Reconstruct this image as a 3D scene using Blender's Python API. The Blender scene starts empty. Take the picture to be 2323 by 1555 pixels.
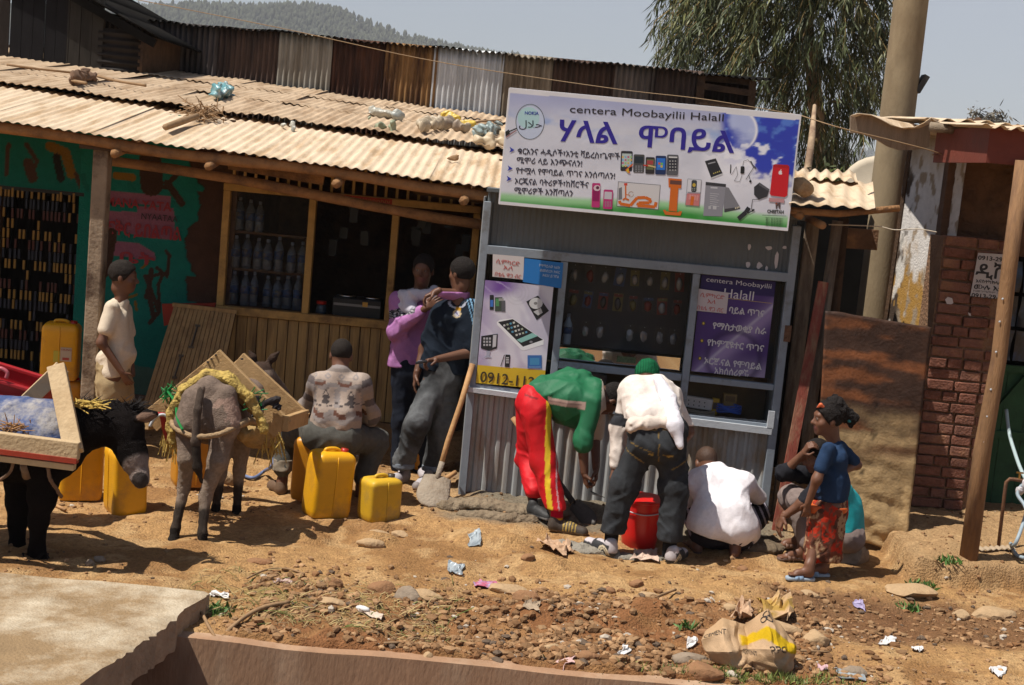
import bpy, math, random
import numpy as np
from mathutils import Vector, Matrix
random.seed(7)
rng = np.random.default_rng(7)
SC = bpy.context.scene
COL = SC.collection
R = math.radians

# ---------------------------------------------------------------- camera, sky, sun, exposure
FPX = 3190.0
CAMZ = 2.5
PITCH, ROLL = R(7.36), R(5.3)
cam_d = bpy.data.cameras.new('camera')
cam = bpy.data.objects.new('camera', cam_d)
COL.objects.link(cam)
SC.camera = cam
CAMROT = Matrix.Rotation(R(90) - PITCH, 3, 'X') @ Matrix.Rotation(ROLL, 3, 'Z')
cam.matrix_world = Matrix.Translation((0, 0, CAMZ)) @ CAMROT.to_4x4()
cam_d.sensor_width = 36.0
cam_d.lens = 36.0 * FPX / 2323.0
cam_d.clip_start = 0.1
cam_d.clip_end = 12000.0

SUNV = Vector((0.47, 0.20, -1.0)).normalized()      # the way the light travels
world = bpy.data.worlds.new('World')
SC.world = world
world.use_nodes = True
wn = world.node_tree.nodes
bg = wn['Background']
sky = wn.new('ShaderNodeTexSky')
sky.sky_type = 'NISHITA'
sky.sun_disc = False
sky.sun_elevation = math.asin(-SUNV.z)
sky.sun_rotation = math.atan2(-SUNV.x, -SUNV.y)
sky.air_density = 1.0
sky.dust_density = 4.5
sky.ozone_density = 1.0
sky.altitude = 1800
world.node_tree.links.new(sky.outputs[0], bg.inputs[0])
bg.inputs[1].default_value = 0.064
sun_d = bpy.data.lights.new('sun', 'SUN')
sun_d.energy = 5.0
sun_d.angle = R(0.5)
sun_d.color = (1.0, 0.95, 0.87)
sun = bpy.data.objects.new('sun', sun_d)
COL.objects.link(sun)
sun.rotation_euler = SUNV.to_track_quat('-Z', 'Y').to_euler()
sun.location = (-8, -3, 20)
SC.view_settings.view_transform = 'Standard'
SC.view_settings.look = 'None'
SC.view_settings.gamma = 1.0
SC.view_settings.exposure = 0.53
try:
    SC.cycles.max_bounces = 6
    SC.cycles.use_denoising = True
except Exception:
    pass


def ray(px, py):
    return CAMROT @ Vector(((px - 1161.5) / FPX, -(py - 777.5) / FPX, -1.0))


def P(px, py, y):                     # a point of the photograph at distance y from the camera
    d = ray(px, py)
    return Vector((0, 0, CAMZ)) + d * (y / d.y)


def G(px, py, z=0.0):                 # a point of the photograph on the level z
    d = ray(px, py)
    return Vector((0, 0, CAMZ)) + d * ((z - CAMZ) / d.z)


def V(*a):
    return Vector(a)


# ---------------------------------------------------------------- objects
def wloc(o):
    l = Vector((0, 0, 0))
    while o is not None:
        l = l + o.location
        o = o.parent
    return l


def tag(o, label=None, cat=None, group=None, kind=None):
    if label: o['label'] = label
    if cat: o['category'] = cat
    if group: o['group'] = group
    if kind: o['kind'] = kind
    return o


def thing(name, label, cat, loc=(0, 0, 0), group=None):
    o = bpy.data.objects.new(name, None)
    o.empty_display_size = 0.1
    COL.objects.link(o)
    o.location = Vector(loc)
    return tag(o, label, cat, group)


def mk(name, v, f, m, parent=None, smooth=False, cols=None, label=None, mis=None, loc=None, crease=None):
    """links one mesh object; v in world coordinates"""
    v = np.asarray(v, dtype=np.float64).reshape(-1, 3)
    if parent is not None:
        base = np.array(wloc(parent))
    elif loc is not None:
        base = np.array(loc, dtype=float)
    else:
        base = np.array([(v[:, 0].min() + v[:, 0].max()) / 2, (v[:, 1].min() + v[:, 1].max()) / 2, v[:, 2].min()])
    me = bpy.data.meshes.new(name)
    me.from_pydata((v - base).tolist(), [], f if isinstance(f, list) else f.tolist())
    ms = m if isinstance(m, (list, tuple)) else [m]
    for x in ms: me.materials.append(x)
    if mis is not None: me.polygons.foreach_set('material_index', np.asarray(mis, dtype=np.int32))
    if smooth:
        me.polygons.foreach_set('use_smooth', np.ones(len(me.polygons), dtype=bool))
    if cols is not None:
        a = me.color_attributes.new('Col', 'FLOAT_COLOR', 'POINT')
        c = np.ones((len(v), 4), dtype=np.float32)
        c[:, :3] = cols
        a.data.foreach_set('color', c.ravel())
    me.update()
    if crease is not None:
        try: me.set_sharp_from_angle(angle=R(crease))
        except Exception: pass
    o = bpy.data.objects.new(name, me)
    COL.objects.link(o)
    if parent is not None: o.parent = parent
    else: o.location = Vector(base)
    if label: o['label'] = label
    return o


def copy_tree(o, parent=None):
    c = o.copy()
    COL.objects.link(c)
    if parent is not None: c.parent = parent
    for ch in [x for x in o.children]:
        copy_tree(ch, c)
    return c


class MB:
    """collects simple solids into one mesh"""
    def __init__(s):
        s.v = []; s.f = []; s.mi = []; s.cur = 0

    def add(s, v, f):
        b = len(s.v)
        s.v += [tuple(x) for x in v]
        s.f += [tuple(i + b for i in q) for q in f]
        s.mi += [s.cur] * len(f)
        return s

    def hexa(s, c):                   # 8 corners: bottom ring then top ring
        return s.add(c, [(0, 3, 2, 1), (4, 5, 6, 7), (0, 1, 5, 4), (1, 2, 6, 5), (2, 3, 7, 6), (3, 0, 4, 7)])

    def box(s, c, size, M=None):
        x, y, z = [q / 2 for q in size]
        co = [V(-x, -y, -z), V(x, -y, -z), V(x, y, -z), V(-x, y, -z), V(-x, -y, z), V(x, -y, z), V(x, y, z), V(-x, y, z)]
        c = Vector(c)
        return s.hexa([(M @ q if M else q) + c for q in co])

    def bar(s, a, b, w, h, up=V(0, 0, 1)):   # a plank from a to b, w across, h along up
        a, b = Vector(a), Vector(b)
        d = (b - a).normalized()
        sd = d.cross(up)
        if sd.length < 1e-4: sd = d.cross(V(0, 1, 0))
        sd.normalize()
        u = sd.cross(d).normalized()
        r = []
        for p in (a, b):
            r += [p - sd * w / 2 - u * h / 2, p + sd * w / 2 - u * h / 2, p + sd * w / 2 + u * h / 2, p - sd * w / 2 + u * h / 2]
        return s.hexa(r)

    def tube(s, pts, rad, n=8, cap=True, wob=0.0):
        pts = [Vector(p) for p in pts]
        if not hasattr(rad, '__len__'): rad = [rad] * len(pts)
        b = len(s.v)
        t0 = (pts[1] - pts[0]).normalized()
        ref = V(0, 0, 1) if abs(t0.z) < .9 else V(1, 0, 0)
        a = t0.cross(ref).normalized()
        vs, fs = [], []
        for i, p in enumerate(pts):
            t = (pts[min(i + 1, len(pts) - 1)] - pts[max(i - 1, 0)]).normalized()
            a = (a - t * a.dot(t)).normalized()
            c = t.cross(a)
            for k in range(n):
                w = 2 * math.pi * k / n
                rr = rad[i] * (1 + wob * (random.random() - .5))
                vs.append(p + (a * math.cos(w) + c * math.sin(w)) * rr)
        for i in range(len(pts) - 1):
            for k in range(n):
                k2 = (k + 1) % n
                fs.append((i * n + k, i * n + k2, (i + 1) * n + k2, (i + 1) * n + k))
        if cap:
            fs.append(tuple(range(n - 1, -1, -1)))
            fs.append(tuple((len(pts) - 1) * n + k for k in range(n)))
        return s.add(vs, fs)

    def quad(s, a, b, c, d):
        return s.add([a, b, c, d], [(0, 1, 2, 3)])

    def ico(s, c, r, M=None, jit=0.0, sub=1):
        v, f = ICO[sub]
        c = Vector(c)
        out = []
        for q in v:
            q = Vector(q) * (1 + jit * (random.random() - .5))
            q = V(q.x * r[0], q.y * r[1], q.z * r[2])
            out.append((M @ q if M else q) + c)
        return s.add(out, f)

    def build(s, name, m, parent=None, smooth=False, label=None, bevel=0, loc=None, crease=None):
        o = mk(name, s.v, s.f, m, parent, smooth, label=label, mis=s.mi if max(s.mi) else None, loc=loc, crease=crease)
        if bevel:
            b = o.modifiers.new('bevel', 'BEVEL'); b.width = bevel; b.segments = 2; b.limit_method = 'ANGLE'
        return o


def _ico(sub):
    import bmesh
    bm = bmesh.new()
    bmesh.ops.create_icosphere(bm, subdivisions=sub, radius=1)
    r = ([tuple(v.co) for v in bm.verts], [tuple(v.index for v in f.verts) for f in bm.faces])
    bm.free()
    return r


ICO = {1: _ico(1), 2: _ico(2), 3: _ico(3)}


# ---------------------------------------------------------------- materials
def _nt(name):
    m = bpy.data.materials.new(name)
    m.use_nodes = True
    t = m.node_tree
    return m, t, t.nodes['Principled BSDF']


def mat(name, c, rough=.8, var=.25, sc=6., c2=None, c2amt=.5, c2sc=2., bump=0., bsc=60., metal=0., spec=.3, stretch=(1, 1, 1), sheen=0, alpha=None, trans=0., coat=0.):
    """colour c varied by fine noise, blotched with c2, with a bump"""
    m, t, b = _nt(name)
    N, L = t.nodes, t.links
    tc = N.new('ShaderNodeTexCoord')
    mp = N.new('ShaderNodeMapping'); mp.inputs['Scale'].default_value = stretch
    L.new(tc.outputs['Object'], mp.inputs[0])
    n1 = N.new('ShaderNodeTexNoise'); n1.inputs['Scale'].default_value = sc; n1.inputs['Detail'].default_value = 6; n1.inputs['Roughness'].default_value = .65
    L.new(mp.outputs[0], n1.inputs['Vector'])
    mr = N.new('ShaderNodeMapRange'); mr.inputs[1].default_value = .25; mr.inputs[2].default_value = .75
    mr.inputs[3].default_value = 1 - var; mr.inputs[4].default_value = 1 + var
    L.new(n1.outputs[0], mr.inputs[0])
    base = N.new('ShaderNodeRGB'); base.outputs[0].default_value = (*c, 1)
    out = base.outputs[0]
    if c2 is not None:
        n2 = N.new('ShaderNodeTexNoise'); n2.inputs['Scale'].default_value = c2sc; n2.inputs['Detail'].default_value = 7; n2.inputs['Roughness'].default_value = .7
        L.new(mp.outputs[0], n2.inputs['Vector'])
        r2 = N.new('ShaderNodeMapRange'); r2.inputs[1].default_value = .62 - c2amt * .3; r2.inputs[2].default_value = .72 - c2amt * .2
        L.new(n2.outputs[0], r2.inputs[0])
        mx = N.new('ShaderNodeMixRGB'); mx.inputs[2].default_value = (*c2, 1)
        L.new(r2.outputs[0], mx.inputs[0]); L.new(out, mx.inputs[1]); out = mx.outputs[0]
    ml = N.new('ShaderNodeVectorMath'); ml.operation = 'SCALE'
    L.new(out, ml.inputs[0]); L.new(mr.outputs[0], ml.inputs['Scale'])
    L.new(ml.outputs[0], b.inputs['Base Color'])
    b.inputs['Roughness'].default_value = rough
    b.inputs['Metallic'].default_value = metal
    b.inputs['Specular IOR Level'].default_value = spec
    if trans: b.inputs['Transmission Weight'].default_value = trans
    if alpha is not None: b.inputs['Alpha'].default_value = alpha
    if coat: b.inputs['Coat Weight'].default_value = coat
    if sheen: b.inputs['Sheen Weight'].default_value = sheen
    if bump:
        n3 = N.new('ShaderNodeTexNoise'); n3.inputs['Scale'].default_value = bsc; n3.inputs['Detail'].default_value = 5
        L.new(mp.outputs[0], n3.inputs['Vector'])
        bp = N.new('ShaderNodeBump'); bp.inputs['Strength'].default_value = bump; bp.inputs['Distance'].default_value = .02
        L.new(n3.outputs[0], bp.inputs['Height']); L.new(bp.outputs[0], b.inputs['Normal'])
    return m


def vmat(name, rough=.85, var=.15, sc=30., bump=.15, bsc=120., spec=.2, sheen=0., crumple=0.):
    """colour from the mesh's own print (attribute Col), with noise and weave bump"""
    m = mat(name, (1, 1, 1), rough, var, sc, bump=bump, bsc=bsc, spec=spec, sheen=sheen)
    t = m.node_tree
    a = t.nodes.new('ShaderNodeAttribute'); a.attribute_name = 'Col'
    ml = [n for n in t.nodes if n.bl_idname == 'ShaderNodeVectorMath'][0]
    t.links.new(a.outputs['Color'], ml.inputs[0])
    if crumple:                      # worn creases in the cloth
        N, L = t.nodes, t.links
        tc = [n for n in N if n.bl_idname == 'ShaderNodeMapping'][0]
        n1 = N.new('ShaderNodeTexNoise'); n1.inputs['Scale'].default_value = 5; n1.inputs['Detail'].default_value = 4; n1.inputs['Distortion'].default_value = .6
        L.new(tc.outputs[0], n1.inputs['Vector'])
        ab = N.new('ShaderNodeMath'); ab.operation = 'SUBTRACT'; ab.inputs[1].default_value = .5; L.new(n1.outputs[0], ab.inputs[0])
        a2 = N.new('ShaderNodeMath'); a2.operation = 'ABSOLUTE'; L.new(ab.outputs[0], a2.inputs[0])
        a3 = N.new('ShaderNodeMath'); a3.operation = 'POWER'; a3.inputs[1].default_value = .9; L.new(a2.outputs[0], a3.inputs[0])
        bp = N.new('ShaderNodeBump'); bp.inputs['Strength'].default_value = crumple; bp.inputs['Distance'].default_value = .04
        L.new(a3.outputs[0], bp.inputs['Height'])
        old = [n for n in N if n.bl_idname == 'ShaderNodeBump' and n != bp]
        if old: L.new(bp.outputs[0], old[0].inputs['Normal'])
    return m


def plain(name, c, rough=.6, metal=0., spec=.3):
    m, t, b = _nt(name)
    b.inputs['Base Color'].default_value = (*c, 1)
    b.inputs['Roughness'].default_value = rough
    b.inputs['Metallic'].default_value = metal
    b.inputs['Specular IOR Level'].default_value = spec
    return m


_pc = {}
def ink(c, rough=.6):
    k = (tuple(round(x, 3) for x in c), rough)
    if k not in _pc: _pc[k] = plain('print_ink', c, rough)
    return _pc[k]


def srgb(r, g, b):
    f = lambda x: (x / 255 / 12.92) if x / 255 <= .04045 else ((x / 255 + .055) / 1.055) ** 2.4
    return (f(r), f(g), f(b))


# ---------------------------------------------------------------- noise on arrays
def _h(i, j, k, s):
    n = (i * 374761393 + j * 668265263 + k * 2147483647 + s * 1274126177) & 0xffffffff
    n = ((n ^ (n >> 13)) * 1274126177) & 0xffffffff
    return ((n ^ (n >> 16)) & 0xffff) / 65535.0


def vnoise(x, y, z=None, s=0):
    z = np.zeros_like(x) if z is None else z
    i, j, k = np.floor(x).astype(np.int64), np.floor(y).astype(np.int64), np.floor(z).astype(np.int64)
    u, v, w = x - i, y - j, z - k
    u, v, w = u * u * (3 - 2 * u), v * v * (3 - 2 * v), w * w * (3 - 2 * w)
    r = 0
    for a in (0, 1):
        for b in (0, 1):
            for c in (0, 1):
                r = r + _h(i + a, j + b, k + c, s) * (u if a else 1 - u) * (v if b else 1 - v) * (w if c else 1 - w)
    return r


def fbm(x, y, z=None, o=4, s=0):
    r, a, t = 0, 1.0, 0
    for q in range(o):
        r = r + a * vnoise(x * 2 ** q, y * 2 ** q, None if z is None else z * 2 ** q, s + q * 17)
        t += a; a *= .5
    return r / t


# ---------------------------------------------------------------- soft solids: rounded bodies from blended shapes
def cap(a, b, ra, rb=None, k=.03):
    return ('c', np.array(a), np.array(b), ra, ra if rb is None else rb, k)


def ell(c, r, M=None, k=.03):
    return ('e', np.array(c), np.array(r, dtype=float), None if M is None else np.array(M), k)


def frame(f, u):                      # rows: right, forward, up
    f = Vector(f).normalized(); u = Vector(u)
    r = f.cross(u).normalized(); u = r.cross(f).normalized()
    return r, f, u, np.array([r, f, u])


def limb(pts, rad, k=.03):
    return [cap(pts[i], pts[i + 1], rad[i], rad[i + 1], k) for i in range(len(pts) - 1)]


FOLDK = 1.0


def soft(prims, h=.01, fold=None, cut=None, rough=0., seed=0, shrink=.008):
    """blends the shapes and returns (verts, quads)"""
    lo = np.array([1e9] * 3); hi = -lo
    for p in prims:
        if p[0] in 'cC':
            r = max(p[3], p[4])
            lo = np.minimum(lo, np.minimum(p[1], p[2]) - r); hi = np.maximum(hi, np.maximum(p[1], p[2]) + r)
        elif p[0] == 'e':
            r = p[2].max()
            lo = np.minimum(lo, p[1] - r); hi = np.maximum(hi, p[1] + r)
    lo -= 3 * h + .012; hi += 3 * h + .012
    n = np.ceil((hi - lo) / h).astype(int) + 1
    Fd = np.full(n, 5.0, dtype=np.float32)
    ax = [lo[i] + h * np.arange(n[i]) for i in range(3)]
    for p in prims:
        k = p[-1]
        if p[0] == 'c':
            r = max(p[3], p[4]); l2 = np.minimum(p[1], p[2]) - r; h2 = np.maximum(p[1], p[2]) + r
        else:
            r = p[2].max(); l2 = p[1] - r; h2 = p[1] + r
        pad = k + 2.5 * h + .012
        i0 = np.clip(np.floor((l2 - pad - lo) / h).astype(int), 0, n); i1 = np.clip(np.ceil((h2 + pad - lo) / h).astype(int) + 1, 0, n)
        sl = tuple(slice(i0[i], i1[i]) for i in range(3))
        X = (ax[0][sl[0]][:, None, None]).astype(np.float32); Y = (ax[1][sl[1]][None, :, None]).astype(np.float32); Z = (ax[2][sl[2]][None, None, :]).astype(np.float32)
        if p[0] == 'c':
            a, b = p[1], p[2]; d = b - a; dd = max(float(d @ d), 1e-9)
            t = np.clip(((X - a[0]) * d[0] + (Y - a[1]) * d[1] + (Z - a[2]) * d[2]) / dd, 0, 1)
            q = np.sqrt((X - a[0] - t * d[0]) ** 2 + (Y - a[1] - t * d[1]) ** 2 + (Z - a[2] - t * d[2]) ** 2) - (p[3] + (p[4] - p[3]) * t)
        else:
            c, rr, M = p[1], p[2], p[3]
            x, y, z = X - c[0], Y - c[1], Z - c[2]
            if M is not None:
                x, y, z = M[0, 0] * x + M[0, 1] * y + M[0, 2] * z, M[1, 0] * x + M[1, 1] * y + M[1, 2] * z, M[2, 0] * x + M[2, 1] * y + M[2, 2] * z
            k0 = np.sqrt((x / rr[0]) ** 2 + (y / rr[1]) ** 2 + (z / rr[2]) ** 2)
            k1 = np.sqrt((x / rr[0] ** 2) ** 2 + (y / rr[1] ** 2) ** 2 + (z / rr[2] ** 2) ** 2) + 1e-6
            q = k0 * (k0 - 1) / k1
        A = Fd[sl]
        if k < 0:                    # carve
            kk = -k
            q = -q
            hh = np.clip(.5 - .5 * (A - q) / kk, 0, 1)
            Fd[sl] = A + (q - A) * hh + kk * hh * (1 - hh)
        else:
            hh = np.clip(.5 + .5 * (A - q) / k, 0, 1)
            Fd[sl] = A + (q - A) * hh - k * hh * (1 - hh)
    if fold or rough:
        I = np.nonzero(np.abs(Fd) < .035)
        x, y, z = ax[0][I[0]], ax[1][I[1]], ax[2][I[2]]
        add = 0
        if fold:
            amp, fr = fold[:2]
            if len(fold) > 2:        # paper: sharp creases between flat facets
                g = np.random.default_rng(seed)
                for q_ in range(6):
                    dv = g.normal(size=3); dv /= np.linalg.norm(dv); wv = g.uniform(.5, 1.3) * fr
                    ph = (x * dv[0] + y * dv[1] + z * dv[2]) * wv + 1.2 * vnoise(x * 4 + q_, y * 4, z * 4, seed + q_)
                    add = add + amp * .55 * (np.abs((ph % 1.0) * 2 - 1) - .5)
                amp = 0
            fr = fr / 7.0
            o = seed * 1.37
            n1 = fbm(x * 12 * fr + o, y * 12 * fr, z * 3.2 * fr, 2, seed)
            r1 = (1 - np.abs(2 * n1 - 1)) ** 3
            for sg in (1, -1):
                xx, zz = x * .8 + z * .6 * sg, z * .8 - x * .6 * sg
                n2 = fbm(xx * 4 * fr + o, y * 8 * fr, zz * 15 * fr, 2, seed + 3 + sg)
                gate = np.clip((vnoise(x * 5, y * 5 + o, z * 5, seed + 31 + sg) - .40) * 4, 0, 1)
                add = add - amp * FOLDK * .9 * gate * ((1 - np.abs(2 * n2 - 1)) ** 3 - .35)
            add = add - amp * FOLDK * .7 * (r1 - .35) + amp * .25 * (fbm(x * 9, y * 9, z * 9, 2, seed + 9) - .5) + shrink
        if rough:
            add = add + rough * (fbm(x * 45, y * 45, z * 45, 2, seed + 3) - .5) * 2
        Fd[I] += add.astype(np.float32)
    if cut:
        for (c, nn) in cut:          # keep the side where (p-c).n < 0
            D = (ax[0][:, None, None] - c[0]) * nn[0] + (ax[1][None, :, None] - c[1]) * nn[1] + (ax[2][None, None, :] - c[2]) * nn[2]
            Fd = np.maximum(Fd, D.astype(np.float32))
    Fd[0], Fd[-1] = 1, 1; Fd[:, 0], Fd[:, -1] = 1, 1; Fd[:, :, 0], Fd[:, :, -1] = 1, 1
    ins = Fd < 0
    cs = [(i, j, k) for i in (0, 1) for j in (0, 1) for k in (0, 1)]
    m = n - 1
    cnt = np.zeros(m, dtype=np.uint8)
    for c in cs: cnt += ins[c[0]:c[0] + m[0], c[1]:c[1] + m[1], c[2]:c[2] + m[2]]
    I = np.nonzero((cnt > 0) & (cnt < 8))
    idx = np.full(m, -1, dtype=np.int64); idx[I] = np.arange(len(I[0]))
    pos = np.zeros((len(I[0]), 3)); num = np.zeros(len(I[0]))
    for a in cs:
        for axn in range(3):
            if a[axn]: continue
            b = list(a); b[axn] = 1
            fa = Fd[I[0] + a[0], I[1] + a[1], I[2] + a[2]]; fb = Fd[I[0] + b[0], I[1] + b[1], I[2] + b[2]]
            cr = (fa < 0) != (fb < 0)
            t = np.where(cr, fa / np.where(cr, fa - fb, 1), 0)
            q = np.repeat(np.array(a, dtype=float)[None], len(t), 0); q[:, axn] += t
            pos += q * cr[:, None]; num += cr
    pos = lo + h * (np.stack(I, 1) + pos / num[:, None])
    faces = []
    for axn in range(3):
        e = [0, 0, 0]; e[axn] = 1
        A = ins[:n[0] - e[0], :n[1] - e[1], :n[2] - e[2]]; B = ins[e[0]:, e[1]:, e[2]:]
        J = np.stack(np.nonzero(A != B), 1)
        up = A[J[:, 0], J[:, 1], J[:, 2]]
        o1, o2 = (axn + 1) % 3, (axn + 2) % 3
        E1 = np.zeros(3, int); E1[o1] = 1; E2 = np.zeros(3, int); E2[o2] = 1
        ok = (J[:, o1] > 0) & (J[:, o2] > 0) & (J[:, o1] < m[o1]) & (J[:, o2] < m[o2])
        J, up = J[ok], up[ok]
        g = lambda q: idx[q[:, 0], q[:, 1], q[:, 2]]
        f4 = np.stack([g(J), g(J - E1), g(J - E1 - E2), g(J - E2)], 1)
        f4[~up] = f4[~up][:, ::-1]
        faces.append(f4)
    faces = np.concatenate(faces)
    faces = faces[:, ::-1]
    return pos, faces[(faces >= 0).all(1)]


def softobj(name, prims, m, parent=None, h=.01, fold=None, cut=None, rough=0., seed=0, col=None, label=None, loc=None):
    v, f = soft(prims, h, fold, cut, rough, seed)
    return mk(name, v, f, m, parent, True, None if col is None else col(v), label, loc=loc)


# ---------------------------------------------------------------- lettering
def lettering(body, name, m, parent, o, ux, uy, size, thick=.0, align='LEFT', ext=None, label=None, shear=0., bold=0., width=None):
    """text lying in the plane (ux, uy) with its base line at o; size = capital height in metres"""
    c = bpy.data.curves.new(name, 'FONT')
    c.body = body
    c.size = size / .73
    c.align_x = align
    c.shear = shear
    c.offset = min(bold * .22, size * .035)
    c.resolution_u = 3
    c.extrude = .0003
    c.materials.append(m)
    ob = bpy.data.objects.new(name, c)
    COL.objects.link(ob)
    ux = Vector(ux).normalized(); uz = ux.cross(Vector(uy)).normalized(); uy = uz.cross(ux).normalized()
    M = Matrix((ux, uy, uz)).transposed().to_4x4()
    s = 1.0
    if width is not None:
        bpy.context.view_layer.update()
        w = ob.dimensions.x
        if w > 1e-6: s = width / w
    M = M @ Matrix.Diagonal((s, 1, 1, 1))
    bpy.context.view_layer.update()
    me = bpy.data.meshes.new_from_object(ob.evaluated_get(bpy.context.evaluated_depsgraph_get()))
    bpy.data.objects.remove(ob); bpy.data.curves.remove(c)
    if not me.materials: me.materials.append(m)
    me.transform(Matrix.Translation(Vector(o) - (wloc(parent) if parent is not None else Vector((0, 0, 0)))) @ M)
    mo = bpy.data.objects.new(name, me)
    COL.objects.link(mo)
    if parent is not None: mo.parent = parent
    if label: mo['label'] = label
    return mo
# ---------------------------------------------------------------- ground
def lin(a, b, n): return list(np.linspace(a, b, n))
gx = sorted(set([-6000, -2500, -900, -300, -120, -50, -25, -14, -10, -8, -7, -6.2] + lin(-5.4, 4.6, 400) + [5, 5.6, 6.5, 8, 10, 14, 25, 50, 120, 300, 900, 2500, 6000]))
gy = sorted(set([-600, -200, -60, -25, -12, -6, -3, -1, .5, 2, 3, 4, 4.6, 4.98, 5.02, 5.6, 6.2, 6.78, 6.83] + lin(6.86, 12.2, 220) + [12.6, 13.2, 14, 15, 17, 20, 25, 35, 60, 120, 300, 700, 1500, 3000, 6000]))
GX, GY = np.meshgrid(np.array(gx, float), np.array(gy, float), indexing='xy')


def sst(a, b, x):
    t = np.clip((x - a) / (b - a), 0, 1)
    return t * t * (3 - 2 * t)


def zones(x, y):
    n = fbm(x * 1.3, y * 1.3, None, 4, 3)
    n2 = fbm(x * 4, y * 4, None, 3, 8)
    loose = sst(-1.5, -1.1, x) * sst(2.3, 1.5, x + .6 * (n - .5)) * sst(8.15, 7.65, y + .5 * (n2 - .5) - .10 * (x - .5))
    damp = sst(1.45, 1.9, x + .6 * (n - .5)) * sst(7.55, 7.8, y + .3 * (n2 - .5) - .04 * x) * sst(8.75, 8.45, y + .3 * (n2 - .5))
    cem = sst(-.5, -.1, x + .4 * (n2 - .5)) * sst(2.3, 1.9, x + .3 * (n2 - .5)) * sst(9.42, 9.6, y + .35 * (n2 - .5))
    step = sst(2.72, 2.80, x + .08 * (n2 - .5)) * sst(8.98, 9.06, y + .16 * (n2 - .5) - .25 * np.clip(x - 3.2, 0, 3))
    porch = sst(-.28, -.34, x) * sst(11.35, 11.55, y + .15 * (n2 - .5))
    litter = sst(-1.75, -1.45, x) * sst(.1, -.5, x) * sst(7.0, 7.15, y) * sst(8.0, 7.6, y + .4 * (n2 - .5))
    return loose, damp, cem, step, porch, litter, n, n2


def ground_h(x, y):
    x, y = np.asarray(x, float), np.asarray(y, float)
    loose, damp, cem, step, porch, litter, n, n2 = zones(x, y)
    z = .10 * (fbm(x * 1.1, y * 1.1, None, 3, 21) - .5) + .05 * (fbm(x * 5, y * 5, None, 4, 5) - .5) + .022 * (fbm(x * 16, y * 16, None, 3, 55) - .5)
    z += loose * (.05 * (fbm(x * 9, y * 9, None, 3, 31) - .5) + .04 * (fbm(x * 22, y * 22, None, 2, 33) - .5) + .03 * sst(7.0, 7.6, y))
    z += damp * (.05 * (fbm(x * 7, y * 7, None, 3, 41) - .5) - .02)
    z += cem * (.05 * (fbm(x * 6, y * 6, None, 3, 61) - .35) + .05 * sst(9.6, 10.0, y))
    z += step * (.15 + .03 * (n2 - .5)) + porch * .15
    z += .06 * np.exp(-((x - 1.75) / .22) ** 2 - ((y - 9.35) / .25) ** 2)
    for cx, cy, rx, ry, hh in STONE_BUMPS:
        q = ((x - cx) / rx) ** 2 + ((y - cy) / ry) ** 2
        z += hh * np.clip(1 - q, 0, 1) ** .6
    far = np.maximum(np.abs(x), np.abs(y - 8))
    z = z * sst(16, 9, far) - .02 * sst(9, 16, far)
    z = np.where(y > 12.4, np.minimum(z, 0), z)
    return np.where((y > 4.99) & (y < 6.80), -.95 + .1 * (n2 - .5), np.where(y <= 4.99, .02 + .06 * (n - .5) + .0 * x, np.where(y < 6.86, -.04, z)))


STONE_BUMPS = [(q[0], q[1], a, b, h) for q, a, b, h in [
    (G(1210, 1285), .22, .20, .05), (G(1390, 1415), .20, .14, .05), (G(850, 1225), .16, .12, .05), (G(1100, 1230), .3, .16, .05),
    (G(860, 1200), .1, .08, .04), (G(1250, 1395), .25, .2, .05), (G(1700, 1330), .3, .15, .05), (G(1820, 1365), .16, .1, .04),
    (G(960, 1340), .3, .2, .04), (G(1480, 1400), .15, .12, .06), (G(690, 1215), .18, .12, .04), (G(480, 1290), .2, .1, .03)]]

GZ = ground_h(GX, GY)


def gz(x, y): return float(ground_h(np.array([float(x)]), np.array([float(y)]))[0])


def on(px, py, dz=0.0):               # a point of the photograph on the lie of the ground
    z = 0.
    for _ in range(5):
        q = G(px, py, z); z = gz(q.x, q.y)
    q.z = z + dz
    return q


def ground_col(x, y):
    loose, damp, cem, step, porch, litter, n, n2 = zones(x, y)
    f = fbm(x * 7, y * 7, None, 4, 71); g = fbm(x * 2.1, y * 2.1, None, 4, 77); h = fbm(x * 28, y * 28, None, 3, 79)
    mix = lambda a, b, t: a + (np.array(b) - a) * t[..., None]
    c = np.zeros(x.shape + (3,)) + np.array([.44, .255, .108])
    c = mix(c, (.31, .165, .066), sst(.45, .66, g))
    c = mix(c, (.51, .325, .155), sst(.52, .68, f) * .75)
    c = mix(c, (.22, .118, .053), sst(.60, .70, h) * .6)
    c = mix(c, (.235, .105, .044), loose * (.55 + .45 * sst(.35, .6, f)))
    c = mix(c, (.155, .076, .038), damp * .85)
    c = mix(c, (.20, .165, .118), cem * sst(.25, .5, n2 + .25 * sst(9.7, 9.9, y)))
    c = mix(c, (.40, .26, .135), step * .7)
    c = mix(c, (.30, .22, .085), litter * sst(.45, .6, f) * .8)
    far = np.maximum(np.abs(x), np.abs(y - 8))
    c = mix(c, (.30, .21, .095), sst(9, 16, far))
    return c * (.70 + .38 * h)[..., None]


nx_, ny_ = len(gx), len(gy)
gf = np.arange(nx_ * ny_).reshape(ny_, nx_)
gf = np.stack([gf[:-1, :-1], gf[:-1, 1:], gf[1:, 1:], gf[1:, :-1]], -1).reshape(-1, 4)
M_GROUND = vmat('dry_earth', .95, .36, 46., 1., 75., .1)
g_ = mk('ground', np.stack([GX, GY, GZ], -1).reshape(-1, 3), gf, M_GROUND, None, True, ground_col(GX, GY).reshape(-1, 3), loc=(0, 0, 0), crease=50)
tag(g_, 'bare trodden earth with loose soil and stones', kind='structure')

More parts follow.
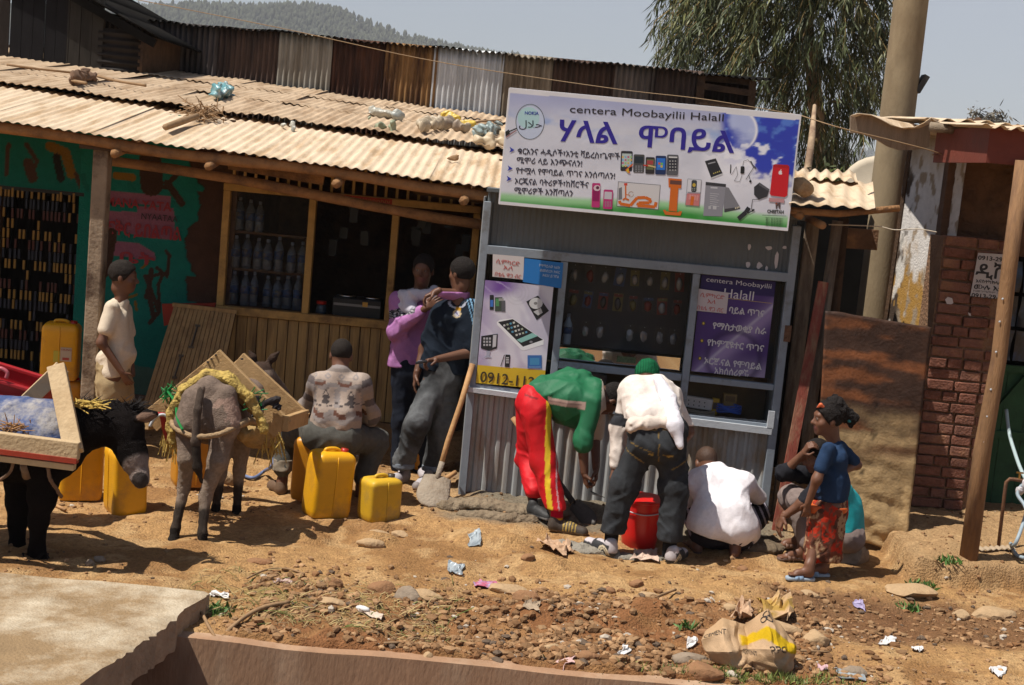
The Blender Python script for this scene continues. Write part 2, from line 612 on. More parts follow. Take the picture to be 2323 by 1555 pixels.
M_DRAIN = mat('drain_concrete', (.31, .18, .105), .95, .16, 9., (.40, .27, .175), .5, 1.4, .22, 60., stretch=(1, 1, .3))
M_SLAB = mat('slab_concrete', (.47, .39, .28), .92, .16, 7., (.25, .165, .085), .85, 1.9, .5, 70.)
M_SLABE = mat('slab_edge_concrete', (.36, .25, .16), .95, .25, 9., bump=.8, bsc=40.)
mb = MB(); n = 90
for i in range(n):
    xa, xb = -9 + 20 * i / n, -9 + 20 * (i + 1) / n
    za, zb = [-.015 + .02 * (vnoise(np.array([x * 2.2]), np.array([1.]))[0] - .5) for x in (xa, xb)]
    mb.hexa([V(xa, 6.745, -1), V(xb, 6.745, -1), V(xb, 6.88, -1), V(xa, 6.88, -1), V(xa, 6.765, za), V(xb, 6.765, zb), V(xb, 6.88, zb), V(xa, 6.88, za)])
tag(mb.build('drain_wall', M_DRAIN, loc=(0, 6.8, -1)), 'earth stained concrete wall of the roadside drain', kind='structure')

# slab over the drain: rough edged top sheet with thickness
mb = MB(); nn = 46; ex, ey = [], []
A, B, D = V(-1.45, 7.12, 0), V(-1.72, 5.60, 0), V(-1.9, 4.55, 0)
edge = []
for i in range(nn + 1):
    t = i / nn
    p = A.lerp(B, t * 1.02) if t < .7 else A.lerp(B, .714).lerp(D, (t - .7) / .3)
    edge.append(p + V(.025 * (random.random() - .5) - .015 * max(0, math.sin(t * 9)) ** 6, 0, 0))
tv, bv, fs = [], [], []
nj = 60
for i, p in enumerate(edge):
    for j in range(nj + 1):
        u = (j / nj) ** 1.3
        x = p.x * (1 - u) + (-7.5) * u
        y = p.y + .035 * (x - A.x) * -.3 * (1 - i / nn)
        zt = .12 + .012 * (vnoise(np.array([x * 4]), np.array([y * 4]))[0] - .5) - (.012 * random.random() if j == 0 else 0)
        tv.append((x, y, zt)); bv.append((x, y, -.055))
W = nj + 1; NB = len(tv)
for i in range(nn):
    for j in range(nj):
        a = i * W + j
        fs.append((a, a + 1, a + W + 1, a + W)); fs.append((a + NB, a + W + NB, a + W + 1 + NB, a + 1 + NB))
mi = [0] * len(fs)
for i in range(nn):
    a = i * W; fs.append((a, a + W, a + W + NB, a + NB)); mi.append(1)
for j in range(nj):
    for r, fl in ((0, 0), (nn, 1)):
        a = r * W + j; q = (a, a + NB, a + 1 + NB, a + 1); fs.append(q if not fl else q[::-1]); mi.append(1)
fs = [q[::-1] for q in fs]
o = mk('concrete_slab', tv + bv, fs, [M_SLAB, M_SLABE], None, True, mis=mi, loc=(-3, 6, -.05), crease=40)
tag(o, 'pale dusty concrete slab bridging the drain', 'slab')

# ---------------------------------------------------------------- corrugated sheets
def corr(mb, o, ux, uy, w, l, pitch, amp, rows=2, trap=False, bend=0., thick=True, wav=0., seg=6):
    """a sheet from corner o, ribs run along uy, w across ux"""
    ux, uy = Vector(ux).normalized(), Vector(uy).normalized()
    nrm = ux.cross(uy).normalized()
    ns = max(2, int(round(w / pitch)) * seg) + 1
    vs = []
    for r in range(rows + 1):
        for i in range(ns):
            s = w * i / (ns - 1)
            if trap:
                ph = (s / pitch) % 1.0
                h = amp if .18 < ph < .5 else (amp * (ph / .18) if ph <= .18 else max(0, amp * (1 - (ph - .5) / .18)))
            else:
                h = amp * math.sin(2 * math.pi * s / pitch)
            t = r / rows
            e = wav * math.sin(s * 3.1 + o[0] * 7 + t * 2) + wav * .6 * math.sin(s * 9.7 + t * 5 + o[1])
            vs.append(Vector(o) + ux * s + uy * (l * t) + nrm * (h + bend * math.sin(math.pi * t) + e))
    fs = []
    for r in range(rows):
        for i in range(ns - 1):
            a = r * ns + i
            fs.append((a, a + 1, a + ns + 1, a + ns))
    nb = len(vs)
    if thick:
        vs += [v - nrm * .003 for v in vs]
        fs += [(q[3] + nb, q[2] + nb, q[1] + nb, q[0] + nb) for q in fs]
        for i in range(ns - 1):
            a = rows * ns + i
            fs.append((i, i + nb, i + 1 + nb, i + 1)); fs.append((a, a + 1, a + 1 + nb, a + nb))
    mb.add(vs, fs)


def sheetmat(name, c, c2, amt=.5, rough=.6, metal=.0, sc2=1.6, var=.25, st=(3, 3, .5)):
    return mat(name, c, rough, var, 5., c2, amt, sc2, .15, 40., metal, .12, stretch=st)


M_ROOF = mat('dusty_roof_sheet', (.60, .47, .33), .8, .12, 3., (.42, .29, .17), .5, 1.6, .2, 50., stretch=(4, .55, 1))
M_ROOF2 = mat('dusty_roof_sheet_dull', (.50, .37, .245), .85, .18, 3., (.33, .22, .13), .55, 1.3, .3, 50., stretch=(4, .6, 1))
M_LOG = mat('eucalyptus_pole', (.30, .155, .065), .85, .3, 9., (.16, .085, .045), .5, 3., .5, 50.)
M_WOODD = mat('dark_weathered_wood', (.085, .05, .03), .9, .35, 8., (.045, .03, .022), .5, 3., .5, 40., spec=.1)
M_PLANK = mat('grey_weathered_plank', (.24, .185, .13), .9, .3, 8., (.12, .085, .06), .5, 2.5, .5, 50., stretch=(4, 4, .6))
M_BLACK = mat('near_black', (.010, .009, .008), .95, .3, 6., spec=.04)  # near black, for dark roofs and sheets that stand in for shade
M_MUD = mat('mud_plaster', (.12, .066, .04), .97, .3, 6., (.07, .04, .026), .5, 2.5, .9, 22.)

shop = thing('roadside_shop', 'low shop with dusty tin roof, turquoise wall and yellow framed windows', 'shop', (-2.5, 11.9, 0))


def eave_z(x): return 2.285 + (-.17 - x) * .0425


# roof: courses of sheets, each sheet its own part
for ci, (y0, y1, za, zb, lift, m_) in enumerate([(10.42, 12.32, 0, .275, 0, M_ROOF), (12.14, 13.75, .295, .44, .012, M_ROOF2), (13.62, 15.2, .438, .555, .022, M_ROOF2), (15.08, 16.5, .562, .655, .03, M_ROOF2)]):
    x = -6.6
    while x < .55:
        w = .836
        jz, jy = .012 * (random.random() - .5), .05 * (random.random() - .5)
        a = V(x, y0 + jy, eave_z(x) + za + lift + jz); b = V(x + w + .03, y0 + jy, eave_z(x + w + .03) + za + lift + jz)
        c = V(x, y1, eave_z(x) + zb + lift + jz + (.02 if ci else 0) - (eave_z(x) - 2.36) * .0)
        mb = MB()
        corr(mb, a, b - a, c - a, (b - a).length, (c - a).length, .076, .0085 if ci else .0075, 8, wav=.007 if ci else .003, bend=-.008 * random.random())
        mb.build('roof_sheet', m_, shop, True)
        x += w
# eave pole, lower pole, rafters
mb = MB(); mb.tube([V(x, 10.52, eave_z(x) - .062 + .012 * math.sin(x * 3)) for x in np.linspace(-6.6, .3, 24)], .042, 8, wob=.2); mb.build('eave_pole', M_LOG, shop, True)
mb = MB(); mb.tube([V(x, 10.95, eave_z(x) - .20 + .015 * math.sin(x * 2.1) - .035 * (x + 3.2)) for x in np.linspace(-3.3, .1, 14)], .04, 8, wob=.2); mb.build('cross_pole', M_LOG, shop, True)
mb = MB(); mb.bar(P(255, 335, 11.0), P(430, 355, 11.0), .04, .07); mb.build('tie_board', M_LOG, shop)
mb = MB(); mb.bar(P(520, 372, 11.0), P(735, 408, 11.0), .04, .085); mb.build('tie_board', M_LOG, shop)
mb = MB(); mb.bar(P(940, 430, 11.1), P(1110, 455, 11.1), .04, .07); mb.build('tie_board', M_WOODD, shop)
for x in (-4.6, -3.05, -2.35, -1.4, -.45):
    mb = MB(); mb.tube([V(x, 10.44, eave_z(x) - .13), V(x, 12.3, eave_z(x) + .14)], .036, 8, wob=.2); mb.build('rafter', M_LOG, shop, True)
for x in np.arange(-6, .4, 1.4):
    mb = MB(); mb.tube([V(x, 12.3, eave_z(x) + .16), V(x, 16.4, eave_z(x) + .55)], .04, 6); mb.build('rafter', M_WOODD, shop, True)
# post carrying the eave
M_POST = mat('post_timber', (.27, .20, .135), .85, .25, 6., (.09, .055, .035), .5, 3.2, .3, 40.)
mb = MB(); mb.box((-3.19, 10.62, 1.15), (.115, .13, 2.3)); mb.build('post', M_POST, shop, bevel=.012)
mb = MB(); mb.box((-3.17, 10.60, 2.315), (.34, .16, .045)); mb.build('post_head', M_WOODD, shop)

# ---- painted wall: colours are the wall's own paint
def inpoly(px, py, poly):
    r = np.zeros(px.shape, bool); j = len(poly) - 1
    for i in range(len(poly)):
        (xi, yi), (xj, yj) = poly[i], poly[j]
        if yi != yj: r ^= ((yi > py) != (yj > py)) & (px < (xj - xi) * (py - yi) / (yj - yi) + xi)
        j = i
    return r


def dline(px, py, pts):
    d = np.full(px.shape, 1e9)
    for (x0, y0), (x1, y1) in zip(pts[:-1], pts[1:]):
        t = np.clip(((px - x0) * (x1 - x0) + (py - y0) * (y1 - y0)) / ((x1 - x0) ** 2 + (y1 - y0) ** 2 + 1e-9), 0, 1)
        d = np.minimum(d, np.hypot(px - x0 - t * (x1 - x0), py - y0 - t * (y1 - y0)))
    return d


YW = 11.98
_b = P(0, 0, YW); _ux = (P(100, 0, YW) - _b) / 100; _uy = (P(0, 100, YW) - _b) / 100
Mpx = np.linalg.inv(np.array([[_ux.x, _uy.x], [_ux.z, _uy.z]]))


def to_px(x, z):                      # wall point to mural drawing units
    a, b = x - _b.x, z - _b.z
    return Mpx[0, 0] * a + Mpx[0, 1] * b, Mpx[1, 0] * a + Mpx[1, 1] * b


wx, wz = np.arange(-3.78, -2.49, .009), np.arange(.0, 2.62, .009)
WX, WZ = np.meshgrid(wx, wz, indexing='ij')
U, Wv = to_px(WX, WZ)
TUR, BRN, PNK, BLK, YEL = np.array([.007, .135, .108]), np.array([.055, .028, .018]), np.array([.22, .085, .13]), np.array([.015, .013, .012]), np.array([.30, .16, .02])
wc = np.zeros(WX.shape + (3,)) + TUR
wc *= (.85 + .3 * fbm(WX * 9, WZ * 9, None, 3, 4))[..., None]
for poly in ([(238, 437), (395, 452), (392, 478), (330, 470), (238, 462)], [(238, 485), (400, 492), (408, 553), (330, 548), (238, 520)], [(265, 556), (318, 560), (360, 585), (360, 603), (262, 590)], [(318, 474), (400, 478), (404, 500), (318, 492)]):
    wc[inpoly(U, Wv, poly)] = PNK
for pts, wd in ([(340, 690), (352, 640), (338, 640), (362, 700), (370, 725), (350, 750)], 5), ([(352, 625), (345, 675), (358, 735)], 6), ([(365, 620), (388, 640), (393, 590), (385, 580)], 4), ([(258, 540), (248, 600), (240, 630)], 14), ([(345, 370), (350, 425)], 26), ([(380, 430), (412, 395)], 6), ([(385, 420), (420, 468)], 8), ([(85, 330), (75, 400), (110, 480)], 5), ([(150, 345), (120, 380), (140, 410), (170, 425)], 5), ([(352, 640), (380, 632), (368, 660), (372, 720)], 4):
    wc[dline(U, Wv, pts) < wd] = BRN * .8
for pts, wd in ([(330, 620), (345, 605)], 3), ([(300, 690), (318, 684)], 3), ([(268, 403), (305, 408)], 9), ([(315, 700), (318, 720)], 3):
    wc[dline(U, Wv, pts) < wd] = YEL * .6
edge_u = 447 + 16 * np.sin(Wv / 33.) + 14 * (fbm(Wv / 22., Wv * 0 + 3, None, 3) - .5) * 2 - np.where((Wv > 470) & (Wv < 560), 0, 4) + np.where((Wv > 640) & (Wv < 700), -22, 0) + np.where(Wv < 440, 14, 0)
bm = U > edge_u
wc[bm] = BRN * (.8 + .5 * fbm(WX * 14, WZ * 14, None, 3, 6))[bm][:, None]
low = (WZ < .42 + .06 * fbm(WX * 7, WZ * 0, None, 3)); wc[low] = wc[low] * .6 + np.array([.10, .06, .035]) * .5
nW, nH = WX.shape
wf = np.arange(nW * nH).reshape(nW, nH); wf = np.stack([wf[:-1, :-1], wf[1:, :-1], wf[1:, 1:], wf[:-1, 1:]], -1).reshape(-1, 4)
WY = YW + .012 * bm + .008 * (fbm(WX * 6, WZ * 6, None, 3) - .5)
M_PWALL = vmat('painted_plaster', .9, .12, 20., .4, 60.)
mk('wall', np.stack([WX, WY, WZ], -1).reshape(-1, 3), wf, M_PWALL, shop, True, wc.reshape(-1, 3))
mb = MB()                            # mud walls round the rooms
mb.box((-3.1, 12.12, 1.3), (1.3, .2, 2.6)); mb.box((-5.8, 12.1, 1.3), (2.6, .2, 2.6)); mb.box((-4.1, 12.1, 2.25), (.8, .2, .7))
mb.box((-2.55, 13.3, 1.3), (.12, 2.2, 2.6)); mb.box((-.2, 13.2, 1.25), (.1, 2.6, 2.5)); mb.box((-3.3, 14.5, 1.3), (6.4, .12, 2.6))
mb.box((-4.1, 13.2, .1), (4.4, 2.5, .2)); mb.box((-1.4, 13.2, .1), (2.2, 2.5, .2))
mb.build('wall', M_MUD, shop)
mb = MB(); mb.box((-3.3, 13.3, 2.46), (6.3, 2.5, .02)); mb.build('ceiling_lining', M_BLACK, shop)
# wall above the doorway, darker turquoise with painted gourds
uw, uz = np.meshgrid(np.arange(-4.9, -3.70, .012), np.arange(1.88, 2.62, .012), indexing='ij')
U2, W2 = to_px(uw, uz)
c2 = np.zeros(uw.shape + (3,)) + TUR * .8
c2[dline(U2, W2, [(115, 335), (150, 350), (165, 400)]) < 11] = YEL * .5
c2[dline(U2, W2, [(130, 360), (140, 410)]) < 9] = BLK
for pts in ([(20, 330), (15, 400)], [(60, 330), (85, 370), (70, 410)], [(175, 400), (190, 440)]): c2[dline(U2, W2, pts) < 5] = BRN
c2[dline(U2, W2, [(65, 375), (75, 408)]) < 12] = BRN
nW, nH = uw.shape
wf = np.arange(nW * nH).reshape(nW, nH); wf = np.stack([wf[:-1, :-1], wf[1:, :-1], wf[1:, 1:], wf[:-1, 1:]], -1).reshape(-1, 4)
mk('lintel_wall', np.stack([uw, uw * 0 + YW, uz], -1).reshape(-1, 3), wf, M_PWALL, shop, True, c2.reshape(-1, 3))
# words on the wall
M_INKD, M_INKR = ink((.02, .015, .02)), ink((.25, .02, .03))
def on_wall(px, py, dy=.012): q = P(px, py, YW); q.y -= dy; return q
lettering('MANA YATA', 'mural_lettering', M_INKR, shop, on_wall(240, 466), (1, 0, 0), (0, 0, 1), .075, width=.56, bold=.012)
lettering('NYAATAA', 'mural_lettering', M_INKD, shop, on_wall(320, 497), (1, 0, 0), (0, 0, 1), .055, width=.31)
lettering('ፍቅር ይበልጣል', 'mural_lettering', M_INKR, shop, on_wall(242, 530), (1, 0, 0), (0, 0, 1), .11, width=.64, bold=.02)
lettering('ቤት', 'mural_lettering', M_INKR, shop, on_wall(268, 594), (1, 0, 0), (0, 0, 1), .09, width=.3, bold=.02)

# ---- shop window unit
M_YEL = mat('yellow_painted_wood', (.44, .27, .085), .7, .22, 7., (.22, .13, .05), .35, 2.6, .25, 40.)
M_YELB = mat('yellow_boards', (.40, .26, .10), .75, .25, 6., (.20, .125, .055), .5, 1.8, .35, 50., stretch=(6, 6, .5))
wf_ = MB()
for (a, b, c, d) in ((-2.53, -.36, 2.03, 2.09), (-2.53, -.36, .985, 1.055)):
    wf_.box(((a + b) / 2, 11.88, (c + d) / 2), (b - a, .09, d - c))
for x in (-2.5, -1.775, -1.07, -.39): wf_.box((x, 11.884, 1.542), (.06, .075, .974))
wf_.build('window_frame', M_YEL, shop, bevel=.006)
mb = MB(); mb.box((-1.42, 11.828, 2.06), (.62, .004, .045)); o = mb.build('red_label_strip', mat('red_strip', (.30, .03, .015), .6, .4, 30.), shop)
lettering('ህህህህህ ህህህህህ ህህህህህህ', 'strip_lettering', ink((.35, .18, .05)), o, V(-1.71, 11.822, 2.048), (1, 0, 0), (0, 0, 1), .022, width=.58)
mb = MB()
for x in np.arange(-2.46, -.36, .092): mb.box((x, 11.9, 2.24), (.022, .02, .30))
mb.box((-1.44, 11.92, 2.235), (2.16, .018, .022)); mb.build('lattice', M_YEL, shop)
cb = MB(); x = -2.53; i = 0
while x < -.42:
    w = .088
    if x < -1.07 or True:
        cb.box((x + w / 2, 11.9 + .004 * (i % 3), .575), (w - .008, .025, .80))
    x += w; i += 1
cb.build('counter_boards', M_YELB, shop)
mb = MB(); mb.box((-1.44, 11.93, .57), (2.18, .02, .82)); mb.build('counter_backing', M_WOODD, shop)
mb = MB(); mb.box((-2.14, 12.12, 1.04), (.66, .34, .03)); mb.box((-2.14, 12.16, 1.36), (.66, .26, .02)); mb.box((-2.14, 12.16, 1.68), (.66, .26, .02)); mb.build('shelf', M_WOODD, shop)
mb = MB(); mb.box((-1.08, 12.2, .99), (1.36, .5, .03)); mb.build('counter_top', M_WOODD, shop)
M_GLASSD = mat('dusty_window_glass', (.06, .06, .07), .08, .1, 8., spec=.5, alpha=.05)
mb = MB(); mb.box((-2.14, 11.895, 1.54), (.67, .004, .97)); mb.build('pane', M_GLASSD, shop)

# water bottles behind the glass
M_PET = mat('clear_plastic', (.10, .125, .16), .15, .15, 20., spec=.7, alpha=.5)
M_BLBL = mat('blue_bottle_label', (.018, .05, .14), .5, .4, 40., (.16, .12, .03), .45, 14.)
M_CAPW = plain('bottle_cap', (.16, .18, .22), .4)


def bottle(c, s=1.0, m1=M_PET, label='clear water bottle with blue label on the shop window shelf'):
    t = thing('water_bottle', label, 'bottle', c, 'water bottles in the shop window')
    prof = [(.0, .036), (.01, .041), (.08, .041), (.1, .038), (.12, .041), (.19, .041), (.235, .02), (.26, .014)]
    mb = MB(); mb.tube([V(0, 0, z * s) + Vector(c) for z, r in prof], [r * s for z, r in prof], 10); mb.build('bottle_body', m1, t, True)
    mb = MB(); mb.tube([V(0, 0, .1 * s) + Vector(c), V(0, 0, .165 * s) + Vector(c)], .0425 * s, 10); mb.build('bottle_label', M_BLBL, t, True)
    mb = MB(); mb.tube([V(0, 0, .257 * s) + Vector(c), V(0, 0, .285 * s) + Vector(c)], .016 * s, 8); mb.build('bottle_cap', M_CAPW, t, True)
    return t


bt = bottle(V(-2.43, 12.05, 1.055), 1.0, label='clear water bottle with blue label on the bottom shelf behind the shop window')
for zi, (z, n0, lab) in enumerate([(1.055, 7, 'clear water bottle with blue label on the bottom shelf behind the shop window'), (1.37, 7, 'clear water bottle with blue label on the middle shelf behind the shop window'), (1.69, 3, 'clear water bottle on the sparse top shelf behind the shop window')]):
    for k in range(n0):
        for r in range(1):
            if zi == 0 and k == 0: continue
            c = copy_tree(bt); c.location = (-2.43 + k * .094 + .02 * (random.random() - .5), 12.05 + .05 * (random.random() - .5), z); c['label'] = lab; sc_ = random.uniform(.88, 1.06); c.scale = (sc_, sc_, random.uniform(.9, 1.05)); c.rotation_euler = (0, 0, random.uniform(0, 6))
# things on the counter
t = thing('stove', 'black box with two round plates standing in the middle shop window', 'stove', (-1.35, 12.08, 1.005))
mb = MB(); mb.box((-1.35, 12.08, 1.105), (.42, .26, .2)); mb.build('body', plain('black_enamel', (.02, .02, .02), .35), t, bevel=.01)
mb = MB(); mb.box((-1.35, 11.948, 1.15), (.40, .006, .02)); mb.build('front_strip', plain('grey_metal', (.2, .2, .2), .4, .6), t)
for dx in (-.1, .12):
    mb = MB(); mb.tube([V(-1.35 + dx, 12.08, 1.206), V(-1.35 + dx, 12.08, 1.222)], .08, 16); mb.build('hot_plate', plain('bright_metal', (.6, .6, .58), .25, 1.), t, True)
mb = MB(); mb.box((-1.28, 11.944, 1.165), (.045, .004, .04)); mb.build('sticker', ink((.55, .32, .06)), t)
t = thing('jar', 'glass jar with red lid on the shop counter', 'jar', (-1.66, 12.0, 1.005))
mb = MB(); mb.tube([V(-1.66, 12.0, 1.006), V(-1.66, 12.0, 1.11), V(-1.66, 12.0, 1.13)], [.045, .045, .035], 12); mb.build('body', M_PET, t, True)
mb = MB(); mb.tube([V(-1.66, 12.0, 1.13), V(-1.66, 12.0, 1.155)], .042, 12); mb.build('lid', plain('red_lid', (.45, .02, .01), .4), t, True)
# packets hanging in the dark of the shop
for i in range(14):
    x, z = -1.7 + random.random() * 1.25, 1.5 + random.random() * .5
    mb = MB(); mb.box((x, 12.35 + random.random() * .4, z), (.07, .015, .1 + .05 * random.random()), Matrix.Rotation(R(random.uniform(-6, 6)), 3, 'Y'))
    tag(mb.build('packet', ink(random.choice([(.015, .012, .006), (.02, .007, .006), (.01, .011, .015), (.012, .011, .01), (.006, .01, .007)]), .35)), 'small packet hanging in the dark shop behind the yellow window frame', 'packet', 'packets hanging inside the shop')

# bead curtain in the dark doorway
BC = [ink(c, .45) for c in ((.21, .12, .02), (.006, .012, .028), (.05, .009, .007), (.008, .007, .006), (.012, .02, .016))]
mb = MB()
rowc = [0, 1, 2, 3, 0, 2, 1, 0, 3, 2, 0, 1, 3, 0, 2, 1, 0, 3, 2]
for i, x in enumerate(np.arange(-4.75, -3.74, .037)):
    for k in range(19):
        z = 1.86 - k * .087 - .02
        c = rowc[k] if random.random() < .6 else random.choice([3, 3, 3, 3, 1, 0])
        mb.cur = c
        xx = x + .006 * math.sin(k * .9 + i)
        if c != 3: mb.box((xx, 11.99 + .01 * math.sin(i * 2.2), z), (.018, .016, .078))
mb.cur = 3; mb.box((-4.25, 11.99, 1.875), (1.02, .03, .03))
kb = MB(); kb.box((-4.2, 12.4, 1.1), (1.5, .02, 2.0)); kb.build('doorway_shade_sheet', M_BLACK, shop)  # black sheet standing in for the shade inside the doorway
o = mb.build('bead_curtain', BC); tag(o, 'bead curtain of yellow, red and blue tubes hanging in the dark doorway', 'curtain')
# leaning slatted shutter and red board
M_SHUT = mat('varnished_slats', (.36, .235, .10), .6, .2, 5., (.24, .15, .065), .5, 2., .25, 60., stretch=(8, 8, .5))
t = thing('shutter', 'slatted yellow wooden shutter leaning beside the shop window', 'shutter', G(410, 930, .1))
q0, q1, q2, q3 = P(322, 925, 11.25), P(480, 960, 11.25), P(535, 708, 11.75), P(395, 692, 11.75)
ns = 15; nrm = (q1 - q0).cross(q3 - q0).normalized()
mb = MB()
for i in range(ns):
    a, b = (i + .06) / ns, (i + .94) / ns
    lo1, lo2, hi1, hi2 = q0.lerp(q1, a), q0.lerp(q1, b), q3.lerp(q2, a), q3.lerp(q2, b)
    mb.hexa([lo1, lo2, lo2 - nrm * .02, lo1 - nrm * .02, hi1, hi2, hi2 - nrm * .02, hi1 - nrm * .02])
mb.build('slats', M_SHUT, t)
mb = MB(); mb.hexa([q0 - nrm * .022, q1 - nrm * .022, q1 - nrm * .04, q0 - nrm * .04, q3 - nrm * .022, q2 - nrm * .022, q2 - nrm * .04, q3 - nrm * .04]); mb.build('backing', M_WOODD, t)
mb = MB(); mb.bar(q3.lerp(q2, -.02) + nrm * .005, q3.lerp(q2, 1.02) + nrm * .005, .03, .03); mb.build('top_rail', M_SHUT, t)
for (a, b) in ((.45, .62), (.33, .32)):
    p = q0.lerp(q1, a).lerp(q3.lerp(q2, a), b) + nrm * .012
    mb = MB(); mb.tube([p, p + (q3 - q0).normalized() * .2], .008, 6); mb.box(p, (.04, .012, .02)); mb.box(p + (q3 - q0).normalized() * .2, (.04, .012, .02)); mb.build('bolt', plain('dull_bolt', (.10, .09, .075), .5, .5), t)
q = [P(367, 690, 11.85), P(372, 740, 11.85), P(480, 710, 11.85), P(490, 688, 11.85)]
mb = MB(); mb.hexa([q[1], q[2], q[2] + V(0, .03, 0), q[1] + V(0, .03, 0), q[0], q[3], q[3] + V(0, .03, 0), q[0] + V(0, .03, 0)])
tag(mb.build('board', mat('red_paint_board', (.30, .03, .012), .6, .2, 8.)), 'red painted board standing behind the slatted shutter', 'board')

# ---------------------------------------------------------------- rear shed with patched tin wall
rear = thing('patched_tin_shed', 'long shed with a wall of patched rusty and galvanised tin sheets', 'shed', (-1, 16.6, 0))
PAN = [(-5.1, -4.45, (.12, .085, .065), (.06, .042, .032)), (-4.45, -3.75, (.09, .078, .075), (.04, .034, .032)), (-3.75, -2.99, (.10, .066, .052), (.045, .034, .03)), (-2.99, -2.42, (.30, .28, .24), (.20, .175, .14)), (-2.42, -1.75, (.085, .04, .026), (.04, .022, .017)),
       (-1.75, -1.19, (.26, .145, .06), (.055, .027, .018)), (-1.19, -.42, (.58, .59, .60), (.44, .45, .46)), (-.42, .15, (.24, .20, .15), (.15, .115, .08)), (.15, .92, (.075, .045, .034), (.045, .03, .023)),
       (.92, 1.33, (.17, .14, .12), (.10, .08, .065)), (1.33, 1.9, (.09, .06, .045), (.05, .035, .03))]
for i, (a, b, c, c2) in enumerate(PAN):
    mb = MB(); corr(mb, (a - .02, 16.6 - .018 * (i % 2) - (.02 if i == 6 else 0), 1.6), (1, 0, 0), (0, 0, 1), b - a + .05, 2.12, .0635, .017, 14, wav=.006 if i != 6 else .012)
    mb.build('wall_sheet', sheetmat('tin_sheet', c, c2, .55, .45 if i == 6 else .7, .35 if i == 6 else 0.), rear, True)
mb = MB(); corr(mb, (-5.35, 16.485, 3.715), (1, 0, -.003), (0, 1, .06), 8.05, 2.3, .0762, .014, 3, wav=.012); mb.build('roof', M_BLACK, rear, True)
mb = MB(); mb.bar(V(-5.2, 16.66, 3.67), V(2.5, 16.66, 3.65), .05, .07); mb.build('wall_plate', M_WOODD, rear)
mb = MB(); mb.bar(V(1.95, 16.6, 2.2), V(1.9, 16.6, 3.66), .09, .09); mb.bar(V(2.52, 16.6, 2.2), V(2.5, 16.6, 3.66), .08, .08); mb.bar(V(1.9, 16.58, 3.55), V(2.5, 16.58, 3.52), .06, .07); mb.bar(V(1.9, 16.58, 3.38), V(2.55, 16.58, 3.33), .06, .07); mb.build('end_frame', M_WOODD, rear)
mb = MB(); corr(mb, (1.85, 16.9, 1.6), (1, 0, 0), (0, 0, 1), .68, 2.1, .07, .014, 3); mb.build('wall_sheet', sheetmat('tin_sheet', (.05, .035, .028), (.03, .022, .02)), rear, True)
mb = MB(); mb.box((-1.25, 18.6, 1.8), (7.6, .1, 3.6)); mb.box((-5.1, 17.6, 1.8), (.1, 2, 3.6)); mb.box((2.55, 17.7, 1.8), (.08, 1.7, 3.6)); mb.build('wall', M_WOODD, rear)

# dark gabled shed at the back of the tin roof
ds = thing('gabled_shed', 'dark plank and tin shed with a drooping gable roof above the shop roof', 'shed', (-6, 15.2, 0))
x0 = -7.6
for i, (a, b, c) in enumerate([(-7.6, -5.55, (.024, .018, .015)), (-5.55, -5.05, (.010, .009, .010)), (-5.05, -4.62, (.030, .026, .022)), (-4.62, -4.17, (.018, .014, .012))]):
    mb = MB()
    if i == 3:
        corr(mb, (b, 15.0, 2.5), (0, 0, 1), (-1, 0, 0), .98, b - a, .0762, .012, 2)
    else:
        k = a
        while k < b - .01:
            mb.box((k + .06, 15.0 + .01 * random.random(), 3.0 + (.6 if a < -5 else .3)), (.115, .02, 1.1 + (1.2 if a < -5 else .6))); k += .12
    mb.build('wall_boards', sheetmat('dark_boards', c, tuple(q * .5 for q in c)), ds, i == 3)
mb = MB(); mb.box((-4.17, 17, 3.0), (.05, 4, .9)); mb.box((-5.9, 19, 2.9), (3.5, .05, 1.0)); mb.build('wall', M_WOODD, ds)
for k in range(4):
    a, b = V(-5.9 + .5 * k, 14.86 + .0 * k, 4.30 - .235 * k), V(-5.4 + .5 * k, 14.86, 4.065 - .235 * k)
    if k == 3: b = V(-3.96, 14.86, 3.40)
    mb = MB(); corr(mb, a + V(0, 0, .03), V(0, 1, 0), (b - a), 4.4, (b - a).length + .06, .0762, .012, 2)
    mb.build('roof_sheet', M_BLACK, ds, True)
mb = MB(); mb.bar(V(-5.95, 14.92, 4.25), V(-4.0, 14.92, 3.36), .05, .09); mb.build('barge_board', M_BLACK, ds)
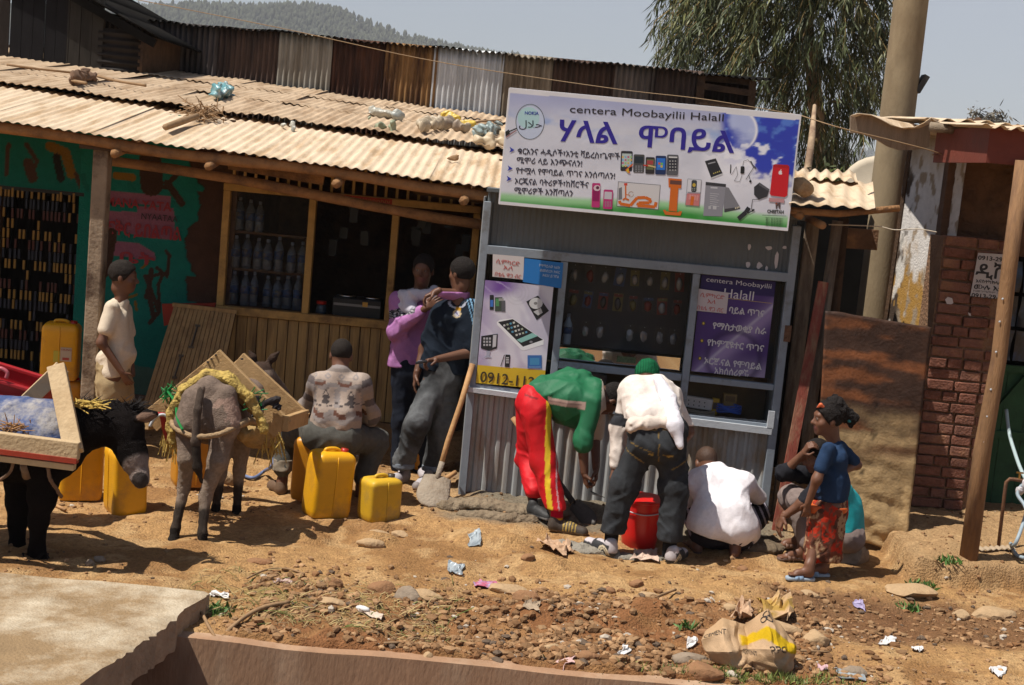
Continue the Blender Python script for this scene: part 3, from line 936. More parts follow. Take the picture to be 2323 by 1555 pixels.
# ---------------------------------------------------------------- flat print on signs and posters
class Print:
    """flat printed shapes in a plane x-z at distance y; points come through the function q"""
    def __init__(s, y, q, lift=.0006):
        s.y = y; s.q = q; s.mb = MB(); s.mats = []; s.n = 0; s.lift = lift

    def _c(s, c):
        m = ink(c)
        if m not in s.mats: s.mats.append(m)
        s.mb.cur = s.mats.index(m)

    def poly(s, pts, c, raw=False):
        s._c(c); s.n += 1
        w = []
        for p in pts:
            v = Vector(p) if raw else s.q(*p)
            w.append(V(v.x, s.y - s.lift - .00004 * s.n, v.z))
        a = sum(w[i].x * w[(i + 1) % len(w)].z - w[(i + 1) % len(w)].x * w[i].z for i in range(len(w)))
        if a < 0: w.reverse()
        s.mb.add(w, [tuple(range(len(w)))])

    def rect(s, cx, cy, w, h, c, rot=0, r=0, sk=0):
        ca, sa = math.cos(R(rot)), math.sin(R(rot))
        pts = []
        if r:
            for (x, y, a0) in ((w / 2 - r, h / 2 - r, 0), (-w / 2 + r, h / 2 - r, 90), (-w / 2 + r, -h / 2 + r, 180), (w / 2 - r, -h / 2 + r, 270)):
                for k in range(4): pts.append((x + r * math.cos(R(a0 + 30 * k)), y + r * math.sin(R(a0 + 30 * k))))
        else: pts = [(-w / 2, -h / 2), (w / 2, -h / 2), (w / 2, h / 2), (-w / 2, h / 2)]
        s.poly([(cx + x * ca - y * sa + sk * y, cy + x * sa + y * ca) for x, y in pts], c)

    def ell(s, cx, cy, rx, ry, c, n=20, rot=0):
        ca, sa = math.cos(R(rot)), math.sin(R(rot))
        s.poly([(cx + rx * math.cos(t) * ca - ry * math.sin(t) * sa, cy + rx * math.cos(t) * sa + ry * math.sin(t) * ca) for t in np.linspace(0, 2 * math.pi, n, endpoint=False)], c)

    def line(s, pts, w, c):
        for (x0, y0), (x1, y1) in zip(pts[:-1], pts[1:]):
            l = math.hypot(x1 - x0, y1 - y0) or 1; nx, ny = -(y1 - y0) / l * w / 2, (x1 - x0) / l * w / 2
            s.poly([(x0 + nx, y0 + ny), (x1 + nx, y1 + ny), (x1 - nx, y1 - ny), (x0 - nx, y0 - ny)], c)

    def build(s, name, parent):
        return mk(name, s.mb.v, s.mb.f, s.mats, parent, mis=s.mb.mi)


def ringpts(cx, cy, rx, ry, a0=0, a1=360, n=28):
    return [(cx + rx * math.cos(R(a)), cy + ry * math.sin(R(a))) for a in np.linspace(a0, a1, n)]


def paint_grid(name, y, x0, x1, z0, z1, nx, nz, fn, m, parent, bulge=0.):
    xs, zs = np.meshgrid(np.linspace(x0, x1, nx), np.linspace(z0, z1, nz), indexing='ij')
    f = np.arange(nx * nz).reshape(nx, nz); f = np.stack([f[:-1, :-1], f[1:, :-1], f[1:, 1:], f[:-1, 1:]], -1).reshape(-1, 4)
    yy = y + bulge * (fbm(xs * 3, zs * 3, None, 3, 5) - .5)
    return mk(name, np.stack([xs, yy, zs], -1).reshape(-1, 3), f, m, parent, True, fn(xs, zs).reshape(-1, 3))


M_PRINT = vmat('printed_vinyl', .5, .04, 5., .30, 2.6, .25)
M_VINYL = mat('white_vinyl', (.62, .61, .63), .5, .08, 6., bump=.1, bsc=12.)
M_FRAMEG = mat('grey_painted_steel', (.215, .245, .28), .5, .12, 6., (.15, .155, .16), .3, 5., .08, 40., spec=.4)
M_TRAP = mat('grey_painted_tin', (.33, .335, .33), .5, .10, 4., (.24, .18, .12), .42, 2.2, .06, 30., 0., .45, stretch=(1, 1, .4))
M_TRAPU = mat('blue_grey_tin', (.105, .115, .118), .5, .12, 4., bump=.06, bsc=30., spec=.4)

# ---------------------------------------------------------------- the kiosk
KY = 10.2
kiosk = thing('phone_kiosk', 'grey tin phone kiosk with glazed front and sliding windows', 'kiosk', (.85, 10.6, 0))
mb = MB(); corr(mb, (-.285, KY + .005, -.06), (1, 0, 0), (0, 0, 1), 2.27, .84, .0755, .02, 2, True); mb.build('lower_panel', M_TRAP, kiosk, False)
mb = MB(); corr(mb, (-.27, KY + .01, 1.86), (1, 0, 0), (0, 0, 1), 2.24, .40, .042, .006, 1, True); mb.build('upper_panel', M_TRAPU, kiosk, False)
mb = MB()
corr(mb, (-.285, 11.05, -.06), (0, -1, 0), (0, 0, 1), .84, 2.28, .0755, .015, 1, True); corr(mb, (1.985, KY, -.06), (0, 1, 0), (0, 0, 1), .84, 2.28, .0755, .015, 1, True)
mb.box((.85, 11.06, 1.1), (2.26, .02, 2.26)); mb.build('side_panels', M_TRAP, kiosk)
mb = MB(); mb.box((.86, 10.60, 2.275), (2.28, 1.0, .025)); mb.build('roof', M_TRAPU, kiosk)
mb = MB(); mb.box((.85, 10.62, .62), (2.2, .80, .03)); mb.build('counter', M_WOODD, kiosk)
fr = MB()
fr.box((-.265, KY - .02, 1.07), (.055, .06, 2.24)); fr.box((1.965, KY - .02, 1.12), (.06, .06, 2.2))
fr.box((.85, KY - .022, 1.845), (2.18, .06, .065)); fr.bar(V(.33, KY - .02, .77), V(1.95, KY - .02, .735), .055, .06)
fr.bar(V(-.24, KY - .02, .835), V(.33, KY - .02, .82), .055, .05)
for x in (.325, 1.285): fr.box((x, KY - .018, 1.29), (.052, .054, 1.04))
fr.bar(V(.353, KY - .018, 1.055), V(1.255, KY - .018, 1.045), .05, .05); fr.bar(V(1.315, KY - .018, 1.045), V(1.933, KY - .018, 1.035), .05, .045)
fr.build('window_frame', M_FRAMEG, kiosk, bevel=.004)
M_SILL = mat('pale_steel_sill', (.46, .48, .50), .5, .1, 8., bump=.1)
mb = MB(); mb.bar(V(1.27, KY - .055, .735), V(1.95, KY - .055, .715), .035, .05); mb.box((1.935, KY - .055, .80), (.045, .035, .13)); mb.build('sill', M_SILL, kiosk)
mb = MB(); mb.bar(V(-.30, KY - .06, .82), V(.20, KY - .06, .80), .05, .035); mb.build('sill', M_SILL, kiosk)
mb = MB()
for z in (1.48, 1.40): mb.tube([V(1.985, KY - .07, z), V(1.985, KY - .05, z)], .018, 10)
mb.box((1.985, KY - .048, 1.44), (.05, .01, .12)); mb.build('hasp', mat('rusty_hasp', (.14, .07, .04), .8, .4, 40.), kiosk)
M_KG = mat('kiosk_glass', (.03, .03, .03), .03, .05, 5., spec=.5, alpha=.07)
for (xa, xb, za, zb) in ((-.235, .30, .86, 1.815), (.352, 1.258, 1.08, 1.815), (.352, 1.258, .80, 1.03), (1.312, 1.935, 1.07, 1.815), (1.312, 1.935, .77, 1.02)):
    mb = MB(); mb.box(((xa + xb) / 2, KY + .002, (za + zb) / 2), (xb - xa, .004, zb - za)); mb.build('pane', M_KG, kiosk)
M_BOARD = mat('grey_display_board', (.032, .032, .034), .7, .2, 6.)
mb = MB(); mb.box((.8, 10.47, 1.5), (.96, .015, .66)); mb.box((.06, 10.3, 1.4), (.56, .01, .9)); mb.box((1.62, 10.3, 1.45), (.62, .01, .74)); mb.build('display_board', M_BOARD, kiosk)
mb = MB(); mb.box((1.15, 10.60, .88), (1.62, .012, .36)); mb.box((.85, 10.5, 1.062), (1.9, .5, .012)); mb.build('shelf', mat('brown_shelf', (.14, .095, .05), .7, .25, 6.), kiosk)
mb = MB(); mb.box((.80, 10.27, 1.128), (.90, .004, .092)); mb.build('reflection_mirror', plain('mirror_glass', (.80, .80, .78), .03, 1.), kiosk)  # mirror added to give the reflection in the window glass
mb = MB(); mb.box((.85, 10.262, 1.125), (.14, .002, .045)); mb.build('sticker', mat('faded_sticker', (.10, .13, .06), .6, .5, 60.), kiosk)
mb = MB()
for (px, py, w, h) in ((1700, 560, 7, 16), (1745, 563, 18, 10), (1697, 601, 11, 18), (1722, 603, 14, 16), (1739, 610, 8, 12), (1762, 590, 10, 40), (1780, 562, 12, 8)):
    c = P(px, py, KY - .004); k = 10.2 / FPX
    pts = [c + V(w * k * .5 * math.cos(a) * (.7 + .5 * random.random()), 0, h * k * .5 * math.sin(a) * (.7 + .5 * random.random())) for a in np.linspace(0, 2 * math.pi, 7, endpoint=False)]
    mb = MB(); mb.add(pts, [tuple(range(7))]); mb.build('torn_sticker', ink((.55, .50, .50)), kiosk)

# blister packs on the board
PKM = [plain('pack_card', c, .4) for c in ((.04, .035, .04), (.03, .05, .12), (.13, .022, .018), (.11, .09, .03), (.03, .03, .03))]
M_BLI = plain('clear_blister', (.17, .17, .18), .10, 0., 1.)
k = 0
for r, z in enumerate((1.715, 1.525, 1.30)):
    for c in range(8):
        if r == 2 and c == 3: continue
        x = .42 + c * .112 + .012 * (random.random() - .5)
        t = thing('accessory_pack', ['small phone accessory pack on the top row inside the kiosk window', 'phone accessory pack on the middle row inside the kiosk window', 'shiny clear blister pack on the bottom row inside the kiosk window'][r], 'pack', (x, 10.455, z), 'accessory packs on the kiosk display board')
        w, h = .065 + .02 * random.random(), .115 + .03 * random.random()
        Mr = Matrix.Rotation(R(random.uniform(-5, 5)), 3, 'Y')
        mb = MB(); mb.box((x, 10.455, z), (w, .004, h), Mr); mb.build('card', random.choice(PKM) if r < 2 else PKM[4], t)
        mb = MB(); mb.ico((x, 10.448, z - .012), (w * .36, .014, h * .34), Mr, .35, 2); mb.build('blister', M_BLI if r == 2 or random.random() < .4 else random.choice(PKM), t, r < 2)
        mb = MB(); mb.tube([V(x, 10.466, z + h / 2 - .01), V(x, 10.44, z + h / 2 - .008)], .0025, 5); mb.build('hook', M_SILL, t)
        if r == 1: mb = MB(); mb.box((x, 10.451, z + h * .38), (w * .9, .003, h * .16), Mr); mb.build('header', random.choice(PKM[1:4]), t)
bt2 = bottle(V(.40, 10.34, 1.19), .8, mat('grey_blue_plastic', (.2, .25, .32), .3, .1, 10.), 'small bottle with blue cap standing behind the kiosk window'); bt2['group'] = ''
# goods in the lower panes
t = thing('power_strip', 'white power strip lying behind the lower kiosk pane', 'power strip', (1.40, 10.33, .80))
mb = MB(); mb.box((1.42, 10.33, .845), (.21, .05, .085), Matrix.Rotation(R(4), 3, 'Y')); mb.build('body', mat('white_plastic', (.55, .53, .52), .4, .08, 8.), t, bevel=.008)
for i in range(4):
    for j in range(2):
        mb = MB(); mb.tube([V(1.345 + .04 * i, 10.302, .862 - .03 * j - .003 * i), V(1.345 + .04 * i, 10.306, .862 - .03 * j - .003 * i)], .005, 8); mb.build('socket', ink((.03, .03, .03)), t)
def coil(name, label, c, r, rad, m, n=5):
    mb = MB()
    for k in range(n):
        dz = .012 * k
        mb.tube([V(c[0] + (r[0] + .01 * random.random()) * math.cos(a), c[1] + r[1] * math.sin(a), c[2] + dz + .006 * math.sin(3 * a + k)) for a in np.linspace(0, 2 * math.pi, 18)], rad, 5)
    o = mb.build(name, m, None, True); tag(o, label, 'cable')
coil('cable_coil', 'coil of blue cable behind the lower kiosk pane', (1.65, 10.33, .80), (.085, .05), .006, plain('blue_cable', (.03, .09, .42), .4))
coil('cable_coil', 'coil of beige cable under the white power strip', (1.42, 10.31, .765), (.12, .03), .006, plain('beige_cable', (.30, .25, .18), .5), 3)
t = thing('charger_box', 'yellow boxed charger beside the white power strip', 'box', (1.545, 10.34, .79)); mb = MB(); mb.box((1.545, 10.34, .83), (.05, .04, .12), Matrix.Rotation(R(6), 3, 'Y')); mb.build('carton', mat('yellow_carton', (.42, .27, .02), .6, .3, 25.), t); mb = MB(); mb.box((1.545, 10.318, .835), (.03, .003, .05)); mb.build('printed_label', ink((.06, .05, .05)), t)
t = thing('carton', 'small brown carton behind the blue cable coil in the kiosk', 'box', (1.66, 10.40, .79)); mb = MB(); mb.box((1.66, 10.4, .87), (.1, .06, .11)); mb.build('box_body', mat('brown_card', (.27, .19, .08), .8, .2, 12.), t); mb = MB(); mb.box((1.66, 10.368, .89), (.07, .003, .04)); mb.build('printed_label', ink((.12, .08, .04)), t)
t = thing('dvd_box', 'blue printed box behind the middle kiosk pane', 'box', (1.1, 10.38, .80)); mb = MB(); mb.box((1.12, 10.4, .93), (.13, .05, .12)); mb.build('box_body', ink((.06, .16, .30)), t); mb = MB(); [mb.box((1.12, 10.372, .91 + .03 * q), (.11, .003, .008)) for q in range(3)]; mb.build('printed_lines', ink((.3, .4, .5)), t)
t = thing('radio', 'grey radio on the counter behind the stooping man', 'radio', (.62, 10.36, .80)); mb = MB(); mb.box((.62, 10.36, .93), (.2, .1, .15), Matrix.Rotation(R(8), 3, 'Y')); mb.build('body', mat('grey_plastic', (.10, .09, .085), .5, .2, 10.), t, bevel=.02); mb = MB(); mb.box((.655, 10.305, .93), (.07, .006, .05)); mb.build('dial', ink((.45, .42, .36)), t)

# ---------------------------------------------------------------- posters on the glass
def qx(y):
    return lambda px, py: P(px, py, y)
def cq(ox, oy, s, y):                 # enlarged-crop coordinates
    return lambda u, v: P(ox + u / s, oy + v / s, y)

YP = KY - .052
po = thing('poster', 'purple and white phone poster with a yellow number band on the kiosk glass', 'poster', (0, YP, .86))
ql = cq(1040, 540, 2.355, YP)
def left_col(x, z):
    t = np.clip((z - .86) / .76, 0, 1)
    c = np.zeros(x.shape + (3,)) + np.array([.50, .47, .56])
    w = fbm(x * 5, z * 5 + x * 4, None, 3, 2)
    c = c + (np.array([.62, .60, .66]) - c) * sst(.45, .6, w)[..., None]
    d = sst(1.50, 1.60, z + .22 * (-.05 - x) + .05 * (w - .5)) * sst(.10, -.12, x)
    c = c + (np.array([.16, .07, .30]) - c) * d[..., None]
    st = np.abs(((z * 1.3 + x * .9) * 7 + w) % 1 - .5) < .06
    c[st & (d > .4)] = [.34, .26, .48]
    c = c + (np.array([.36, .28, .48]) - c) * (sst(-.12, -.22, x) * .5)[..., None]
    for r in (.035, .06, .085):
        m = np.abs(np.hypot(x - .005, z - 1.555) - r) < .006
        c[m] = c[m] * .9 + .02
    b = z < 1.005 + .02 * (x * .4)
    c[b] = [.60, .42, .03]
    return c
paint_grid('print', YP, -.235, .262, .868, 1.625, 100, 150, left_col, M_PRINT, po)
p = Print(YP, ql)
K, G1, W1, BL = (.02, .02, .022), (.22, .22, .24), (.75, .75, .76), (.05, .16, .5)
p.poly([(205, 450), (220, 438), (290, 430), (455, 545), (455, 570), (350, 603), (335, 598), (208, 466)], W1)
p.poly([(212, 450), (290, 434), (452, 545), (345, 582)], K)
for r in range(4):
    for c in range(4):
        u, v = 245 + c * 17 + r * 22, 468 - c * 5 + r * 17
        p.rect(u, v, 11, 10, [(.5, .5, .5), (.35, .4, .3), (.1, .3, .45), (.6, .6, .55)][(r + c) % 4], -15)
p.poly([(310, 545), (395, 508), (425, 524), (335, 560)], (.25, .5, .45)); p.ell(388, 556, 9, 6, G1)
p.poly([(362, 340), (425, 308), (484, 390), (418, 440)], K); p.ell(414, 350, 36, 30, (.55, .55, .55)); p.ell(412, 350, 10, 8, (.2, .2, .2)); p.poly([(400, 395), (440, 375), (450, 400), (425, 415)], (.45, .45, .45))
p.rect(178, 345, 22, 80, K, 0, 4); p.rect(178, 350, 16, 36, BL); p.rect(215, 355, 40, 75, (.05, .07, .05)); p.rect(208, 345, 18, 40, (.08, .25, .10)); p.rect(240, 365, 20, 60, (.10, .10, .11)); p.rect(228, 330, 26, 14, (.3, .3, .28))
p.poly([(122, 525), (210, 512), (206, 590), (165, 605), (120, 590)], K)
for r in range(3):
    for c in range(3): p.rect(138 + c * 15, 538 + r * 17, 10, 11, (.4, .4, .42))
p.poly([(185, 520), (204, 517), (200, 580), (182, 586)], (.5, .5, .52)); p.poly([(150, 606), (172, 603), (165, 630), (180, 640), (135, 640), (150, 630)], (.35, .37, .45))
p.rect(262, 657, 26, 66, K, 4, 3); [p.rect(262, 640 + 9 * i, 16, 5, (.5, .5, .5)) for i in range(4)]; p.line([(246, 625), (226, 685)], 4, K)
p.rect(407, 662, 76, 70, (.04, .14, .38)); p.rect(407, 660, 50, 36, (.06, .25, .45)); p.line([(375, 690), (440, 690)], 4, (.2, .35, .55))
p.build('gadget_picture', po)
lettering('0912-112', 'printed_number', ink((.05, .04, .02)), po, ql(112, 768) + V(0, -.004, 0), (1, 0, -.02), (0, 0, 1), .082, width=.40, bold=.006)
def small_note(name, lab, pts, col, lines, tc, y, sz, par=None):
    t = thing(name, lab, 'notice', P(*pts[3], y))
    pr_ = Print(y, lambda a, b: P(a, b, y)); pr_.lift = 0
    pr_.poly(pts, col); pr_.build('paper', t)
    for (tx, px, py, w) in lines:
        o_ = P(px, py, y); o_.y -= .0016
        lettering(tx, 'handwriting', ink(tc), t, o_, (1, 0, -.03), (0, 0, 1), sz, width=w, shear=.1)
    return t
small_note('notice', 'white handwritten notice in red at the top corner of the kiosk front', [(1118, 577), (1189, 583), (1187, 635), (1117, 628)], (.55, .50, .49), [('ሲምካርድ', 1124, 597, .17), ('አለ', 1140, 611, .07), ('በቴሌ ዋጋ ብር', 1121, 626, .19)], (.45, .06, .05), YP, .03)
small_note('notice', 'blue notice with white lettering beside the handwritten one', [(1190, 586), (1278, 597), (1273, 655), (1186, 640)], (.02, .16, .45), [('የማማይለው አልክ', 1222, 605, .15), ('ወመድረክ ክፍር', 1224, 616, .145), ('አዚህ ይገኛል', 1230, 627, .12)], (.55, .6, .65), YP - .002, .019)

YR = KY - .004
pr2 = thing('poster', 'purple poster with white service list in the side kiosk pane', 'poster', (1.6, YR, 1.09))
qr = cq(1260, 560, 3.533, YR)
def right_col(x, z):
    c = np.zeros(x.shape + (3,)) + np.array([.070, .035, .16])
    w = fbm(x * 4, z * 4, None, 3, 12)
    s = (z - 1.10) - (x - 1.42) * 1.05
    c = c + (np.array([.27, .20, .38]) - c) * (np.exp(-((s - .02) / .10) ** 2))[..., None]
    c = c + (np.array([.42, .38, .50]) - c) * (np.exp(-((s - .06) / .016) ** 2) * .9)[..., None]
    c = c + (np.array([.36, .30, .44]) - c) * (sst(1.28, 1.10, z) * sst(1.45, 1.8, x) * .7)[..., None]
    c = c + (np.array([.03, .015, .07]) - c) * (sst(.16, .19, np.hypot(x - 1.62, z - 1.22)) * sst(.24, .19, np.hypot(x - 1.62, z - 1.22)) * .6)[..., None]
    c = c + (np.array([.028, .018, .09]) - c) * sst(1.685, 1.70, z)[..., None]
    return c * (.9 + .2 * w)[..., None]
paint_grid('print', YR, 1.325, 1.865, 1.095, 1.805, 90, 110, right_col, M_PRINT, pr2)
p = Print(YR, qr)
p.line([(1385, 415), (1735, 455)], 4, (.45, .32, .08))
for (u, v) in ((1187, 615), (1174, 754), (1158, 895)): p.ell(u, v, 15, 17, (.10, .07, .03)); p.ell(u, v, 8, 9, (.60, .45, .06))
p.build('printed_bullets', pr2)
WH = ink((.55, .53, .55))
def rl(tx, u, v, w, sz, b=.0): o_ = qr(u, v); o_.y -= .0022; lettering(tx, 'printed_lettering', WH, pr2, o_, (1, 0, -.02), (0, 0, 1), sz, width=w * 10.2 / FPX / 3.533, bold=b)
rl('centera Moobayilii', 1205, 278, 525, .035); rl('Halall', 1338, 405, 240, .07)
rl('ባይል ጥገና', 1385, 530, 285, .045, .008); rl('የማስታወቂያ ስራ', 1256, 655, 435, .045, .008); rl('የኮምፒዩተር ጥገና', 1212, 790, 460, .045, .008)
rl('ኦርጂናል የሞባይል', 1188, 935, 470, .045, .008); rl('አክሰሰሪዎች', 1270, 1015, 285, .045, .008)
small_note('notice', 'white handwritten notice in red taped over the purple poster', [(1583, 655), (1653, 665), (1648, 712), (1577, 705)], (.50, .44, .45), [('ሲምካርድ', 1587, 673, .175), ('አለ', 1603, 688, .06), ('በቴሌ ዋጋ ብር', 1580, 702, .19)], (.45, .06, .05), YR - .012, .03)

# ---------------------------------------------------------------- the big banner box
YS = 9.88
sign = thing('shop_sign', 'wide sky blue banner box advertising mobile phones above the kiosk', 'sign', (.83, 9.95, 2.18))
k_ = 9.88 / 9.9
x0, x1, z0, z1 = -.185, 1.852, 2.185, 2.995
mb = MB(); mb.box(((x0 + x1) / 2, YS + .065, (z0 + z1) / 2), (x1 - x0, .12, z1 - z0)); mb.build('box_frame', M_VINYL, sign, bevel=.008)
mb = MB(); mb.bar(V(.2, 10.0, 2.4), V(.2, 10.6, 2.4), .04, .04); mb.bar(V(1.5, 10.0, 2.4), V(1.5, 10.6, 2.4), .04, .04); mb.build('bracket', M_FRAMEG, sign)
mb = MB(); mb.bar(V(.84, 10.03, 2.96), V(.84, 10.45, 2.30), 1.98, .012, V(0, .8, .6)); mb.build('sun_block_sheet', M_TRAPU, sign)  # unseen sheet added to keep the sun off the kiosk front
qs = cq(1120, 180, 3.2264, YS)
_o = qs(0, 0); _u = (qs(1000, 0) - _o) / 1000; _v = (qs(0, 1000) - _o) / 1000
Ms = np.linalg.inv(np.array([[_u.x, _v.x], [_u.z, _v.z]]))
def banner_col(x, z):
    a, b = x - _o.x, z - _o.z
    u, v = Ms[0, 0] * a + Ms[0, 1] * b, Ms[1, 0] * a + Ms[1, 1] * b
    c = np.zeros(x.shape + (3,)) + np.array([.58, .59, .66])
    mix = lambda c, col, t: c + (np.array(col) - c) * np.clip(t, 0, 1)[..., None]
    vv = v - u * .068
    n = fbm(u / 260., v / 150., None, 5, 3); n2 = fbm(u / 90., v / 60., None, 4, 9)
    c = mix(c, (.34, .37, .58), sst(330, 90, vv) * .85)
    c = mix(c, (.30, .40, .66), np.exp(-((vv - 300) / 70) ** 2) * sst(.42, .58, n) * .9)
    c = mix(c, (.66, .66, .72), sst(.50, .66, n * .6 + n2 * .4) * sst(120, 380, vv) * .9)
    c = mix(c, (.64, .64, .70), sst(520, 640, vv) * .8)
    sp = sst(1640, 1720, u + 60 * (n - .5)) * sst(560, 420, vv - .22 * (u - 1700) + 230 * (n2 - .5))
    c = mix(c, (.035, .055, .42), sp)
    c = mix(c, (.10, .22, .62), sp * sst(.5, .7, n2) * .8)
    r = np.hypot((u - 1790) / 1.0, (v - 372) / 1.05)
    c = mix(c, (.42, .48, .72), sst(150, 140, r) * sst(.35, .65, n + .002 * (u - 1790)) * sst(1660, 1760, u))
    c = mix(c, (.80, .80, .84), np.exp(-((r - 140) / 9) ** 2) * sst(1740, 1840, u) * sst(560, 440, v))
    c = mix(c, (.78, .78, .84), sst(.60, .70, n2) * sst(380, 520, v) * sst(1640, 1700, u) * sst(760, 600, v) * .9)
    c = mix(c, (.80, .80, .85), sst(1500, 1600, u) * sst(.48, .60, n2 + .0011 * (v - 430) - .0006 * (u - 1700)) * sst(900, 640, v) * sst(330, 470, v) * .75)
    gl = 860 + (u - 60) * .082 - 40 * np.exp(-((u - 1250) / 500) ** 2)
    c = mix(c, (.30, .56, .28), sst(gl - 50, gl - 5, v))
    c = mix(c, (.025, .24, .03), sst(gl - 10, gl + 55, v) * (.75 + .35 * n2))
    c = mix(c, (.10, .36, .05), sst(gl + 60, gl + 120, v) * sst(.45, .6, n2))
    bx = (x < x0 + .014) | (x > x1 - .012) | (z > z1 - .035 + .006 * np.sin(x * 3)) | (z < z0 + .022)
    c[bx] = [.66, .65, .67]
    return c
paint_grid('print', YS - .002, x0 + .002, x1 - .002, z0 + .002, z1 - .002, 300, 130, banner_col, M_PRINT, sign)
p = Print(YS - .002, qs)
NV, DK, RD, OR, PK = (.03, .02, .26), (.02, .02, .02), (.55, .012, .02), (.58, .13, .015), (.45, .03, .16)
p.ell(266, 312, 102, 126, (.50, .56, .70), 36); p.ell(255, 285, 80, 80, (.40, .60, .62), 30); p.line(ringpts(266, 312, 104, 128, 0, 360, 40), 4, (.06, .08, .08))
p.line([(170, 360), (110, 385)], 9, DK); p.poly([(85, 385), (112, 368), (118, 400), (88, 420)], DK); p.line([(90, 425), (165, 375)], 8, (.32, .16, .16))
for (u, v) in ((135, 520), (121, 655), (114, 731)): p.poly([(u - 18, v - 24), (u + 18, v), (u - 22, v + 18), (u - 10, v - 2)], (.03, .04, .34))
p.build('printed_emblem', sign)
p = Print(YS - .002, qs)
def phone(u, v, w, h, body, scr, rot=2, keys=0):
    p.rect(u, v, w, h, body, rot, w * .12); p.rect(u + 1, v - h * .06 if keys == 0 else v - h * .2, w * .8, h * .62 if keys == 0 else h * .38, scr, rot)
    for i in range(keys):
        for j in range(3): p.rect(u - w * .25 + j * w * .25, v + h * .14 + i * h * .1, w * .16, h * .05, (.25, .25, .27), rot)
phone(972, 600, 86, 148, (.03, .03, .035), (.42, .50, .48)); [p.rect(945 + 20 * i, 570 + 22 * j, 13, 13, [(.6, .4, .1), (.2, .4, .6), (.5, .1, .2), (.3, .5, .2)][(i + j) % 4], 2) for i in range(4) for j in range(4)]
phone(1062, 618, 80, 134, (.07, .07, .07), (.02, .03, .04), 2, 4); phone(1144, 632, 66, 122, (.03, .025, .025), (.12, .14, .06)); p.rect(1144, 610, 46, 30, (.35, .05, .05), 3)
phone(1222, 630, 78, 138, (.015, .03, .10), (.03, .16, .55)); p.rect(1212, 618, 16, 16, (.6, .12, .03), 5); p.rect(1230, 620, 16, 16, (.15, .45, .08), 5); p.rect(1210, 637, 16, 16, (.08, .25, .65), 5); p.rect(1228, 639, 16, 16, (.6, .45, .04), 5)
phone(1308, 628, 84, 150, (.10, .10, .11), (.03, .03, .04)); p.rect(1312, 572, 62, 10, (.6, .6, .6), 2); [p.rect(1290 + 20 * i, 600 + 22 * j, 10, 10, (.35, .35, .35), 2) for i in range(3) for j in range(4)]
p.poly([(962, 665), (1000, 630), (1016, 618), (1020, 628), (985, 655), (1000, 690), (980, 685)], (.6, .12, .03)); p.poly([(968, 672), (984, 650), (990, 660), (985, 690)], (.6, .4, .03)); p.line([(1095, 630), (1150, 636)], 10, (.5, .03, .02)); p.line([(1130, 632), (1185, 645)], 10, (.6, .45, .2))
phone(748, 850, 60, 178, PK, (.25, .01, .09)); p.ell(756, 797, 26, 22, (.6, .45, .5), 16); p.ell(760, 795, 12, 12, (.10, .02, .05)); phone(836, 880, 68, 142, PK, (.50, .48, .52), 3, 3)
p.build('phone_picture', sign)
p = Print(YS - .002, qs)
p.line([(912, 750), (1220, 776), (1205, 957), (900, 930), (912, 750)], 3, (.10, .10, .10)); p.poly([(915, 754), (1217, 779), (1202, 953), (904, 927)], (.58, .56, .56))
p.poly([(915, 800), (938, 790), (940, 880), (912, 885)], (.16, .16, .17)); p.rect(966, 770, 24, 18, (.55, .05, .03)); p.line([(966, 780), (966, 870)], 11, OR); p.line([(966, 845), (1000, 850)], 6, OR); p.line(ringpts(1005, 843, 18, 20, 0, 330, 12), 4, (.35, .22, .15))
p.line([(920, 890), (925, 912), (1000, 925), (1030, 890), (1050, 868), (1110, 866), (1150, 885), (1140, 905), (1060, 905), (1052, 925), (1180, 935), (1188, 900)], 22, OR); p.line([(945, 885), (960, 872), (990, 885)], 12, OR)
p.poly([(1278, 724), (1376, 732), (1372, 800), (1280, 792)], OR); p.rect(1332, 757, 84, 30, (.12, .05, .04), 4); p.poly([(1294, 790), (1352, 796), (1340, 970), (1280, 962)], OR); p.poly([(1238, 958), (1255, 955), (1262, 968), (1350, 975), (1360, 965), (1378, 968), (1366, 1000), (1255, 992)], OR)
p.line([(1420, 730), (1520, 738), (1503, 930), (1402, 922), (1420, 730)], 3, (.2, .2, .2)); p.poly([(1422, 733), (1517, 740), (1512, 830), (1416, 824)], (.62, .62, .66)); p.poly([(1415, 836), (1510, 838), (1502, 928), (1403, 920)], (.52, .18, .18)); p.rect(1466, 783, 40, 88, (.04, .05, .06), 3, 12); p.ell(1466, 775, 12, 14, (.5, .35, .05)); [p.rect(1452 + i * 16, 800 + 12 * j, 9, 6, (.3, .3, .25)) for i in range(3) for j in range(2)]
for i in range(4): p.rect(1436 + i * 18, 862 + 3 * i, 15, 40, (.60, .26, .24), 8, 6)
p.rect(1452, 890, 24, 66, OR, 8)
p.build('flex_part_picture', sign)
p = Print(YS - .002, qs)
p.poly([(1680, 785), (1720, 795), (1805, 940), (1770, 960), (1685, 972)], (.19, .19, .21)); p.poly([(1690, 950), (1800, 935), (1805, 950), (1690, 975)], (.05, .05, .055)); [p.rect(1770 + 12 * i, 945 - 4 * i, 7, 12, (.6, .55, .4)) for i in range(3)]
p.poly([(1552, 752), (1700, 768), (1672, 1005), (1533, 1000)], (.24, .24, .27)); p.poly([(1552, 752), (1700, 768), (1698, 790), (1550, 776)], (.04, .04, .045)); p.rect(1612, 795, 50, 10, (.5, .5, .52), 4)
for i in range(7): p.line([(1582, 835 + 15 * i), (1650 - 10 * (i % 3), 842 + 15 * i)], 4, (.42, .42, .44))
p.rect(1617, 940, 26, 26, (.45, .45, .46), 4); p.rect(1580, 940, 18, 22, (.42, .42, .44), 4)
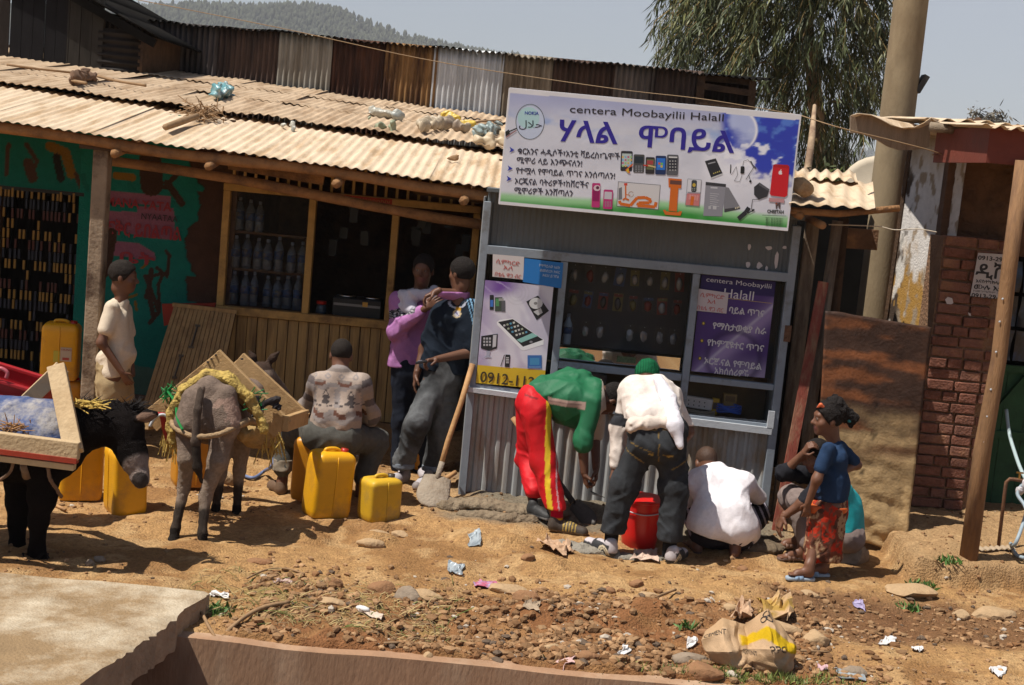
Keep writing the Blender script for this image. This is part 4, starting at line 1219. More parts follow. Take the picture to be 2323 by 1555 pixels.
p.poly([(1545, 600), (1625, 580), (1675, 690), (1592, 726)], (.025, .025, .03)); p.poly([(1587, 722), (1672, 690), (1676, 697), (1590, 731)], (.55, .55, .55)); p.rect(1595, 613, 56, 9, (.30, .30, .32), -14); [p.rect(1610 + 14 * i, 690 - 5 * i, 9, 9, (.4, .35, .1), -15) for i in range(4)]
p.line([(1735, 625), (1732, 690)], 7, DK); p.line([(1740, 700), (1775, 640), (1785, 700), (1760, 745), (1800, 750), (1818, 700)], 3, (.12, .12, .13)); p.rect(1820, 665, 28, 54, DK, 3, 6); p.line([(1822, 640), (1828, 600), (1860, 590), (1895, 625)], 3, (.12, .12, .13)); p.line([(1880, 600), (1895, 630), (1920, 655)], 10, (.08, .08, .09)); p.line([(1905, 640), (1880, 680), (1845, 735)], 4, DK); p.line([(1865, 700), (1880, 745)], 4, DK); p.ell(1878, 748, 9, 9, DK)
p.poly([(1905, 790), (1945, 756), (2018, 806), (2000, 860), (1940, 882), (1905, 845)], (.035, .035, .04)); p.poly([(1945, 756), (2018, 806), (2012, 820), (1940, 775)], (.10, .10, .11)); p.line([(1945, 880), (1895, 880), (1885, 935), (1890, 965)], 4, DK); p.line([(1868, 940), (1845, 975), (1790, 1022)], 32, (.025, .025, .03)); p.line([(1860, 980), (1905, 960)], 6, (.03, .03, .03)); p.line([(1890, 960), (1908, 955)], 12, (.03, .03, .03))
p.poly([(2045, 628), (2060, 622), (2152, 628), (2163, 640), (2148, 850), (2130, 864), (2030, 852), (2020, 840)], RD); p.poly([(2045, 628), (2060, 622), (2152, 628), (2163, 640), (2160, 655), (2046, 645)], (.40, .01, .015)); p.poly([(2015, 868), (2128, 875), (2125, 905), (2012, 895)], (.48, .25, .26))
ap = (2098, 684); p.ell(ap[0], ap[1], 14, 14, (.75, .65, .65), 18); p.ell(ap[0] - 6, ap[1] + 3, 8, 12, (.75, .65, .65)); p.ell(ap[0] + 5, ap[1] + 3, 8, 12, (.75, .65, .65)); p.ell(ap[0] + 15, ap[1] - 3, 6, 7, RD); p.ell(ap[0] + 3, ap[1] - 19, 3, 6, (.75, .65, .65), 10, 25)
p.poly([(2062, 915), (2085, 905), (2097, 900), (2096, 950), (2088, 950), (2086, 925), (2074, 930), (2072, 950), (2064, 950)], (.09, .06, .06)); p.ell(2068, 910, 7, 7, (.30, .08, .05))
p.line([(1965, 995), (2140, 1002)], 3, (.03, .05, .03))
p.build('accessory_picture', sign)
def sl(tx, name, c, u, v, w, sz, b=0., dv=0, par=None, shear=0):
    o_ = qs(u, v); o_.y -= .0032
    e = qs(u + w, v + (dv if dv else w * .058))
    lettering(tx, name, ink(c), sign, o_, V(e.x - o_.x, 0, e.z - o_.z), (0, 0, 1), sz, width=(e - o_ - V(0, .0032, 0)).length, bold=b, shear=shear)
sl('centera Moobayilii Halall', 'heading_lettering', (.02, .018, .02), 551, 243, 1125, .052, 0)
sl('ሃላል', 'headline_lettering', NV, 468, 450, 430, .145, .018, 22); sl('ሞባይል', 'headline_lettering', NV, 1050, 490, 705, .145, .018, 48)
sl('ቁርአንና ሓዲሶች፣አንቲ ቫይረስ፣ጌሞች', 'list_lettering', (.03, .03, .05), 172, 545, 750, .040, .004); sl('ሚሞሪ ላይ እንጭናለን!', 'list_lettering', (.03, .03, .05), 165, 612, 480, .040, .004)
sl('የተሟላ የሞባይል ጥገና እንሰጣለን!', 'list_lettering', (.03, .03, .05), 160, 688, 725, .040, .004); sl('ኦርጂናል ባትሪዎች፣ከቨሮችና', 'list_lettering', (.03, .03, .05), 152, 765, 540, .040, .004); sl('ሚሞሪዎች እንሸጣለን', 'list_lettering', (.03, .03, .05), 148, 833, 430, .040, .004)
sl('NOKIA', 'emblem_lettering', (.03, .05, .32), 226, 258, 102, .022, .012, 4); sl('\ufedd\ufefc\ufea3', 'emblem_lettering', (.02, .02, .03), 182, 352, 168, .050, .0, 4)
sl('CHEETAH', 'printer_lettering', (.02, .03, .02), 2000, 978, 120, .024, .004)
for i in range(6): sl('0911 20 45 68 0911', 'printer_lettering', (.02, .06, .02), 1990, 1018 + i * 11, 125, .006, .0)
# ---------------------------------------------------------------- gap between kiosk and brick pillar
gap = thing('lean_to', 'small lean-to of poles and planks between the kiosk and the brick pillar', 'lean-to', (2.25, 10.6, 0))
mb = MB()
a, b = P(1790, 462, 9.85), P(1985, 476, 9.85); c = P(1800, 408, 10.75)
corr(mb, a, b - a, c - a + V(0, 0, .02), (b - a).length, (c - a).length, .115, .010, 5, wav=.004); mb.build('roof_sheet', M_ROOF, gap, True)
a2, b2 = P(1785, 415, 10.6), P(1945, 420, 10.6); c2_ = P(1790, 392, 11.3)
mb = MB(); corr(mb, a2 + V(0, 0, .03), b2 - a2, c2_ - a2, (b2 - a2).length, (c2_ - a2).length, .09, .016, 3, wav=.006); mb.build('roof_sheet', M_ROOF, gap, True)
mb = MB(); mb.tube([P(1785, 478, 9.95), P(1900, 486, 9.97), P(2040, 473, 10.0)], .024, 8, wob=.2); mb.build('eave_pole', M_LOG, gap, True)
for (px, py) in ((1815, 490), (1866, 512)):
    mb = MB(); q = P(px, py, 9.93); mb.tube([q, q + V(0, 1.2, .06)], .028, 10); mb.build('rafter', M_LOG, gap, True)
mb = MB(); mb.box((2.125, 10.42, 1.12), (.10, .05, 2.3)); mb.build('plank_post', M_PLANK, gap, bevel=.006)
mb = MB(); mb.tube([V(2.27, 10.3, -.05), V(2.25, 10.3, .9), V(2.28, 10.3, 2.28)], [.05, .045, .04], 9, wob=.2); mb.build('pole_post', M_PLANK, gap, True)
mb = MB(); mb.tube([V(2.42, 10.8, -.05), V(2.46, 10.8, 1.2), V(2.44, 10.8, 2.3)], [.04, .04, .04], 8, wob=.2); mb.build('pole_post', M_WOODD, gap, True)
mb = MB(); mb.bar(P(1885, 538, 11.2), P(1990, 545, 11.2), .05, .16); mb.build('lintel', M_LOG, gap)
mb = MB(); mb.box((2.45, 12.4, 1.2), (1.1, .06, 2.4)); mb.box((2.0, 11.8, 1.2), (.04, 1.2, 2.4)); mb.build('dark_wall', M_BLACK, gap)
mb = MB(); mb.box((2.72, 12.2, 1.45), (.12, .02, .9)); tag(mb.build('blue_cloth', mat('blue_cloth', (.02, .07, .14), .9, .3, 10.), gap))
# leaning thin red plank
mb = MB(); mb.bar(P(1758, 1228, 9.95), P(1868, 640, 10.22), .075, .018, V(0, 1, 0)); o = mb.build('plank', mat('faded_red_paint', (.23, .055, .035), .75, .25, 7., (.30, .17, .10), .45, 4., .3, 40., stretch=(3, 3, .6)))
tag(o, 'narrow faded red plank leaning against the lean-to poles', 'plank')

# crumpled rusty sheet closing the gap
nu, nv = 40, 64
c4 = [P(1846, 1190, 9.78), P(2052, 1262, 9.78), P(2113, 742, 9.95), P(1872, 704, 9.95)]
vs = []
for j in range(nv + 1):
    for i in range(nu + 1):
        u, v = i / nu, j / nv
        q = c4[0].lerp(c4[1], u).lerp(c4[3].lerp(c4[2], u), v)
        lowk = max(0, 1 - v / .48)
        q = q + V(0, -1, 0) * (.11 * lowk ** .6 * (abs(fbm(np.array([u * 4.]), np.array([v * 13.]), None, 4, 2)[0] - .5) - .1) + .02 * (fbm(np.array([u * 3.]), np.array([v * 9.]), None, 3, 7)[0] - .5))
        q = q + V(0, 0, .02 * (vnoise(np.array([u * 6.]), np.array([0.]))[0] - .5) * (1 - v) + (.02 * (vnoise(np.array([u * 7.]), np.array([3.]))[0] - .5) if j == nv else 0))
        vs.append(q)
fs = [(j * (nu + 1) + i, j * (nu + 1) + i + 1, (j + 1) * (nu + 1) + i + 1, (j + 1) * (nu + 1) + i) for j in range(nv) for i in range(nu)]
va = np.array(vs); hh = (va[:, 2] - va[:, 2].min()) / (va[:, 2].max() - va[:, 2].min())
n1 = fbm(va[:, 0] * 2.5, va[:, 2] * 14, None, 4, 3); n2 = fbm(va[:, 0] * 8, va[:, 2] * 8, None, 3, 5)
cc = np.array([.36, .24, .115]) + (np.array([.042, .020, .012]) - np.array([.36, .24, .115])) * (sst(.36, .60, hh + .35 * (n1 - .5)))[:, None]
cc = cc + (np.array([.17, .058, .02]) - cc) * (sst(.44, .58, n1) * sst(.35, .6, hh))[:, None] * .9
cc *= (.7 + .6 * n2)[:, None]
for (u, v) in ((.17, .30), (.25, .62), (.25, .48)):
    q = c4[0].lerp(c4[1], u + .3).lerp(c4[3].lerp(c4[2], u + .3), v); d = np.hypot(va[:, 0] - q.x, va[:, 2] - q.z); cc[d < .022] *= .35
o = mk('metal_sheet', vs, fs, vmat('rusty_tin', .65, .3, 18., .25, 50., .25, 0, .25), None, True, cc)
sm = o.modifiers.new('thickness', 'SOLIDIFY'); sm.thickness = .006; sm.offset = 1
tag(o, 'crumpled rusty tin sheet closing the gap beside the brick pillar', 'tin sheet')
# stone weighting the small roof
def stone_obj(name, c, r, m, label, cat='stone', group=None, seed=0, flat=1., sub=3):
    random.seed(seed)
    mb = MB(); v, f = ICO[sub]
    A = np.array(v); s = seed * 3.7
    d = 1 + .55 * (fbm(A[:, 0] * 1.1 + s, A[:, 1] * 1.1 + s, A[:, 2] * 1.1, 2, seed) - .5) + .25 * (fbm(A[:, 0] * 3 + s, A[:, 1] * 3, A[:, 2] * 3, 2, seed + 4) - .5)
    for k in range(5):                # chipped flat sides
        nrm = np.array([random.gauss(0, 1) for _ in range(3)]); nrm /= np.linalg.norm(nrm)
        t = A @ nrm; d = np.where(t * d > .72, .72 / np.maximum(t, .3), d)
    A = A * d[:, None] * np.array(r)[None]
    o = mk(name, A + np.array(c), f, m, None, True, crease=38)
    return tag(o, label, cat, group)
M_STONE = mat('dusty_stone', (.40, .27, .15), .95, .2, 9., (.26, .16, .085), .5, 4., .5, 40.)
M_STONER = mat('red_brown_stone', (.26, .135, .065), .95, .25, 10., (.18, .085, .04), .5, 5., .5, 45.)
M_STONEG = mat('grey_brown_stone', (.26, .20, .145), .95, .2, 9., (.17, .12, .08), .5, 4., .5, 40.)
q = P(1818, 425, 10.0); stone_obj('stone', q, (.085, .08, .075), M_STONE, 'round stone weighing down the small tin roof beside the sign', seed=5)

# ---------------------------------------------------------------- concrete pole and dish
M_CPOLE = mat('spun_concrete', (.265, .20, .12), .9, .14, 4., (.19, .135, .078), .5, 1.2, .15, 60., stretch=(1, 1, .5))
t = thing('utility_pole', 'thick round concrete utility pole rising behind the roofs', 'pole', (3.17, 12.5, 0))
mb = MB(); mb.tube([V(3.19, 12.5, -.2), V(3.17, 12.5, 4), V(3.15, 12.5, 8.5)], [.157, .148, .135], 28); mb.build('shaft', M_CPOLE, t, True, crease=60)
mb = MB()
for z in (3.3, 3.42):
    pass
a = P(2072, 190, 12.5); mb.box(a + V(.06, -.02, 0), (.05, .12, .16), Matrix.Rotation(R(25), 3, 'Y')); mb.box(a + V(.0, 0, -.1), (.08, .06, .10)); mb.build('bracket', plain('bracket_iron', (.06, .055, .05), .6, .6), t)
t = thing('satellite_dish', 'pale satellite dish behind the concrete pole', 'dish', P(1975, 520, 13.4))
mb = MB(); dc = P(1992, 440, 13.4); ax_ = V(-.25, -1, .45).normalized(); sx = ax_.cross(V(0, 0, 1)).normalized(); sy = sx.cross(ax_)
for r in range(7):
    for k in range(28):
        rr = r / 6 * .36; w = 2 * math.pi * k / 28
        mb.v.append(tuple(dc + sx * rr * math.cos(w) + sy * rr * math.sin(w) + ax_ * (rr * rr * .55)))
for r in range(6):
    for k in range(28): mb.f.append((r * 28 + k, r * 28 + (k + 1) % 28, (r + 1) * 28 + (k + 1) % 28, (r + 1) * 28 + k)); mb.mi.append(0)
o = mb.build('reflector', mat('dish_cream', (.52, .44, .33), .7, .1, 5.), t, True); sm = o.modifiers.new('t', 'SOLIDIFY'); sm.thickness = .006
mb = MB(); mb.tube([dc - ax_ * .02, dc - ax_ * .12 - V(0, 0, .3), dc - ax_ * .12 - V(0, 0, 1.9)], .025, 8); mb.build('mast', M_FRAMEG, t, True)
mb = MB(); mb.tube([dc - sy * .33, dc + ax_ * .38], .012, 6); mb.ico(dc + ax_ * .38, (.04, .04, .04)); mb.build('feed_arm', M_FRAMEG, t, True)

# ---------------------------------------------------------------- brick and plaster house at the edge
hs = thing('brick_house', 'old mud and plaster house with a brick corner pillar and tin roof', 'house', (3.8, 10.8, 0))
M_BRICK = mat('red_brick', (.19, .078, .05), .92, .45, 14., (.15, .058, .038), .5, 6., .7, 60.)
M_BRICK2 = mat('dull_brick', (.19, .085, .058), .92, .3, 14., (.26, .125, .07), .45, 6., .7, 60.)
M_MORT = mat('mud_mortar', (.24, .135, .075), .95, .3, 14., (.17, .09, .05), .5, 7., 1., 40.)
mb = MB(); z = .17; row = 0
random.seed(11)
while z < 2.2:
    lens = [.135, .12, .14] if row % 3 == 1 else ([.205, .195] if row % 2 else [.245, .155])
    if row in (5, 12, 19, 23): lens = [.24, .16]
    x = 3.15 + .012 * (random.random() - .5)
    hb = .066 + .006 * random.random()
    for l in lens + ([.13] if random.random() < .9 else []):
        if x > 3.50 and random.random() < .1: x += l; continue
        dz = .004 * (random.random() - .5); dy = .022 * random.random()
        mb.cur = 1 if random.random() < .45 else 0
        mb.box((x + l / 2, 10.62 - dy + .02 * (x > 3.50), z + hb / 2 + dz - (.004 * (x - 3.15))), (l - .012, .12, hb), Matrix.Rotation(R(random.uniform(-1.8, 1.8)), 3, 'Y'))
        x += l + .004
    z += hb + .014; row += 1
bp = mb.build('brick_pillar', [M_BRICK, M_BRICK2], hs, bevel=.007)
mb = MB(); mb.box((3.42, 10.76, 1.18), (.545, .36, 2.1)); mb.build('mortar_core', M_MORT, hs)
# plaster face: real paint patches and stains
px_, pz_ = np.meshgrid(np.arange(2.70, 3.32, .012), np.arange(.9, 3.06, .012), indexing='ij')
f = fbm(px_ * 14, pz_ * 3.2, None, 4, 2); f2 = fbm(px_ * 22, pz_ * 9, None, 3, 9)
cc = np.zeros(px_.shape + (3,)) + np.array([.60, .56, .52])
cc = cc + (np.array([.36, .20, .05]) - cc) * (sst(.44, .56, f + .18 * sst(2.2, 1.6, pz_)) * sst(2.25, 1.9, pz_))[..., None]
cc = cc + (np.array([.30, .23, .16]) - cc) * (sst(.56, .64, f2))[..., None]
cc = cc + (np.array([.30, .20, .10]) - cc) * sst(2.55, 3.05, pz_ + .3 * (f - .5))[..., None]
cc = cc + (np.array([.06, .04, .028]) - cc) * (sst(2.86, 2.80, px_ + .05 * (f2 - .5)) * sst(2.9, 2.6, pz_) * sst(.47, .56, f2))[..., None]
cc = cc + (np.array([.70, .66, .6]) - cc) * (sst(.60, .66, f) * sst(2.3, 2.0, pz_))[..., None] * .8
na, nb_ = px_.shape
wf = np.arange(na * nb_).reshape(na, nb_); wf = np.stack([wf[:-1, :-1], wf[1:, :-1], wf[1:, 1:], wf[:-1, 1:]], -1).reshape(-1, 4)
lf = 2.70 + .02 * np.sin(pz_ * 9) + .03 * (f2 - .5)
xx = np.maximum(px_, lf)
tt_ = (xx - 2.70) / .62
mk('plaster_wall', np.stack([3.075 + .215 * tt_, 11.66 - .94 * tt_ + .02 * (f - .5), pz_], -1).reshape(-1, 3), wf, M_PWALL, hs, True, cc.reshape(-1, 3))
mb = MB(); mb.box((3.51, 11.8, 1.5), (.36, 1.6, 3.0)); mb.build('wall', M_MUD, hs)
mb = MB(); mb.bar(V(3.075, 11.64, .9), V(3.095, 11.60, 3.0), .04, .04); mb.build('corner_stick', M_WOODD, hs)
# dark mud wall under the eave, with cracked lumps
mb = MB(); random.seed(4)
for i in range(9):
    for j in range(11):
        mb.ico((3.28 + .075 * i + .04 * random.random(), 10.875, 2.2 + .085 * j + .04 * random.random()), (.07, .018, .06), None, .5, 1)
mb.box((3.6, 10.93, 2.6), (.8, .12, .95)); mb.build('mud_wall', M_MUD, hs)
M_FASC = mat('weathered_fascia', (.25, .185, .125), .85, .22, 6., (.15, .10, .065), .45, 3., .35, 60., stretch=(8, 8, .7))
top = [(1930, 263), (1945, 259), (1975, 262), (2000, 272), (2020, 285), (2045, 291), (2075, 290), (2095, 282), (2112, 268)]
bot = [(1930, 302), (1945, 303), (1965, 307), (1990, 318), (2015, 333), (2040, 341), (2070, 341), (2092, 338), (2108, 334)]
vs = [P(u, v, 10.25) for u, v in top] + [P(u, v, 10.25) for u, v in bot]
n = len(top); vs2 = [v + V(0, .035, 0) for v in vs]
fs = []
for i in range(n - 1): fs += [(i + n, i + 1 + n, i + 1, i), (i + 2 * n, i + 1 + 2 * n, i + 1 + 3 * n, i + 3 * n), (i, i + 1, i + 1 + 2 * n, i + 2 * n), (i + n + 2 * n, i + 1 + 3 * n, i + 1 + n, i + n)]
fs += [(0, 2 * n, 3 * n, n), (n - 1, 2 * n - 1, 4 * n - 1, 3 * n - 1)]
mk('fascia_board', vs + vs2, fs, M_FASC, hs, False)
tv = [P(u, v - 2, 10.20) for u, v in top]; vs = []
for r in range(9): vs += [p + V(min(.9 * r * .18, .64), r * .18, -r * .004 + .004 * math.sin(r + p.x * 30)) for p in tv]
mk('roof_sheet', vs, [(r * n + i, r * n + i + 1, (r + 1) * n + i + 1, (r + 1) * n + i) for r in range(8) for i in range(n - 1)], M_ROOF, hs, True).modifiers.new('t', 'SOLIDIFY').thickness = .006
a, b = P(2095, 280, 10.2), P(2345, 298, 10.2)
mb = MB(); corr(mb, a + V(0, 0, .03), (b - a), V(0, 1, .03), 3.5, 1.45, .14, .014, 3, wav=.008); mb.build('roof_sheet', M_ROOF, hs, True)
a, b = P(2135, 290, 9.5), P(2335, 302, 9.5)
mb = MB(); corr(mb, P(2228, 285, 9.2) , V(1, 0, 0), V(0, 1, .04), 3, 1.6, .105, .014, 3, wav=.004); mb.build('roof_sheet', M_ROOF, hs, True)
mb = MB(); mb.tube([P(2110, 288, 10.1), P(2225, 300, 10.1)], .035, 8); mb.build('eave_pole', M_PLANK, hs, True)
mb = MB(); mb.box((4.4, 9.30, 2.885), (2.86, .03, .235)); mb.box((2.985, 9.9, 2.885), (.03, 1.2, .235)); mb.build('red_fascia', mat('red_oxide_board', (.15, .035, .022), .7, .25, 6., (.10, .03, .02), .4, 3., .2, 40.), hs)
mb = MB(); mb.tube([V(3.18, 9.2, .06), V(3.175, 9.2, .9), V(3.20, 9.2, 1.5), V(3.185, 9.2, 2.1), V(3.18, 9.2, 2.8)], [.062, .056, .052, .05, .048], 12, wob=.12); mb.build('veranda_post', mat('worn_pole', (.24, .13, .06), .8, .25, 8., (.15, .08, .042), .5, 3., .4, 50., stretch=(3, 3, .5)), hs, True)
mb = MB()
for z in (.95, 1.12, 1.3, 1.55, 1.75, 1.9): mb.ico((3.15 + .01 * random.random(), 9.155, z), (.008, .006, .008))
mb.build('nail_heads', M_SILL, hs)
# shop front beyond the post: dark goods above green boards
M_GREEN = mat('dark_green_boards', (.022, .075, .03), .7, .25, 5., (.012, .04, .018), .5, 2., .2, 40.)
mb = MB(); x = 3.72
while x < 5.6: mb.box((x + .085, 10.95, .68), (.165, .03, 1.1)); x += .17
mb.box((4.6, 10.92, 1.25), (1.9, .05, .05)); mb.box((4.6, 10.925, .72), (1.9, .03, .06)); mb.bar(V(3.74, 10.915, .78), V(4.02, 10.915, 1.2), .03, .05, V(0, 1, 0)); mb.build('green_door', M_GREEN, hs)
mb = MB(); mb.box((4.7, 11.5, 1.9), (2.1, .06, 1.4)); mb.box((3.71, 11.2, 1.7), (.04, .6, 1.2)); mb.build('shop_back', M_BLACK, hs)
mb = MB()
for i in range(5):
    for j in range(3):
        x, z = 3.83 + .2 * i, 1.42 + .27 * j
        vsx = []
        for a in range(5):
            for b2_ in range(5): vsx.append((x + .045 * (a - 2), 11.02 + .03 * math.sin(a * 1.9 + j * 2) * math.sin(b2_ + i), z + .06 * (b2_ - 2)))
        mb.add(vsx, [(a * 5 + b2_, a * 5 + b2_ + 1, (a + 1) * 5 + b2_ + 1, (a + 1) * 5 + b2_) for a in range(4) for b2_ in range(4)])
o = mb.build('hanging_plastic', mat('dark_plastic_bags', (.035, .04, .05), .3, .5, 12., (.02, .05, .13), .4, 3., spec=.5), hs, True)
for x in (3.85, 4.45, 5.05):
    pass
# notice with phone numbers on the wall
t = thing('notice', 'white printed notice with phone numbers on the brick house wall', 'notice', P(2200, 675, 10.52))
pn = [(2219, 574), (2300, 579), (2282, 680), (2201, 672)]
p = Print(10.52, qx(10.52)); p.lift = 0; p.poly(pn, (.45, .42, .42)); p.build('paper', t)
def nl(tx, px, py, w, sz, b=0): o_ = P(px, py, 10.52); o_.y -= .0016; lettering(tx, 'printed_lettering', ink((.03, .028, .03)), t, o_, (1, 0, 0), (0, 0, 1), sz, width=w * 10.52 / FPX, bold=b)
nl('0913-29-68', 2218, 589, 78, .032, .008); nl('ዲሽ', 2212, 628, 66, .10, .012); nl('እናስተካክላለን', 2213, 641, 64, .024, .004); nl('ሙሉ እቃ', 2208, 655, 68, .033, .006); nl('ከመገጣጠም ጋር', 2207, 662, 64, .014); nl('0913-29-68', 2203, 674, 78, .032, .008)
mb = MB(); mb.add([P(u, v, 10.53) for u, v in ((2144, 680), (2150, 674), (2160, 677), (2163, 688), (2158, 691), (2148, 690))], [(0, 5, 4, 3, 2, 1)]); mb.add([P(u, v, 10.53) for u, v in ((2196, 709), (2202, 712), (2203, 718), (2198, 716))], [(0, 3, 2, 1)])
mb.build('torn_paper', ink((.5, .45, .44)), hs)

# ---------------------------------------------------------------- standpipe, hose, tin lid
t = thing('standpipe', 'bent rusty standpipe with a brass tap before the green door', 'standpipe', on(2265, 1243))
q0 = on(2265, 1243); zt = (P(2268, 1085, q0.y)).z
M_RPIPE = mat('rusty_pipe', (.17, .085, .045), .7, .3, 20., (.10, .05, .03), .5, 9., .2, 60., .3)
mb = MB(); mb.tube([q0 + V(0, 0, -.05), V(q0.x - .01, q0.y, zt - .1), V(q0.x - .01, q0.y, zt - .025), V(q0.x + .012, q0.y, zt), V(q0.x + .05, q0.y, zt), V(q0.x + .12, q0.y, zt - .005)], .013, 8); mb.build('pipe', M_RPIPE, t, True)
mb = MB(); mb.tube([V(q0.x + .075, q0.y, zt), V(q0.x + .075, q0.y, zt + .045)], .008, 8); mb.box((q0.x + .075, q0.y, zt + .05), (.05, .012, .01)); mb.build('tap_handle', plain('brass', (.42, .25, .07), .35, .9), t)
mb = MB(); mb.ico((q0.x + .125, q0.y - .01, zt - .03), (.035, .03, .05), None, .6, 2); mb.ico((q0.x + .09, q0.y - .01, zt - .07), (.03, .02, .035), None, .6, 2)
tag(mb.build('plastic_wrap', mat('crumpled_plastic', (.5, .47, .48), .3, .2, 20., (.4, .2, .2), .3, 9., .6, 40.), t, True))
mb = MB(); pts = [P(2283, 930, 10.75), P(2290, 985, 10.6), P(2303, 1030, 10.3), P(2318, 1070, 10.0), P(2345, 1120, 9.7)]
def spl(pts, n=6):
    o = []
    for i in range(len(pts) - 1):
        a, b, c, d = pts[max(i - 1, 0)], pts[i], pts[i + 1], pts[min(i + 2, len(pts) - 1)]
        for k in range(n):
            s = k / n
            o.append(.5 * ((2 * b) + (c - a) * s + (2 * a - 5 * b + 4 * c - d) * s * s + (3 * b - a - 3 * c + d) * s ** 3))
    return o + [pts[-1]]
mb.tube(spl(pts), .014, 8); tag(mb.build('hose', mat('pale_hose', (.36, .45, .46), .5, .15, 10.), None, True), 'pale blue hose hanging down in front of the green door', 'hose')
mb = MB(); pts = [V(q0.x + .115, q0.y, zt - .01), P(2308, 1120, q0.y - .02), P(2326, 1150, q0.y - .1), P(2325, 1175, q0.y - .2), P(2303, 1235, 9.2), on(2284, 1292, .02), on(2300, 1310, .02), on(2330, 1325, .02), on(2360, 1335, .02)]
mb.tube(spl(pts), .013, 8); tag(mb.build('hose', mat('blue_grey_hose', (.28, .34, .38), .5, .15, 10.), None, True), 'grey blue hose running from the tap down to the ground', 'hose')
mb = MB(); q = [on(2205, 1300, .02), on(2290, 1298, .03), P(2268, 1240, 9.45), P(2225, 1250, 9.35)]
nrm = (q[1] - q[0]).cross(q[3] - q[0]).normalized()
mb = MB(); corr(mb, q[0], q[1] - q[0], q[3] - q[0], (q[1] - q[0]).length * .95, (q[3] - q[0]).length, .05, .006, 3); o = mb.build('tin_piece', mat('tan_tin', (.36, .27, .18), .7, .15, 7.), None, True); tag(o, 'small ribbed piece of tin lying below the standpipe', 'tin piece')

# ---------------------------------------------------------------- eucalyptus behind the kiosk, small far trees, bush
M_LEAF = vmat('eucalyptus_leaf', .55, .25, 9., 0.02, 20., .4)
M_BARK = mat('pale_bark', (.38, .27, .17), .85, .25, 5., (.22, .14, .09), .45, 3., .3, 30.)


def leaves_mesh(name, pts, dirs, L, W, cols, m, parent):
    """many narrow drooping leaves, each a bent strip"""
    n = len(pts); rr = np.random.default_rng(3)
    d = dirs / np.linalg.norm(dirs, axis=1, keepdims=True)
    ref = rr.normal(size=(n, 3)); s = np.cross(d, ref); s /= np.linalg.norm(s, axis=1, keepdims=True)
    b = np.cross(d, s)
    Ls = L * rr.uniform(.6, 1.3, (n, 1)); Ws = W * rr.uniform(.7, 1.3, (n, 1)); bend = rr.uniform(-.15, .15, (n, 1))
    p0 = pts; p1 = pts + d * Ls * .4 + b * bend * Ls; p2 = pts + d * Ls + b * bend * 2.5 * Ls
    v = np.stack([p0 - s * Ws * .25, p0 + s * Ws * .25, p1 - s * Ws * .5, p1 + s * Ws * .5, p2], 1).reshape(-1, 3)
    k = np.arange(n) * 5
    f = np.stack([k, k + 1, k + 3, k + 2], 1).tolist() + np.stack([k + 2, k + 3, k + 4], 1).tolist()
    return mk(name, v, f, m, parent, False, np.repeat(cols, 5, 0))


tr = thing('eucalyptus_tree', 'tall eucalyptus tree with drooping narrow leaves behind the kiosk', 'tree', (4.3, 20.2, 0))
rr = np.random.default_rng(9)
Y0 = 20.0
cl = P(1800, 150, Y0)
mb = MB(); base = V(4.5, 20.2, -.1); fork = P(1850, 240, 20.1)
mb.tube([base, V(4.45, 20.2, 1.8), fork, P(1830, 40, 20), P(1840, -250, 20.1), P(1850, -560, 20.1)], [.16, .13, .10, .08, .06, .03], 10); mb.build('trunk', M_BARK, tr, True)
mb = MB(); mb.tube([P(1828, 440, 14.5) - V(0, 0, 2.0), P(1828, 420, 14.5), P(1842, 310, 14.8), P(1848, 240, 15.3)], [.05, .042, .036, .02], 8); mb.build('limb', M_BARK, tr, True)
# clumps of hanging sprays: (px, py, radius in px)
CL = [(1560, 60, 62), (1600, 120, 50), (1545, 120, 36), (1620, 30, 70), (1700, 60, 90), (1690, 150, 60), (1650, 190, 42), (1790, 60, 100), (1880, 50, 95), (1960, 60, 80), (2000, 90, 36), (1985, 160, 34), (1760, 160, 80), (1850, 160, 85), (1930, 150, 70), (1960, 210, 40),
      (1790, 250, 45), (1870, 250, 70), (1925, 240, 50), (1850, 320, 52), (1900, 320, 45), (1880, 375, 44), (1840, 380, 40), (1740, 215, 40), (1980, 10, 50), (1640, -60, 90), (1760, -80, 110), (1900, -80, 110), (1560, -20, 50), (1970, -70, 60), (1900, 395, 30), (1700, 10, 60),
      (1830, -230, 150), (1700, -220, 110), (1960, -220, 120), (1830, -400, 130), (1840, -540, 80)]
lp, ld, lc = [], [], []
tw = MB(); random.seed(3)
ctr = P(1840, 120, 20)
